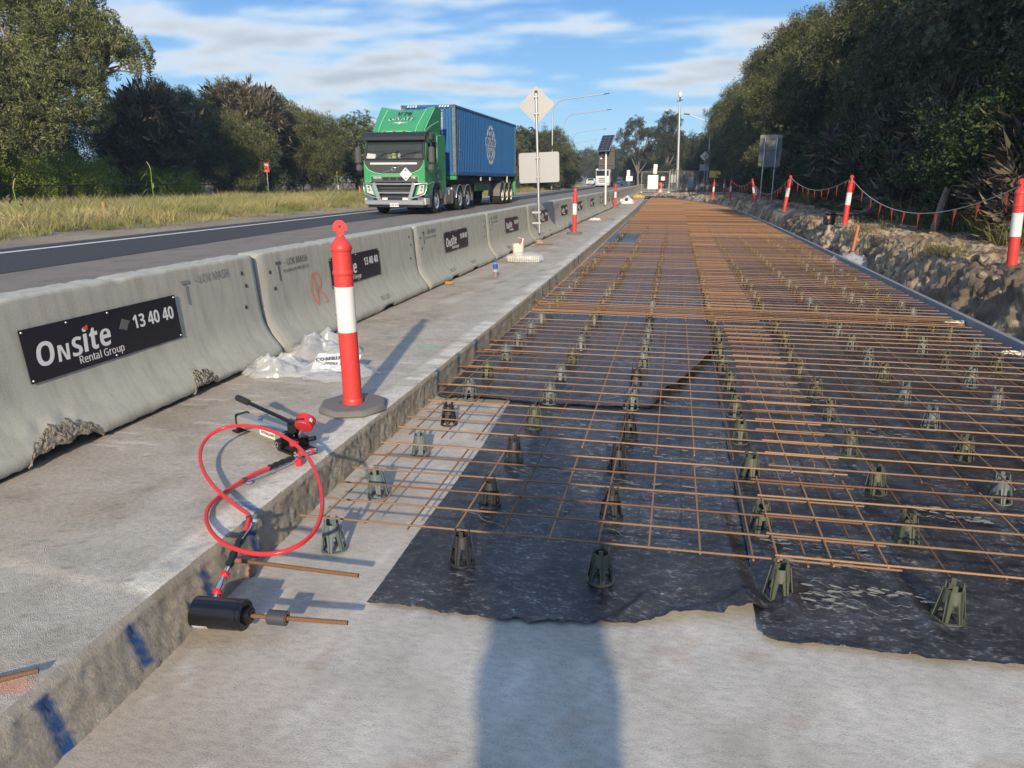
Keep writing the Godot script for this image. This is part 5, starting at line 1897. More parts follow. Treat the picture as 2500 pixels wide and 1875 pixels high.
	vs.prism(PackedVector2Array([Vector2(-0.5, 3.10), Vector2(-0.30, 3.07), Vector2(-0.06, 2.90), Vector2(-0.03, 2.78), Vector2(-0.10, 2.76), Vector2(-0.16, 2.86), Vector2(-0.34, 2.98), Vector2(-0.5, 3.0)]), 2.56, Transform3D(Basis(Vector3(0, 0, 1), Vector3(0, 1, 0), Vector3(-1, 0, 0)), Vector3(1.28, 0, 0)))
	part(vs, "sun_visor", M.black_plastic, t)
	for x in [-0.75, 0.15]:
		bars(t, "wiper", M.black_plastic, [Vector3(x, 2.08, 0.06), Vector3(x + 0.35, 2.28, 0.0), Vector3(x + 0.95, 2.36, -0.06)], 0.014, 6)
	bars(t, "stay_wire", M.black_plastic, [Vector3(-1.1, 2.36, 0.0), Vector3(1.1, 2.40, 0.0)], 0.008, 5)
	solid(t, "permit_card", M.trim_light, Vector3(-0.93, 2.19, -0.035), Vector3(0.36, 0.2, 0.004), 0.0, Basis.from_euler(Vector3(-0.36, 0, -0.12)))
	solid(t, "dashboard", M.dark_grey, Vector3(0, 1.95, -0.42), Vector3(2.3, 0.3, 0.6), 0.08)
	for x in [-0.6, 0.6]:
		solid(t, "seat", M.trim_grey, Vector3(x, 2.0, -1.35), Vector3(0.5, 1.3, 0.2), 0.08)
	solid(t, "spray_bottle", M.sign_white, Vector3(0.12, 2.2, -0.3), Vector3(0.1, 0.22, 0.08), 0.03)
	solid(t, "folded_vest", M.hivis, Vector3(-0.12, 2.17, -0.35), Vector3(0.16, 0.28, 0.1), 0.03)
	for k in 3:
		solid(t, "marker_lamp", M.orange, Vector3(-0.5 + k * 0.4, 3.12, -0.42), Vector3(0.1, 0.035, 0.06), 0.01)
	# roof deflector with raised corners
	var rows := []
	for j in 13:
		var s := j / 12.0
		var y := 3.06 + s * 0.92
		var zf := -0.46 - 1.25 * pow(s, 1.25)
		var w := 1.05 + 0.10 * s
		var row := []
		for q in [[-1.0, -2.1], [-1.0, -0.22], [-0.985, -0.10], [-0.94, -0.03], [-0.86, 0.0], [-0.6, 0.03], [-0.3, 0.045], [0.0, 0.05], [0.3, 0.045], [0.6, 0.03], [0.86, 0.0], [0.94, -0.03], [0.985, -0.10], [1.0, -0.22], [1.0, -2.1]]:
			var x: float = q[0] * w
			var z: float = maxf(-2.55, zf + q[1])
			var lift: float = 0.16 * pow(absf(q[0]), 4.0) * s * s if absf(q[1]) < 0.3 else 0.05 * s
			row.append(Vector3(x, y + lift, z))
		rows.append(row)
	var df := MB.new()
	df.sheet(rows, true)
	var topc := Vector3(0, 3.97, -2.3)
	for k in rows[12].size() - 1:
		df.face([topc, rows[12][k], rows[12][k + 1]], Vector3.UP)
	part(df, "roof_deflector", green, t)
	var pin := []
	for q in [[1.0, 1], [0.75, 1], [0.5, 1], [0.25, 1], [0.08, 1]]:
		var r: Array = rows[int(q[0] * 12.0)]
		pin.append(r[9] + Vector3(0.12, 0, 0.02))
	pin.append(rows[1][8] + Vector3(0.1, -0.02, 0.015))
	pin.append(rows[1][6] + Vector3(-0.1, -0.02, 0.015))
	for q in [0.08, 0.25, 0.5, 0.75, 1.0]:
		var r: Array = rows[int(q * 12.0)]
		pin.append(r[5] + Vector3(-0.12, 0, 0.02))
	bars(t, "pinstripe", M.pale_green, pin, 0.014, 5)
	bars(t, "pinstripe", M.pale_green, [rows[1][12] + Vector3(0.02, 0, 0), rows[5][12] + Vector3(0.02, 0, 0), rows[11][12] + Vector3(0.02, 0, 0)], 0.012, 5)
	bars(t, "pinstripe", M.pale_green, [Vector3(1.08, 3.10, -0.6), Vector3(1.13, 3.35, -1.2), Vector3(1.16, 3.58, -2.1)], 0.012, 5)
	# lettering leans back with the deflector
	var dark: Material = M.sign_dark
	var on_roof := func(x: float, s: float) -> Transform3D:
		var p := Vector3(x, 3.06 + s * 0.92, -0.46 - 1.25 * pow(s, 1.25) + 0.05)
		var up := Vector3(0, 0.92, -1.25 * 1.25 * pow(s, 0.25)).normalized()
		var nn := Vector3.RIGHT.cross(up)
		return Transform3D(Basis(Vector3.RIGHT, up, nn), p + nn * 0.02)
	words("V76", 0.27, dark, t, "lettering", on_roof.call(0.02, 0.82), true)
	var word := "LOVATT"
	for k in 6:
		var u := (k - 2.5) / 2.5
		var at2: Transform3D = on_roof.call(u * 0.46, 0.625 - 0.05 * u * u)
		at2.basis = at2.basis * Basis(Vector3.BACK, -u * 0.22)
		words(word[k], 0.19, M.sign_white, t, "lettering", at2.translated_local(Vector3(-0.025, -0.03, -0.004)), true)
		words(word[k], 0.19, dark, t, "lettering", at2, true)
	var st := MB.new()
	st.prism(PackedVector2Array([Vector2(0, 0.14), Vector2(0.03, 0.03), Vector2(0.34, 0.0), Vector2(0.03, -0.03), Vector2(0, -0.14), Vector2(-0.03, -0.03), Vector2(-0.34, 0.0), Vector2(-0.03, 0.03)]), 0.004, Transform3D(Basis.IDENTITY, Vector3.ZERO))
	part(st, "star", M.sign_white, t).transform = on_roof.call(0.0, 0.40)
	words("LOVATT", 0.11, M.pale_green, t, "lettering", Transform3D(Basis(Vector3.UP, PI / 2), Vector3(1.253, 1.66, -0.72)), true, true)
	# grille, bumper, bull bar, lamps
	solid(t, "grille_backing", M.black_plastic, Vector3(0, 0.86, -0.10), Vector3(2.2, 0.72, 0.1), 0.02)
	for k in 5:
		solid(t, "grille_slat", M.trim_grey, Vector3(0, 0.66 + k * 0.115, -0.03), Vector3(1.15 + k * 0.02, 0.045, 0.06), 0.012)
	solid(t, "bumper", M.alloy, Vector3(0, 0.46, 0.04), Vector3(2.44, 0.2, 0.16), 0.03)
	solid(t, "bumper_end", M.trim_light, Vector3(1.22, 0.5, -0.2), Vector3(0.1, 0.26, 0.5), 0.03)
	solid(t, "bumper_end", M.trim_light, Vector3(-1.22, 0.5, -0.2), Vector3(0.1, 0.26, 0.5), 0.03)
	solid(t, "valance", M.black_plastic, Vector3(0, 0.32, -0.15), Vector3(2.3, 0.1, 0.3), 0.02)
	for s in [-1.0, 1.0]:
		var bb := MB.new()
		bb.box(Vector3(s * 0.70, 0.80, 0.10), Vector3(0.15, 0.86, 0.05), 0.012, Basis(Vector3.BACK, -s * 0.33))
		part(bb, "bull_bar_post", M.alloy, t)
		bars(t, "bull_bar_loop", M.alloy, [Vector3(s * 0.84, 1.15, 0.11), Vector3(s * 1.05, 1.17, 0.06), Vector3(s * 1.31, 1.19, -0.04), Vector3(s * 1.29, 0.95, 0.0), Vector3(s * 1.22, 0.78, 0.05), Vector3(s * 0.95, 0.68, 0.1), Vector3(s * 0.62, 0.62, 0.11)], 0.028, 8)
		var hl := Node3D.new()
		put(hl, "headlight", t)
		var hb := MB.new()
		hb.prism(PackedVector2Array([Vector2(s * 0.88, 0.74), Vector2(s * 1.17, 0.82), Vector2(s * 1.20, 1.13), Vector2(s * 1.02, 1.13)]), 0.03, Transform3D(Basis.IDENTITY, Vector3(0, 0, -0.04)))
		part(hb, "lens", M.glass_light, hl)
		for q in [[1.1, 1.04, 0.05], [1.07, 0.92, 0.045]]:
			var lb := MB.new()
			lb.lathe([Vector2(q[2], 0.0), Vector2(q[2] * 0.8, 0.012), Vector2(0, 0.004)], 12, Transform3D(Basis(Vector3.RIGHT, PI / 2), Vector3(s * q[0], q[1], -0.008)))
			part(lb, "reflector", M.chrome, hl)
		var hg := MB.new()
		hg.prism(PackedVector2Array([Vector2(s * 0.78, 0.68), Vector2(s * 0.88, 0.72), Vector2(s * 1.02, 1.15), Vector2(s * 0.93, 1.15)]), 0.02, Transform3D(Basis.IDENTITY, Vector3(0, 0, -0.05)))
		part(hg, "lamp_trim", green, t)
		solid(t, "fog_lamp", M.chrome, Vector3(s * 1.05, 0.61, -0.02), Vector3(0.3, 0.1, 0.05), 0.02)
		solid(t, "tow_pocket", M.cream, Vector3(s * 0.42, 0.60, 0.02), Vector3(0.22, 0.09, 0.06), 0.01)
	for y in [1.155, 0.83]:
		solid(t, "bull_bar_rail", M.alloy, Vector3(0, y, 0.105), Vector3(1.62 if y > 1 else 1.3, 0.065, 0.05), 0.02)
	solid(t, "number_plate", M.sign_white, Vector3(0.0, 0.37, 0.13), Vector3(0.38, 0.135, 0.01), 0.002)
	words("LOV 019", 0.085, dark, t, "lettering", Transform3D(Basis.from_scale(Vector3(0.86, 1, 1)), Vector3(0, 0.37, 0.1375)), true)
	# chassis, tank, wheels
	for x in [-0.42, 0.42]:
		solid(t, "chassis_rail", M.black_plastic, Vector3(x, 0.85, -3.6), Vector3(0.09, 0.26, 6.0), 0.01)
	for s in [-1.0, 1.0]:
		var tk := MB.new()
		tk.box(Vector3(s * 0.95, 0.66, -3.1), Vector3(0.56, 0.66, 1.3), 0.08)
		part(tk, "fuel_tank", M.alloy_dull, t)
		for z in [-2.62, -3.55]:
			solid(t, "tank_strap", M.alloy, Vector3(s * 0.95, 0.66, z), Vector3(0.58, 0.68, 0.05), 0.02)
		solid(t, "tank_mark", M.cream, Vector3(s * 1.235, 0.8, -3.05), Vector3(0.006, 0.2, 0.16), 0.0)
		wheel(t, Vector3(s * 1.22, 0.5, -1.38), s, 0.31)
		for z in [-4.65, -5.87]:
			wheel(t, Vector3(s * 1.23, 0.5, z), s, 0.60)
			var gd := MB.new()
			var rws := []
			for k in 13:
				var a := PI * (0.02 + 0.96 * k / 12.0)
				rws.append([Vector3(s * 1.25, 0.52 + sin(a) * 0.58, z - cos(a) * 0.6), Vector3(s * 0.60, 0.52 + sin(a) * 0.58, z - cos(a) * 0.6)])
			gd.sheet(rws, s > 0)
			part(gd, "mudguard", M.dark_grey, t)
			var gp := []
			for r in rws:
				gp.append(r[0])
			bars(t, "guard_edge", M.alloy, gp, 0.022, 6)
	solid(t, "turntable", M.black_plastic, Vector3(0, 1.13, -5.25), Vector3(1.0, 0.14, 1.0), 0.03)
	solid(t, "air_tank", M.dark_grey, Vector3(0, 1.35, -2.9), Vector3(1.6, 0.5, 0.5), 0.06)

func build_trailer() -> void:
	var t := thing("semi_trailer", "dark skeletal trailer with grey mudguards and three axles", "trailer", Transform3D(Basis.IDENTITY, Vector3(-10.65, 0.256, -31.0)))
	for x in [-0.5, 0.5]:
		solid(t, "beam", M.black_plastic, Vector3(x, 1.24, -6.1), Vector3(0.16, 0.36, 12.0), 0.01)
	for z in [-0.15, -6.1, -12.0]:
		solid(t, "cross_beam", M.truck_green if z > -1.0 else M.black_plastic, Vector3(0, 1.40, z), Vector3(2.40, 0.17, 0.22), 0.01)
	solid(t, "side_board", M.trailer_green, Vector3(1.0, 0.98, -5.3), Vector3(0.05, 0.42, 3.0), 0.01)
	solid(t, "rear_frame", M.truck_green, Vector3(1.05, 0.95, -12.2), Vector3(0.3, 1.1, 0.1), 0.02)
	solid(t, "rear_frame", M.truck_green, Vector3(-1.05, 0.95, -12.2), Vector3(0.3, 1.1, 0.1), 0.02)
	for z in [-4.2, -6.0]:
		solid(t, "side_lock", M.trim_light, Vector3(1.2, 1.34, z), Vector3(0.06, 0.18, 0.16), 0.02)
	for s in [-1.0, 1.0]:
		solid(t, "landing_leg", M.trim_grey, Vector3(s * 0.8, 0.7, -3.9), Vector3(0.13, 1.1, 0.13), 0.01)
		for k in 3:
			var z := -8.62 - k * 1.09
			wheel(t, Vector3(s * 1.22, 0.5, z), s, 0.60, 0.5, false)
			var rws := []
			for q in 13:
				var a := PI * (0.0 + q / 12.0)
				rws.append([Vector3(s * 1.24, 0.60 + sin(a) * 0.56, z - cos(a) * 0.60), Vector3(s * 0.58, 0.60 + sin(a) * 0.56, z - cos(a) * 0.60)])
			var gd := MB.new()
			gd.sheet(rws, s > 0)
			if k == 0:
				gd.face([Vector3(s * 1.24, 0.60, z + 0.602), Vector3(s * 0.58, 0.60, z + 0.602), Vector3(s * 0.58, 0.45, z + 0.605), Vector3(s * 1.24, 0.45, z + 0.605)], Vector3(0, 0, 1))
			part(gd, "mudguard", M.guard_grey, t)
		for k in 2:
			bars(t, "guard_stay", M.trim_grey, [Vector3(s * 1.2, 1.2, -9.15 - k * 1.09), Vector3(s * 0.5, 1.2, -9.15 - k * 1.09)], 0.03, 6)
	bars(t, "marker_post", M.cream, [Vector3(1.2, 1.15, -9.9), Vector3(1.2, 1.5, -9.9)], 0.035, 6)

func corrugated(len_: float, h: float, pitch: float, depth: float) -> ArrayMesh:
	# in x (length) and y (height), proud faces at z = 0, recessed ones at z = -depth
	var mb := MB.new()
	var x := 0.0
	var flat := pitch * 0.27
	var slope := pitch * 0.23
	var pts := [Vector2(0, 0)]
	while x < len_ - 0.001:
		for q in [[flat, 0.0], [slope, -depth], [flat, -depth], [slope, 0.0]]:
			x += q[0]
			pts.append(Vector2(minf(x, len_), q[1]))
			if x >= len_:
				break
	for k in pts.size() - 1:
		var a: Vector2 = pts[k]
		var b: Vector2 = pts[k + 1]
		if b.x - a.x > 1e-4:
			mb.face([Vector3(a.x, 0, a.y), Vector3(b.x, 0, b.y), Vector3(b.x, h, b.y), Vector3(a.x, h, a.y)], Vector3(0, 0, 1))
	return mb.done(M.container_blue)

func build_container() -> void:
	var t := thing("shipping_container", "blue corrugated shipping container with white globe logo", "container", Transform3D(Basis.IDENTITY, Vector3(-10.65, 1.76, -31.0)))
	var l := 12.19
	var w := 2.44
	var h := 2.90
	for s in [-1.0, 1.0]:
		var side := corrugated(l - 0.3, h - 0.28, 0.278, 0.07)
		# x of the sheet runs away from the viewer on the +x side
		var b := Basis(Vector3(0, 0, -s), Vector3(0, 1, 0), Vector3(s, 0, 0))
		mesh_part(side, "side_wall", t, Transform3D(b, Vector3(s * (w / 2 - 0.012), 0.16, -0.15 if s > 0 else -l + 0.15)))
		solid(t, "bottom_rail", M.container_blue, Vector3(s * (w / 2 - 0.03), 0.08, -l / 2), Vector3(0.06, 0.16, l - 0.3), 0.006)
		solid(t, "top_rail", M.container_blue, Vector3(s * (w / 2 - 0.03), h - 0.06, -l / 2), Vector3(0.06, 0.09, l - 0.3), 0.006)
		for z in [-0.085, -l + 0.085]:
			solid(t, "corner_post", M.container_post, Vector3(s * (w / 2 - 0.075), h / 2, z), Vector3(0.15, h - 0.24, 0.17), 0.012)
			for y in [0.06, h - 0.06]:
				solid(t, "corner_casting", M.container_post, Vector3(s * (w / 2 - 0.08), y, z), Vector3(0.165, 0.12, 0.18), 0.012)
				solid(t, "casting_hole", M.black_plastic, Vector3(s * (w / 2 - 0.08), y, z + (0.089 if z > -1 else -0.089)), Vector3(0.06, 0.07, 0.004), 0.001)
	mesh_part(corrugated(w - 0.3, h - 0.26, 0.25, 0.06), "front_wall", t, Transform3D(Basis.IDENTITY, Vector3(-w / 2 + 0.15, 0.15, -0.02)))
	solid(t, "front_top_rail", M.container_blue, Vector3(0, h - 0.06, -0.05), Vector3(w - 0.33, 0.11, 0.08), 0.006)
	solid(t, "front_bottom_rail", M.container_blue, Vector3(0, 0.075, -0.05), Vector3(w - 0.33, 0.15, 0.08), 0.006)
	solid(t, "roof", M.container_blue, Vector3(0, h - 0.03, -l / 2), Vector3(w - 0.12, 0.03, l - 0.3), 0.0)
	solid(t, "rear_doors", M.container_blue, Vector3(0, h / 2, -l + 0.05), Vector3(w - 0.3, h - 0.2, 0.06), 0.01)
	solid(t, "floor", M.black_plastic, Vector3(0, 0.13, -l / 2), Vector3(w - 0.14, 0.05, l - 0.3), 0.0)
	# chequered warning stripes on the top rail
	for s in [-1.0, 1.0]:
		for k in 4:
			var mb := MB.new()
			mb.prism(PackedVector2Array([Vector2(0, 0), Vector2(0.06, 0), Vector2(0.10, 0.08), Vector2(0.04, 0.08)]), 0.003, Transform3D(Basis.IDENTITY, Vector3(s * 0.72 - 0.22 + k * 0.12, h - 0.10, -0.0095)))
			part(mb, "warning_stripe", M.cream, t)
	# globe: slanted leaves of white round the name
	var face := Transform3D(Basis(Vector3(0, 0, -1), Vector3(0, 1, 0), Vector3(1, 0, 0)), Vector3(w / 2 - 0.009, 1.50, -6.2))
	var leaf := func(a0: float, a1: float, r0: float, r1: float, y0: float) -> void:
		var poly := PackedVector2Array()
		for k in 7:
			var a := lerpf(a0, a1, k / 6.0)
			poly.append(Vector2(cos(a) * r1, sin(a) * r1))
		for k in 7:
			var a := lerpf(a1, a0, k / 6.0)
			poly.append(Vector2(cos(a) * r0, sin(a) * r0))
		var mb := MB.new()
		mb.prism(poly, 0.003, Transform3D(Basis.IDENTITY, Vector3(0, y0, 0)))
		part(mb, "globe_mark", M.sign_white, t).transform = face
	for k in 4:
		leaf.call(PI * (0.14 + k * 0.19), PI * (0.14 + k * 0.19 + 0.14), 0.72, 0.90, 0.05)
		leaf.call(-PI * (0.14 + k * 0.19), -PI * (0.14 + k * 0.19 + 0.14), 0.72, 0.90, -0.05)
	for k in 3:
		leaf.call(PI * (0.22 + k * 0.2), PI * (0.22 + k * 0.2 + 0.1), 0.44, 0.64, 0.05)
		leaf.call(-PI * (0.22 + k * 0.2), -PI * (0.22 + k * 0.2 + 0.1), 0.44, 0.64, -0.05)
	words("COSCO", 0.46, M.sign_white, t, "lettering", face.translated_local(Vector3(0, 0.13, 0)).scaled_local(Vector3(1.05, 1, 1)), true)
	words("SHIPPING", 0.28, M.sign_white, t, "lettering", face.translated_local(Vector3(0, -0.26, 0)).scaled_local(Vector3(1.05, 1, 1)), true)
	var row := "CIXZZIASE"
	for k in row.length():
		words(row[k], 0.14, M.sign_white, t, "lettering", Transform3D(face.basis, Vector3(w / 2 - 0.009, 2.22 - k * 0.19, -0.62)), true)
		words(row[k], 0.11, M.sign_white, t, "lettering", Transform3D(Basis.IDENTITY, Vector3(0.62, 2.62 - k * 0.14, -0.016)), true)

# ---------------------------------------------------------------- vehicles far down the road
func build_far_vehicles() -> void:
	var t := thing("truck", "white cab over truck coming round the far bend", "truck", at_turn(Vector3(-12.25, 0.256, -124.0), -0.06))
	solid(t, "cab", M.sign_white, Vector3(0, 1.75, -0.9), Vector3(2.3, 2.5, 1.8), 0.12)
	solid(t, "windscreen", M.glass_dark, Vector3(0, 2.25, 0.005), Vector3(2.05, 0.8, 0.05), 0.02)
	solid(t, "sun_visor", M.sign_white, Vector3(0, 2.8, 0.08), Vector3(2.2, 0.18, 0.25), 0.05)
	for k in 3:
		solid(t, "grille_slat", M.dark_grey, Vector3(0, 0.85 + k * 0.3, 0.02), Vector3(1.3, 0.16, 0.06), 0.02)
	solid(t, "bumper", M.trim_light, Vector3(0, 0.45, 0.02), Vector3(2.35, 0.3, 0.15), 0.04)
	for s in [-1.0, 1.0]:
		solid(t, "headlight", M.glass_light, Vector3(s * 0.9, 0.75, 0.03), Vector3(0.35, 0.22, 0.06), 0.03)
		solid(t, "mirror", M.black_plastic, Vector3(s * 1.4, 2.1, -0.1), Vector3(0.2, 0.6, 0.12), 0.05)
		wheel(t, Vector3(s * 1.15, 0.5, -1.3), s, 0.3)
		wheel(t, Vector3(s * 1.15, 0.5, -5.5), s, 0.55)
	solid(t, "load_body", M.dark_grey, Vector3(0, 2.1, -5.5), Vector3(2.4, 2.6, 7.0), 0.05)
	solid(t, "stack_pipe", M.chrome, Vector3(-1.05, 2.9, -1.95), Vector3(0.14, 1.6, 0.14), 0.04)
	car("pale silver car waiting beyond the barriers at the far bend", Vector3(-11.9, 0.256, -150.0), M.trim_light, 1.8)
	car("white utility vehicle far along the bend beside the bushes", Vector3(-20.6, 0.256, -178.0), M.sign_white, 1.85)

func car(label: String, at: Vector3, paint_: Material, w: float) -> void:
	var t := thing("car", label, "car", at_turn(at, -0.05), "cars on the far bend")
	var mb := MB.new()
	var b := Transform3D(Basis(Vector3(0, 0, 1), Vector3(0, 1, 0), Vector3(-1, 0, 0)), Vector3(w / 2, 0, 0))
	mb.prism(PackedVector2Array([Vector2(0, 0.3), Vector2(0.05, 0.7), Vector2(-0.9, 0.92), Vector2(-1.5, 1.42), Vector2(-3.2, 1.45), Vector2(-3.9, 1.0), Vector2(-4.4, 0.95), Vector2(-4.45, 0.3)]), w, b)
	part(mb, "body", paint_, t)
	mb = MB.new()
	mb.face([Vector3(-w * 0.42, 0.96, -0.93), Vector3(w * 0.42, 0.96, -0.93), Vector3(w * 0.38, 1.39, -1.44), Vector3(-w * 0.38, 1.39, -1.44)], Vector3(0, 1, 1))
	part(mb, "windscreen", M.glass_dark, t).position = Vector3(0, 0.012, 0.012)
	solid(t, "grille", M.dark_grey, Vector3(0, 0.5, 0.03), Vector3(w * 0.5, 0.14, 0.03), 0.01)
	for s in [-1.0, 1.0]:
		solid(t, "headlight", M.glass_light, Vector3(s * w * 0.38, 0.62, 0.02), Vector3(0.3, 0.14, 0.06), 0.02)
		solid(t, "mirror", paint_, Vector3(s * (w / 2 + 0.1), 1.0, -1.1), Vector3(0.2, 0.14, 0.12), 0.04)
		wheel(t, Vector3(s * w * 0.48, 0.32, -0.8), s, 0.2, 0.32)
		wheel(t, Vector3(s * w * 0.48, 0.32, -3.5), s, 0.2, 0.32)

# ---------------------------------------------------------------- the pull test: pump, hose, jack
func smooth_path(p: Array, per := 4) -> Array:
	var out := []
	for k in p.size() - 1:
		var a: Vector3 = p[maxi(k - 1, 0)]
		var b: Vector3 = p[k]
		var c: Vector3 = p[k + 1]
		var d: Vector3 = p[mini(k + 2, p.size() - 1)]
		for q in per:
			out.append(b.cubic_interpolate(c, a, d, q / float(per)))
	out.append(p[-1])
	return out

func vv(a: Array) -> Array:
	var out := []
	for p in a:
		out.append(Vector3(p[0], p[1], p[2]))
	return out

func ribbed(pts: Array, r: float, amp: float) -> MB:
	var mb := MB.new()
	var s := smooth_path(pts, 14)
	var rr := []
	for k in s.size():
		rr.append(r + amp * sin(k * TAU / 7.0))
	mb.tube(s, rr, 12)
	return mb

func coupling(parent: Node, pts: Array, r: float) -> void:
	# nickel coupling with red rings
	for k in pts.size() - 1:
		bars(parent, "coupling", M.chrome, [pts[k], pts[k + 1]], r * (1.0 if k % 2 == 0 else 0.75), 12)
	for k in range(1, pts.size() - 1, 2):
		var d: Vector3 = (pts[k + 1] - pts[k - 1]).normalized() * 0.007
		bars(parent, "red_ring", M.hose_red, [pts[k] - d, pts[k] + d], r * 1.25, 12)

func build_tools() -> void:
	# hose
	var h := thing("hydraulic_hose", "red hydraulic hose looping from the hand pump down to the jack", "hose")
	var path := vv([[-1.648, 0.200, -2.335], [-1.662, 0.228, -2.385], [-1.683, 0.236, -2.423], [-1.763, 0.238, -2.472], [-1.917, 0.245, -2.572], [-2.048, 0.255, -2.673], [-2.165, 0.265, -2.789], [-2.245, 0.28, -2.893], [-2.287, 0.3, -2.981], [-2.284, 0.325, -3.049], [-2.245, 0.345, -3.101], [-2.17, 0.36, -3.11], [-2.089, 0.37, -3.095], [-2.015, 0.375, -3.073], [-1.927, 0.375, -3.039], [-1.832, 0.37, -2.991], [-1.73, 0.36, -2.924], [-1.626, 0.35, -2.832], [-1.534, 0.34, -2.728], [-1.451, 0.33, -2.615], [-1.385, 0.32, -2.51], [-1.334, 0.31, -2.411], [-1.299, 0.3, -2.316], [-1.287, 0.29, -2.236], [-1.294, 0.285, -2.166], [-1.32, 0.28, -2.123], [-1.355, 0.275, -2.098], [-1.399, 0.27, -2.089], [-1.45, 0.265, -2.091], [-1.51, 0.26, -2.106], [-1.586, 0.25, -2.142], [-1.664, 0.24, -2.192], [-1.74, 0.232, -2.253], [-1.812, 0.225, -2.324], [-1.858, 0.22, -2.38], [-1.899, 0.22, -2.443], [-1.926, 0.22, -2.513], [-1.935, 0.22, -2.582], [-1.942, 0.22, -2.673], [-1.934, 0.222, -2.722], [-1.927, 0.225, -2.773], [-1.908, 0.23, -2.846], [-1.872, 0.235, -2.909]])
	var mb := MB.new()
	mb.tube(smooth_path(path, 3), 0.0088, 12)
	part(mb, "hose", M.hose_red, h)
	part(ribbed(vv([[-1.875, 0.235, -2.903], [-1.851, 0.237, -2.972], [-1.818, 0.24, -3.039]]), 0.0135, 0.002), "strain_sleeve", M.black_plastic, h)
	part(ribbed(vv([[-1.645, 0.202, -2.326], [-1.635, 0.195, -2.277], [-1.615, 0.184, -2.203], [-1.60, 0.158, -2.136]]), 0.0145, 0.002), "strain_sleeve", M.black_plastic, h)
	coupling(h, vv([[-1.818, 0.24, -3.039], [-1.803, 0.243, -3.066], [-1.786, 0.245, -3.097], [-1.765, 0.246, -3.128], [-1.75, 0.246, -3.15]]), 0.013)
	coupling(h, vv([[-1.60, 0.158, -2.136], [-1.592, 0.152, -2.10], [-1.583, 0.14, -2.06], [-1.572, 0.128, -2.02], [-1.562, 0.112, -1.985]]), 0.0135)
	# the two safety wires with their clips
	for w in [[[-1.80, 0.235, -3.05], [-1.835, 0.216, -2.96], [-1.88, 0.212, -2.85], [-1.925, 0.215, -2.765]], [[-1.625, 0.19, -2.225], [-1.628, 0.205, -2.29], [-1.635, 0.222, -2.36], [-1.668, 0.222, -2.405]]]:
		bars(h, "safety_wire", M.chrome, smooth_path(vv(w), 4), 0.0035, 6)
	for q in [[-1.927, 0.223, -2.77], [-1.668, 0.232, -2.402]]:
		var p := Vector3(q[0], q[1], q[2])
		bars(h, "hose_clip", M.dark_grey, [p + Vector3(-0.004, 0, 0.008), p + Vector3(0.004, 0, -0.008)], 0.0125, 10)
		solid(h, "wire_clamp", M.chrome, p + Vector3(0.022, -0.012, 0.0), Vector3(0.03, 0.012, 0.02), 0.004)
	var cap := MB.new()
	cap.lathe([Vector2(0.0, -0.01), Vector2(0.017, -0.01), Vector2(0.02, 0.0), Vector2(0.017, 0.012), Vector2(0, 0.014)], 14, Transform3D(Basis(Vector3(1, 0, 0.4).normalized(), 1.2), Vector3(-1.545, 0.112, -1.99)))
	part(cap, "dust_cap", M.hose_red, h)
	cap = MB.new()
	cap.lathe([Vector2(0.0, -0.01), Vector2(0.017, -0.01), Vector2(0.02, 0.0), Vector2(0.017, 0.012), Vector2(0, 0.014)], 14, Transform3D(Basis(Vector3.RIGHT, 0.8), Vector3(-1.79, 0.214, -3.04)))
	part(cap, "dust_cap", M.hose_red, h)
	# hand pump
	var p := thing("hand_pump", "grey and black hydraulic hand pump with red gauge on the pavement", "hand pump", at_turn(Vector3(-1.90, 0.2, -3.21), -0.455))
	mb = MB.new()
	mb.prism(rounded(0.080, 0.075, 0.018), 0.44, Transform3D(Basis(Vector3.UP, PI / 2), Vector3(-0.50, 0.072, 0)))
	part(mb, "reservoir", M.pump_grey, p)
	mb = MB.new()
	mb.prism(rounded(0.086, 0.09, 0.012), 0.014, Transform3D(Basis(Vector3.UP, PI / 2), Vector3(-0.512, 0.070, 0)))
	mb.box(Vector3(-0.515, 0.012, 0), Vector3(0.05, 0.012, 0.11), 0.003)
	mb.box(Vector3(-0.506, 0.03, 0), Vector3(0.012, 0.04, 0.08), 0.002)
	part(mb, "end_bracket", M.black_paint, p)
	bars(p, "filler_plug", M.cap_blue, [Vector3(-0.32, 0.106, 0.0), Vector3(-0.32, 0.118, 0)], 0.012, 10)
	solid(p, "maker_label", M.sign_white, Vector3(-0.20, 0.068, 0.0405), Vector3(0.14, 0.04, 0.002), 0.0)
	words("HYDRAJAWS", 0.016, M.sign_dark, p, "lettering", Transform3D(Basis.IDENTITY, Vector3(-0.192, 0.068, 0.0422)), true)
	mb = MB.new()
	mb.box(Vector3(-0.005, 0.050, 0.0), Vector3(0.13, 0.085, 0.10), 0.008)
	mb.box(Vector3(0.0, 0.012, 0.0), Vector3(0.17, 0.02, 0.12), 0.004)
	mb.box(Vector3(0.10, 0.035, -0.01), Vector3(0.10, 0.03, 0.045), 0.006)
	part(mb, "pump_block", M.black_paint, p)
	mb = MB.new()
	mb.box(Vector3(-0.01, 0.122, 0.012), Vector3(0.055, 0.065, 0.014), 0.003)
	mb.box(Vector3(-0.01, 0.122, -0.03), Vector3(0.055, 0.065, 0.014), 0.003)
	mb.box(Vector3(-0.012, 0.155, -0.008), Vector3(0.09, 0.035, 0.03), 0.004)
	mb.box(Vector3(0.02, 0.14, -0.008), Vector3(0.03, 0.05, 0.05), 0.004)
	part(mb, "yoke", M.black_paint, p)
	mb = MB.new()
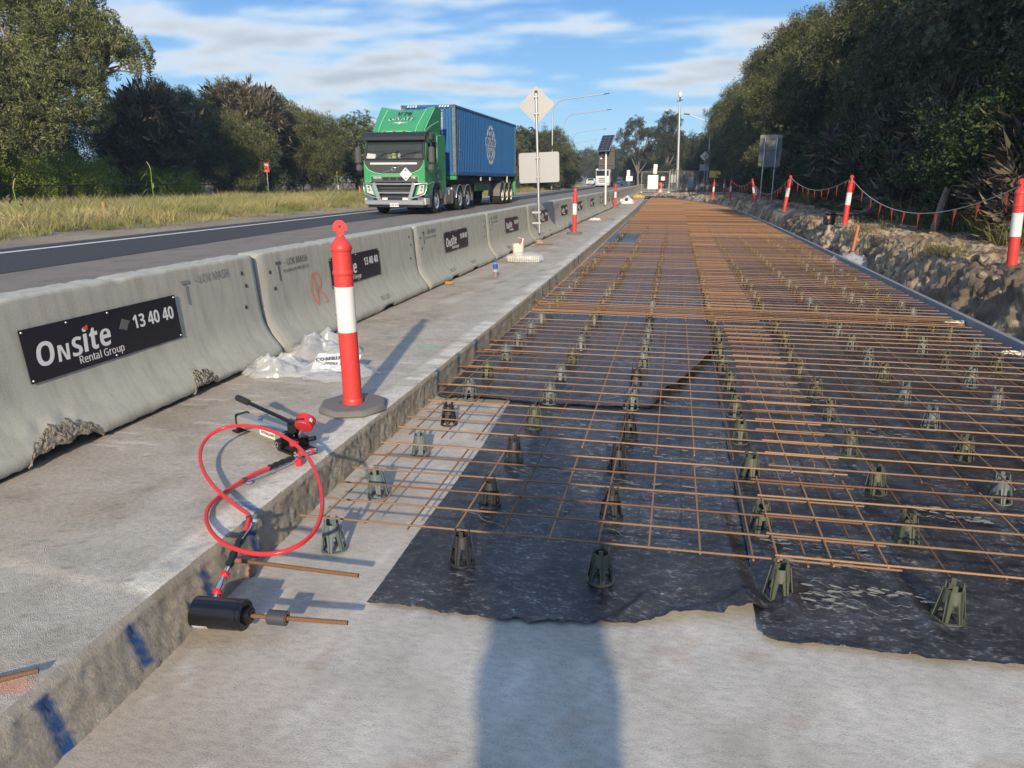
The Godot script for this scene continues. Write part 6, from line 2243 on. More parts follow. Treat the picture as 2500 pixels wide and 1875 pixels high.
	mb.lathe([Vector2(0.0, 0.035), Vector2(0.013, 0.035), Vector2(0.013, 0.033), Vector2(0.026, 0.033), Vector2(0.029, 0.028), Vector2(0.029, 0.0)], 20, Transform3D(Basis(Vector3.RIGHT, PI / 2), Vector3(-0.05, 0.052, 0.045)))
	part(mb, "port_collar", M.black_paint, p)
	mb = MB.new()
	mb.lathe([Vector2(0.0065, 0.037), Vector2(0.016, 0.037), Vector2(0.016, 0.033)], 16, Transform3D(Basis(Vector3.RIGHT, PI / 2), Vector3(-0.05, 0.052, 0.0455)))
	part(mb, "port_ring", M.chrome, p)
	bars(p, "handle", M.black_paint, [Vector3(-0.02, 0.155, -0.008), Vector3(-0.25, 0.172, -0.008), Vector3(-0.46, 0.187, -0.008)], 0.0115, 12)
	mb = MB.new()
	mb.tube([Vector3(-0.43, 0.185, -0.008), Vector3(-0.44, 0.1857, -0.008), Vector3(-0.545, 0.193, -0.008), Vector3(-0.555, 0.1937, -0.008)], [0.0135, 0.018, 0.018, 0.014], 14)
	part(mb, "handle_grip", M.rubber_black, p)
	bars(p, "release_knob", M.black_plastic, [Vector3(0.07, 0.075, -0.04), Vector3(0.10, 0.085, -0.055)], 0.013, 10)
	mb = MB.new()
	mb.tube([Vector3(0.045, 0.09, 0.0), Vector3(0.055, 0.115, 0.0), Vector3(0.072, 0.145, 0.0)], [0.011, 0.014, 0.010], 10)
	part(mb, "gauge_stem", M.chrome, p)
	bars(p, "red_plug", M.hose_red, [Vector3(0.045, 0.07, 0.025), Vector3(0.05, 0.075, 0.055)], 0.018, 12)
	bars(p, "outlet", M.chrome, [Vector3(0.05, 0.043, 0.03), Vector3(0.115, 0.043, 0.055)], 0.011, 10)
	var ga := Node3D.new()
	ga.transform = Transform3D(Basis.from_euler(Vector3(-0.9, 0.15, 0.30)), Vector3(0.092, 0.180, -0.005))
	put(ga, "pressure_gauge", p)
	mb = MB.new()
	mb.lathe([Vector2(0.0, -0.028), Vector2(0.042, -0.028), Vector2(0.047, -0.022), Vector2(0.047, 0.012), Vector2(0.052, 0.014), Vector2(0.052, 0.028), Vector2(0.045, 0.031), Vector2(0.042, 0.024)], 28)
	part(mb, "rubber_boot", M.gauge_red, ga)
	mb = MB.new()
	mb.lathe([Vector2(0.043, 0.022), Vector2(0.0, 0.0225)], 24)
	part(mb, "dial", M.sign_white, ga)
	solid(ga, "boot_slot", M.black_plastic, Vector3(0.0, -0.008, 0.0455), Vector3(0.05, 0.012, 0.006), 0.002)
	solid(ga, "boot_tag", M.sign_white, Vector3(0.045, 0.004, 0.014), Vector3(0.008, 0.016, 0.02), 0.002)
	# jack on the lower dowel
	var j := thing("hollow_jack", "black hollow cylinder jack pushed over a dowel against the kerb", "jack", at_turn(Vector3(-1.615, 0.09, -1.945), 0.10))
	mb = MB.new()
	var ax := Transform3D(Basis(Vector3.FORWARD, PI / 2), Vector3.ZERO)
	mb.lathe([Vector2(0.0, 0.0), Vector2(0.050, 0.0), Vector2(0.056, 0.004), Vector2(0.056, 0.168), Vector2(0.054, 0.172), Vector2(0.054, 0.177), Vector2(0.056, 0.180), Vector2(0.056, 0.190), Vector2(0.051, 0.196), Vector2(0.034, 0.196), Vector2(0.034, 0.188)], 36, ax)
	part(mb, "cylinder_body", M.black_paint, j)
	mb = MB.new()
	mb.lathe([Vector2(0.034, 0.188), Vector2(0.030, 0.190), Vector2(0.030, 0.214), Vector2(0.026, 0.217), Vector2(0.014, 0.217), Vector2(0.012, 0.2)], 26, ax)
	part(mb, "plunger", M.black_paint, j)
	# paper label wrapped on the side
	mb = MB.new()
	var rows := []
	for k in 8:
		var a := -1.15 + 0.75 * k / 7.0
		rows.append([Vector3(0.012, sin(a) * 0.0565, cos(a) * 0.0565), Vector3(0.068, sin(a) * 0.0565, cos(a) * 0.0565)])
	mb.sheet(rows, true)
	part(mb, "paper_label", M.trim_light, j)
	mb = MB.new()
	rows = []
	for k in 4:
		var a := -0.62 + 0.12 * k / 3.0
		rows.append([Vector3(0.054, sin(a) * 0.0570, cos(a) * 0.0570), Vector3(0.064, sin(a) * 0.0570, cos(a) * 0.0570)])
	mb.sheet(rows, true)
	part(mb, "label_dot", M.red_ink, j)
	var d := thing("rebar_dowel", "rusty ribbed dowel held by the black jack and its lock collar", "dowel", at_turn(Vector3(-1.64, 0.09, -1.942), 0.10))
	mesh_part(dowel_mesh(0.60), "ribbed_bar", d)
	var c := thing("lock_collar", "short dark steel collar gripping the dowel beside the jack", "collar", at_turn(Vector3(-1.64, 0.09, -1.942), 0.10))
	mb = MB.new()
	mb.lathe([Vector2(0.010, 0.305), Vector2(0.024, 0.305), Vector2(0.0265, 0.308), Vector2(0.0265, 0.372), Vector2(0.024, 0.375), Vector2(0.016, 0.375), Vector2(0.011, 0.368)], 22, ax)
	part(mb, "collar_body", M.dark_grey, c)
	mb = MB.new()
	mb.lathe([Vector2(0.0165, 0.3755), Vector2(0.021, 0.3755), Vector2(0.021, 0.374)], 18, ax)
	part(mb, "wedge_ring", M.rust_bright, c)
	var s := thing("rebar_offcut", "thick rusty bar end lying on the pavement over orange paint", "rebar offcut", Transform3D(Basis(Vector3.UP, 0.67 + PI), Vector3(-1.745, 0.213, -1.425)))
	mesh_part(dowel_mesh(0.7), "ribbed_bar", s)
	# a red-brown stone lump in the broken edge below the upper dowel
	mb = MB.new()
	mb.lathe([Vector2(0.0, -0.03), Vector2(0.025, -0.02), Vector2(0.035, 0.0), Vector2(0.028, 0.02), Vector2(0.0, 0.03)], 9, Transform3D(Basis.from_euler(Vector3(0.5, 0.3, 0.9)), Vector3.ZERO))
	var st := part(mb, "stone", M.stone_pink)
	st.position = Vector3(-1.655, 0.018, -2.35)
	tag(st, "rounded brown stone lying at the kerb foot below the dowel", "stone")

# ---------------------------------------------------------------- bags, sacks and other litter
func crumple(at: Vector3, yaw: float, sx: float, sz: float, high: float, sd: int, called: String, label: String, category: String, m: Material, ragged := 0.15, lobes: Array = []) -> Node3D:
	var n1 := noise(sd, 3.2, 3)
	var n2 := noise(sd + 1, 2.2, 3)
	var n3 := noise(sd + 2, 9.0, 2)
	var t := thing(called, label, category, at_turn(at, yaw))
	for layer in 2:
		var rows := []
		for i in 34:
			var u := i / 33.0
			var row := []
			for k in 49:
				var a := TAU * k / 48.0
				var edge := 1.0 + ragged * n2.get_noise_2d(cos(a) * 0.7 + layer * 5.0, sin(a) * 0.7)
				var r := sin(u * PI / 2) * edge
				var x := cos(a) * r
				var z := sin(a) * r
				var q := Vector2(cos(a) * sin(u * PI / 2), sin(a) * sin(u * PI / 2))
				var dome := pow(maxf(0.0, 1.0 - q.length_squared()), 0.6)
				var y := dome * (0.65 + 0.35 * n2.get_noise_2d(q.x * 0.8 + 7, q.y * 0.8)) + n1.get_noise_2d(q.x * 0.25 + layer * 3.0, q.y * 0.9) * 0.20 * (0.3 + dome) + n3.get_noise_2d(q.x * 0.5, q.y * 0.5) * 0.06
				for l in lobes:
					y += l[3] * exp(-Vector2((q.x - l[0]) / l[2], (q.y - l[1]) / l[2]).length_squared())
				row.append(Vector3(x * sx * (1.0 - 0.07 * layer), maxf(0.004 + 0.003 * layer, y * high * (1.0 - 0.28 * layer)), z * sz * (1.0 - 0.07 * layer)))
			rows.append(row)
		var mb := MB.new()
		mb.sheet(rows, false)
		part(mb, "outer_film" if layer == 0 else "inner_film", m, t)
	return t

func build_litter() -> void:
	var b1 := crumple(Vector3(-2.86, 0.2, -4.66), 0.35, 0.26, 0.17, 0.17, 501, "plastic_bag", "crumpled clear plastic bag lying against the barrier toe", "bag", M.bag_plastic, 0.3)
	crumple(Vector3(-2.44, 0.2, -4.72), 0.1, 0.32, 0.24, 0.09, 511, "plastic_bag", "flattened clear plastic bag with printed lettering behind the red bollard", "bag", M.bag_plastic, 0.45, [[-0.3, 0.1, 0.2, 0.5], [0.5, -0.2, 0.25, 0.6]])
	crumple(Vector3(-2.80, 0.2, -5.25), 0.9, 0.30, 0.22, 0.19, 521, "plastic_bag", "white plastic bag bunched up at the joint between two barriers", "bag", M.bag_plastic, 0.5, [[-0.4, 0.2, 0.3, 0.4], [0.4, -0.3, 0.25, 0.5]])
	var pr := thing("printed_wrapper", "crumpled white wrapper printed with dark letters inside the bags", "wrapper", at_turn(Vector3(-2.40, 0.285, -4.72), 0.12, 0.5))
	var mb := MB.new()
	var n := noise(77, 9.0, 3)
	var rows := []
	for i in 22:
		var row := []
		for k in 22:
			var x := (i / 21.0 - 0.5) * 0.34
			var z := (k / 21.0 - 0.5) * 0.20
			row.append(Vector3(x, n.get_noise_2d(x, z) * 0.02, z))
		rows.append(row)
	mb.sheet(rows, false)
	part(mb, "wrapper_film", M.wrapper_white, pr)
	var lay := Basis(Vector3.RIGHT, -PI / 2)
	words("COMBIFLEX", 0.036, M.bag_print, pr, "lettering", Transform3D(Basis(Vector3.UP, 0.15) * lay, Vector3(-0.02, 0.017, -0.03)), true)
	words("JOINT TAPE", 0.026, M.bag_print, pr, "lettering", Transform3D(Basis(Vector3.UP, -0.1) * lay, Vector3(0.02, 0.017, 0.03)), true)
	# bottle
	var t := thing("drink_bottle", "clear bottle half full of purple drink with blue cap", "bottle", Transform3D(Basis.IDENTITY, Vector3(-2.53, 0.2, -10.18)))
	mb = MB.new()
	mb.lathe([Vector2(0.0, 0.0), Vector2(0.033, 0.0), Vector2(0.036, 0.008), Vector2(0.034, 0.05), Vector2(0.036, 0.10), Vector2(0.034, 0.13), Vector2(0.036, 0.17), Vector2(0.034, 0.195), Vector2(0.018, 0.22), Vector2(0.015, 0.235)], 20)
	part(mb, "bottle_wall", M.clear_plastic, t)
	mb = MB.new()
	mb.lathe([Vector2(0.0, 0.003), Vector2(0.031, 0.003), Vector2(0.034, 0.01), Vector2(0.032, 0.05), Vector2(0.034, 0.085), Vector2(0.0, 0.086)], 18)
	part(mb, "purple_drink", M.grape_drink, t)
	mb = MB.new()
	mb.lathe([Vector2(0.0365, 0.135), Vector2(0.0375, 0.16), Vector2(0.0365, 0.19), Vector2(0.030, 0.205)], 18)
	part(mb, "label_sleeve", M.cap_blue, t)
	mb = MB.new()
	mb.lathe([Vector2(0.019, 0.225), Vector2(0.019, 0.25), Vector2(0.014, 0.258), Vector2(0.013, 0.268), Vector2(0.0, 0.27)], 16)
	part(mb, "cap", M.cap_blue, t)
	# mesh sack of chairs
	t = thing("sack", "bulging clear sack of cream plastic pieces on the pavement", "sack", at_turn(Vector3(-2.52, 0.2, -12.25), 0.03))
	mb = MB.new()
	n = noise(90, 5.0, 3)
	rows = []
	for i in 31:
		var u := i / 30.0
		var row := []
		for k in 25:
			var a := TAU * k / 24.0
			var w := pow(sin(clampf(u * 0.96 + 0.02, 0, 1) * PI), 0.42)
			var x := (u - 0.5) * 0.66
			var p := Vector3(x, 0.085 + sin(a) * 0.085 * w * (1.0 + 0.25 * u), cos(a) * 0.16 * w)
			p += Vector3(0, 1, 0) * n.get_noise_3dv(p * 2.0) * 0.022
			p.y = maxf(p.y, 0.003)
			row.append(p)
		rows.append(row)
	mb.sheet(rows, false)
	part(mb, "sack_film", M.bag_plastic, t)
	for k in 18:
		var x := -0.27 + k * 0.031
		solid(t, "sack_rib", M.cream, Vector3(x, 0.07, 0.085 + 0.03 * sin(PI * k / 17.0)), Vector3(0.014, 0.11, 0.02), 0.005)
	# bucket
	t = thing("bucket", "small cream bucket with wire handle holding a red tool", "bucket", Transform3D(Basis.IDENTITY, Vector3(-2.90, 0.2, -13.5)))
	mb = MB.new()
	mb.lathe([Vector2(0.0, 0.003), Vector2(0.098, 0.0), Vector2(0.112, 0.19), Vector2(0.118, 0.192), Vector2(0.118, 0.205), Vector2(0.108, 0.205), Vector2(0.094, 0.01), Vector2(0.0, 0.01)], 24)
	part(mb, "pail", M.cream, t)
	var hp := []
	for k in 13:
		var a := PI * k / 12.0
		hp.append(Vector3(cos(a) * 0.118, 0.19 + sin(a) * 0.14, 0.02 * sin(a)))
	bars(t, "wire_handle", M.galvanised, hp, 0.004, 6)
	bars(t, "red_tool_grip", M.hose_red, [Vector3(0.02, 0.15, 0.0), Vector3(0.06, 0.30, -0.03)], 0.02, 10)
	bars(t, "coiled_cord", M.sign_white, [Vector3(0.06, 0.17, 0.03), Vector3(0.09, 0.28, 0.0), Vector3(0.10, 0.31, 0.02), Vector3(0.085, 0.2, 0.05)], 0.012, 8)
	# small bits by the barrier
	var o := solid(self, "brick_piece", M.brick, Vector3.ZERO, Vector3(0.11, 0.04, 0.075), 0.008)
	o.transform = at_turn(Vector3(-3.0, 0.222, -9.4), 0.4)
	tag(o, "broken orange brick piece at the barrier foot", "brick")
	t = thing("timber_offcut", "pink marked timber offcut lying by the barrier", "offcut", at_turn(Vector3(-2.80, 0.205, -15.75), 0.2))
	solid(t, "plank", M.timber, Vector3(0, 0.02, 0), Vector3(0.40, 0.035, 0.07), 0.005)
	solid(t, "pink_tag", M.pink_spray, Vector3(-0.08, 0.04, 0.0), Vector3(0.12, 0.02, 0.11), 0.005)
	o = solid(self, "cardboard_box", M.cardboard, Vector3.ZERO, Vector3(0.13, 0.09, 0.1), 0.006)
	o.transform = at_turn(Vector3(-2.95, 0.247, -15.95), 0.3)
	tag(o, "small crushed brown box beside the timber offcut", "box")
	crumple(Vector3(-2.75, 0.2, -25.8), 0.2, 0.20, 0.16, 0.10, 531, "paper_litter", "white paper litter scattered on the pavement past the bollard", "litter", M.wrapper_white, 0.5)
	o = solid(self, "timber_offcut", M.timber, Vector3.ZERO, Vector3(0.5, 0.03, 0.06), 0.006)
	o.transform = at_turn(Vector3(-2.35, 0.216, -26.3), 0.1)
	tag(o, "brown timber stick on the pavement beside white litter", "offcut")
	o = solid(self, "glove", M.brick, Vector3.ZERO, Vector3(0.3, 0.05, 0.15), 0.02)
	o.transform = at_turn(Vector3(-2.5, 0.226, -25.9), 0.5)
	tag(o, "reddish rag lying beside the white litter", "rag")
	crumple(Vector3(-2.95, 0.2, -44.0), 0.3, 0.50, 0.6, 0.42, 541, "wrapped_roll", "white plastic wrapped roll dumped beside the barriers", "roll", M.wrapper_white, 0.3, [[0.2, 0.0, 0.4, 0.3]])
	mb = MB.new()
	mb.lathe([Vector2(0.0, 0.0), Vector2(0.10, 0.0), Vector2(0.10, 0.02)], 14, Transform3D(Basis(Vector3.RIGHT, PI / 2), Vector3.ZERO))
	o = part(mb, "roll_core", M.black_plastic)
	o.position = Vector3(-2.85, 0.45, -43.52)
	tag(o, "dark hollow end showing in the white wrapped roll", "roll core")
	o = solid(self, "red_crate", M.brick, Vector3.ZERO, Vector3(0.3, 0.16, 0.25), 0.02)
	o.transform = at_turn(Vector3(-2.45, 0.282, -45.0), 0.3)
	tag(o, "small red box beside the white wrapped roll", "box")
	crumple(Vector3(-2.95, 0.2, -59.0), 0.3, 0.55, 0.4, 0.28, 551, "sandbag", "orange yellow bag lying at the far end of the kerb", "bag", M.yellow_bag, 0.2)
	# black case on the bank
	t = thing("tool_case", "black plastic tool case with latches on the shaded bank", "case", at_turn(Vector3(4.02, 0.50, -19.35), 0.05))
	solid(t, "case_body", M.black_plastic, Vector3(0, 0.13, 0), Vector3(0.78, 0.22, 0.42), 0.03)
	solid(t, "case_lid", M.black_plastic, Vector3(0, 0.285, 0), Vector3(0.76, 0.08, 0.40), 0.03)
	for x in [-0.25, -0.12, 0.2]:
		solid(t, "latch", M.dark_grey, Vector3(x, 0.2, 0.215), Vector3(0.06, 0.09, 0.03), 0.008)
	for x in [-0.3, 0.3]:
		solid(t, "corner_pad", M.dark_grey, Vector3(x, 0.14, 0.21), Vector3(0.05, 0.2, 0.04), 0.01)
	bars(t, "carry_handle", M.black_plastic, [Vector3(-0.1, 0.25, 0.21), Vector3(-0.08, 0.27, 0.26), Vector3(0.08, 0.27, 0.26), Vector3(0.1, 0.25, 0.21)], 0.014, 8)
	solid(t, "orange_sticker", M.orange, Vector3(-0.36, 0.2, 0.212), Vector3(0.05, 0.07, 0.004), 0.001)
	crumple(Vector3(3.32, 0.03, -14.6), 0.6, 0.30, 0.55, 0.28, 561, "plastic_film", "clear plastic film stuffed into the trench beside the form", "plastic film", M.bag_plastic, 0.3)

# ---------------------------------------------------------------- plants
func leaf_quad(mb: MB, p: Vector3, d: Vector3, side: Vector3, l: float, w: float, bend := 0.0) -> void:
	d = d.normalized()
	side = (side - d * side.dot(d)).normalized()
	var nn := side.cross(d)
	var m := p + d * l * 0.45 + nn * bend * l * 0.15
	var tip := p + d * l - nn * bend * l * 0.25
	var i := mb.vert(p, nn)
	mb.vert(m - side * w * 0.5, (nn - side * 0.35).normalized())
	mb.vert(m + side * w * 0.5, (nn + side * 0.35).normalized())
	mb.vert(tip, nn)
	mb.ix.append_array([i, i + 1, i + 3, i, i + 3, i + 2])

func rdir(r: RandomNumberGenerator) -> Vector3:
	var v := Vector3(r.randfn(), r.randfn(), r.randfn())
	return v.normalized() if v.length() > 0.01 else Vector3.UP

# a small branch with leaves; +y points out of the crown
func sprig(kind: String, sd: int) -> ArrayMesh:
	var r := RandomNumberGenerator.new()
	r.seed = sd
	var mb := MB.new()
	var shade := func(a: float, b: float) -> void:
		var s := r.randf_range(a, b)
		mb.col = Color(s, s, s * r.randf_range(0.8, 1.0))
	match kind:
		"gum":
			for k in 46:
				var s := r.randf()
				var p := Vector3(r.randf_range(-0.22, 0.22), s * 0.45 - s * s * 0.25, r.randf_range(-0.22, 0.22))
				shade.call(0.55, 1.0)
				var d := Vector3(r.randf_range(-0.6, 0.6), r.randf_range(-1.1, -0.2), r.randf_range(-0.6, 0.6))
				leaf_quad(mb, p, d, rdir(r), r.randf_range(0.12, 0.21), r.randf_range(0.026, 0.042), r.randf_range(-1, 1))
		"rosette":
			for q in 5:
				var c := Vector3(r.randf_range(-0.20, 0.20), r.randf_range(-0.12, 0.2), r.randf_range(-0.20, 0.20))
				var up := (Vector3.UP * 1.0 + rdir(r) * 0.8).normalized()
				for k in 11:
					var a := TAU * k / 11.0 + r.randf()
					var e := up.cross(Vector3(0.3, 0.2, 1)).normalized()
					var f := up.cross(e)
					var d := up * r.randf_range(0.25, 0.9) + e * cos(a) + f * sin(a)
					shade.call(0.5, 1.0)
					if r.randf() < 0.24:
						mb.col = Color(1.0, 1.0, 0.95) * r.randf_range(0.85, 1.0)
					leaf_quad(mb, c, d, up.cross(d), r.randf_range(0.09, 0.15), r.randf_range(0.022, 0.034), 0.6)
		"needle":
			for k in 95:
				var s := r.randf()
				var p := Vector3(r.randf_range(-0.2, 0.2), s * 0.5 - 0.15, r.randf_range(-0.2, 0.2))
				shade.call(0.5, 1.0)
				var d := Vector3(p.x * 2.2, r.randf_range(0.1, 0.9), p.z * 2.2) + rdir(r) * 0.5
				leaf_quad(mb, p, d, rdir(r), r.randf_range(0.10, 0.19), r.randf_range(0.010, 0.017), r.randf_range(-1, 1))
		"broad":
			for k in 44:
				var p := Vector3(r.randf_range(-0.22, 0.22), r.randf_range(-0.16, 0.2), r.randf_range(-0.22, 0.22))
				shade.call(0.6, 1.0)
				var d := Vector3(p.x * 3.0, 0.4, p.z * 3.0) + rdir(r) * 0.8
				leaf_quad(mb, p, d, rdir(r), r.randf_range(0.06, 0.10), r.randf_range(0.034, 0.055), r.randf_range(-1, 1))
		"twigs":
			for k in 26:
				var p := Vector3(r.randf_range(-0.15, 0.15), r.randf_range(-0.2, 0.1), r.randf_range(-0.15, 0.15))
				shade.call(0.5, 1.0)
				var d := Vector3(p.x * 3.0, r.randf_range(0.3, 1.0), p.z * 3.0) + rdir(r) * 0.4
				leaf_quad(mb, p, d, rdir(r), r.randf_range(0.25, 0.5), 0.009, r.randf_range(-1, 1))
		"blades":
			for k in 20:
				var a := r.randf() * TAU
				var rad := r.randf() * 0.16
				var p := Vector3(cos(a) * rad, 0, sin(a) * rad)
				shade.call(0.55, 1.0)
				var lean := r.randf_range(0.1, 0.55)
				var hgt := r.randf_range(0.45, 1.0)
				var d := Vector3(cos(a) * lean, 1.0, sin(a) * lean).normalized()
				var side := d.cross(rdir(r)).normalized()
				var m := p + d * hgt * 0.6
				var tip := p + d * hgt + Vector3(cos(a), -0.35, sin(a)) * lean * hgt * 0.45
				var w := 0.0085
				mb.tri(p - side * w, m - side * w * 0.8, m + side * w * 0.8)
				mb.tri(p - side * w, m + side * w * 0.8, p + side * w)
				mb.tri(m - side * w * 0.8, tip, m + side * w * 0.8)
	return mb.done(M.blade if kind in ["blades", "twigs"] else M.leaf)

var sprigs := {}
func sprig_of(kind: String) -> ArrayMesh:
	if not sprigs.has(kind):
		sprigs[kind] = sprig(kind, kind.hash() % 1000 + 3)
	return sprigs[kind]

# crown: leafy twigs spread through lumps [centre, radii]
func crown(kind: String, lumps: Array, count: int, c1: Color, c2: Color, size: float, sd: int, shell := 0.55) -> MultiMeshInstance3D:
	var r := RandomNumberGenerator.new()
	r.seed = sd
	var mm := MultiMesh.new()
	mm.transform_format = MultiMesh.TRANSFORM_3D
	mm.use_colors = true
	mm.mesh = sprig_of(kind)
	mm.instance_count = count
	var wt := []
	var tot := 0.0
	for l in lumps:
		var v: Vector3 = l[1]
		tot += pow(v.x * v.y * v.z, 0.667)
		wt.append(tot)
	# twigs gather in tufts
	var k := 0
	while k < count:
		var pick := r.randf() * tot
		var i := 0
		while wt[i] < pick:
			i += 1
		var d := rdir(r)
		if d.y < -0.45:
			d.y *= -0.6
			d = d.normalized()
		var rr := shell + (1.0 - shell) * sqrt(r.randf()) + r.randf_range(-0.04, 0.10)
		var c: Vector3 = lumps[i][0] + d * lumps[i][1] * rr
		var tone := r.randf()
		var bright := r.randf_range(0.75, 1.2)
		for q in mini(1 + r.randi() % 6, count - k):
			var p := c + rdir(r) * size * r.randf_range(0.15, 0.75)
			var up := (d + rdir(r) * 0.55 + Vector3(0, 0.25, 0)).normalized()
			var x := up.cross(rdir(r)).normalized()
			var s := size * r.randf_range(0.75, 1.35)
			mm.set_instance_transform(k, Transform3D(Basis(x, up, x.cross(up)).scaled(Vector3.ONE * s), p))
			var col := c1.lerp(c2, clampf(tone + r.randf_range(-0.2, 0.2), 0, 1)) * (bright * r.randf_range(0.9, 1.1))
			col.a = 1.0
			mm.set_instance_color(k, col)
			k += 1
	var o := MultiMeshInstance3D.new()
	o.multimesh = mm
	return o

func limbs(lumps: Array, base_r: float, sd: int, fork: float) -> MB:
	var r := RandomNumberGenerator.new()
	r.seed = sd
	var mb := MB.new()
	var top := Vector3(r.randf_range(-0.2, 0.2), fork, r.randf_range(-0.2, 0.2))
	mb.tube([Vector3(0, -0.2, 0), Vector3(0.05, fork * 0.35, 0.03), Vector3(-0.04, fork * 0.7, 0.05), top], [base_r * 1.2, base_r, base_r * 0.9, base_r * 0.85], 10)
	for l in lumps:
		var c: Vector3 = l[0]
		var v: Vector3 = l[1]
		var m := top.lerp(c, 0.5) + rdir(r) * 0.12 * top.distance_to(c)
		mb.tube([top - Vector3(0, 0.1, 0), top.lerp(m, 0.5) + rdir(r) * 0.1, m, m.lerp(c, 0.6), c], [base_r * 0.62, base_r * 0.5, base_r * 0.36, base_r * 0.26, base_r * 0.12], 7)
		for k in 4:
			var e := c + rdir(r) * v * 0.8
			var s := m.lerp(c, r.randf_range(0.2, 0.9))
			mb.tube([s, s.lerp(e, 0.5) + rdir(r) * 0.15, e], [base_r * 0.2, base_r * 0.13, base_r * 0.05], 5)
	return mb

func plant(called: String, label: String, category: String, kind: String, at: Transform3D, lumps: Array, count: int, c1: Color, c2: Color, size: float, trunk: float, fork: float, sd: int, group: String, bark: Material = null, shell := 0.55) -> Node3D:
	var t := thing(called, label, category, at, group)
	if trunk > 0.0:
		part(limbs(lumps, trunk, sd + 5, fork), "trunk", bark if bark else M.twig, t)
	put(crown(kind, lumps, count, c1, c2, size, sd, shell), "crown", t).set_meta("kind", "stuff")
	return t

# lumps for a bushy crown of a given radius between two heights
func lumpy(n: int, rad: float, y0: float, y1: float, each: float, sd: int) -> Array:
	var r := RandomNumberGenerator.new()
	r.seed = sd
	var out := []
	for k in n:
		var t := (k + 0.5) / n
		var a := k * 2.4 + r.randf() * 0.8
		var y := lerpf(y0, y1, t)
		var w := rad * sqrt(maxf(0.05, 1.0 - pow(2.0 * t - 0.85, 2.0) * 0.75)) * r.randf_range(0.45, 0.95)
		var e := each * r.randf_range(0.75, 1.25)
		out.append([Vector3(cos(a) * w, y, sin(a) * w), Vector3(e * 1.1, e * 0.85, e * 1.1)])
	return out

# which landmark a plant of the right bank stands at
func beside(p: Vector3) -> String:
	var d := -p.z
	var deep := " in second row" if p.x > 11.5 else ""
	for q in [[16.0, "behind the sandy bank bollard"], [22.0, "behind the black tool case"], [29.0, "behind the leaning bollard past the case"], [36.0, "between leaning bollard and dark sign board"], [41.0, "behind the dark sign board"], [48.0, "behind the bend of the form"], [58.0, "past the bend of the form"], [70.0, "before the yellow notice"], [82.0, "behind the yellow notice"], [92.0, "beside the far diamond sign"], [102.0, "behind the far fence panels"]]:
		if d < q[0]:
			return q[1] + deep
	return "beyond the far fence panels" + deep

func bend_place(p: Vector3) -> String:
	var d := -p.z
	if p.x < -14.0:
		if d < 90.0:
			return "beside the road behind the container"
		if d < 115.0:
			return "under the street lamps on the bend"
		if d < 160.0:
			return "past the second street lamp on the bend"
		return "at the far end of the bend"
	if p.x < -2.0:
		return "behind the far white truck" if d > 145.0 else "behind the open gum past the barriers"
	return "behind the camera pole and wire fence"

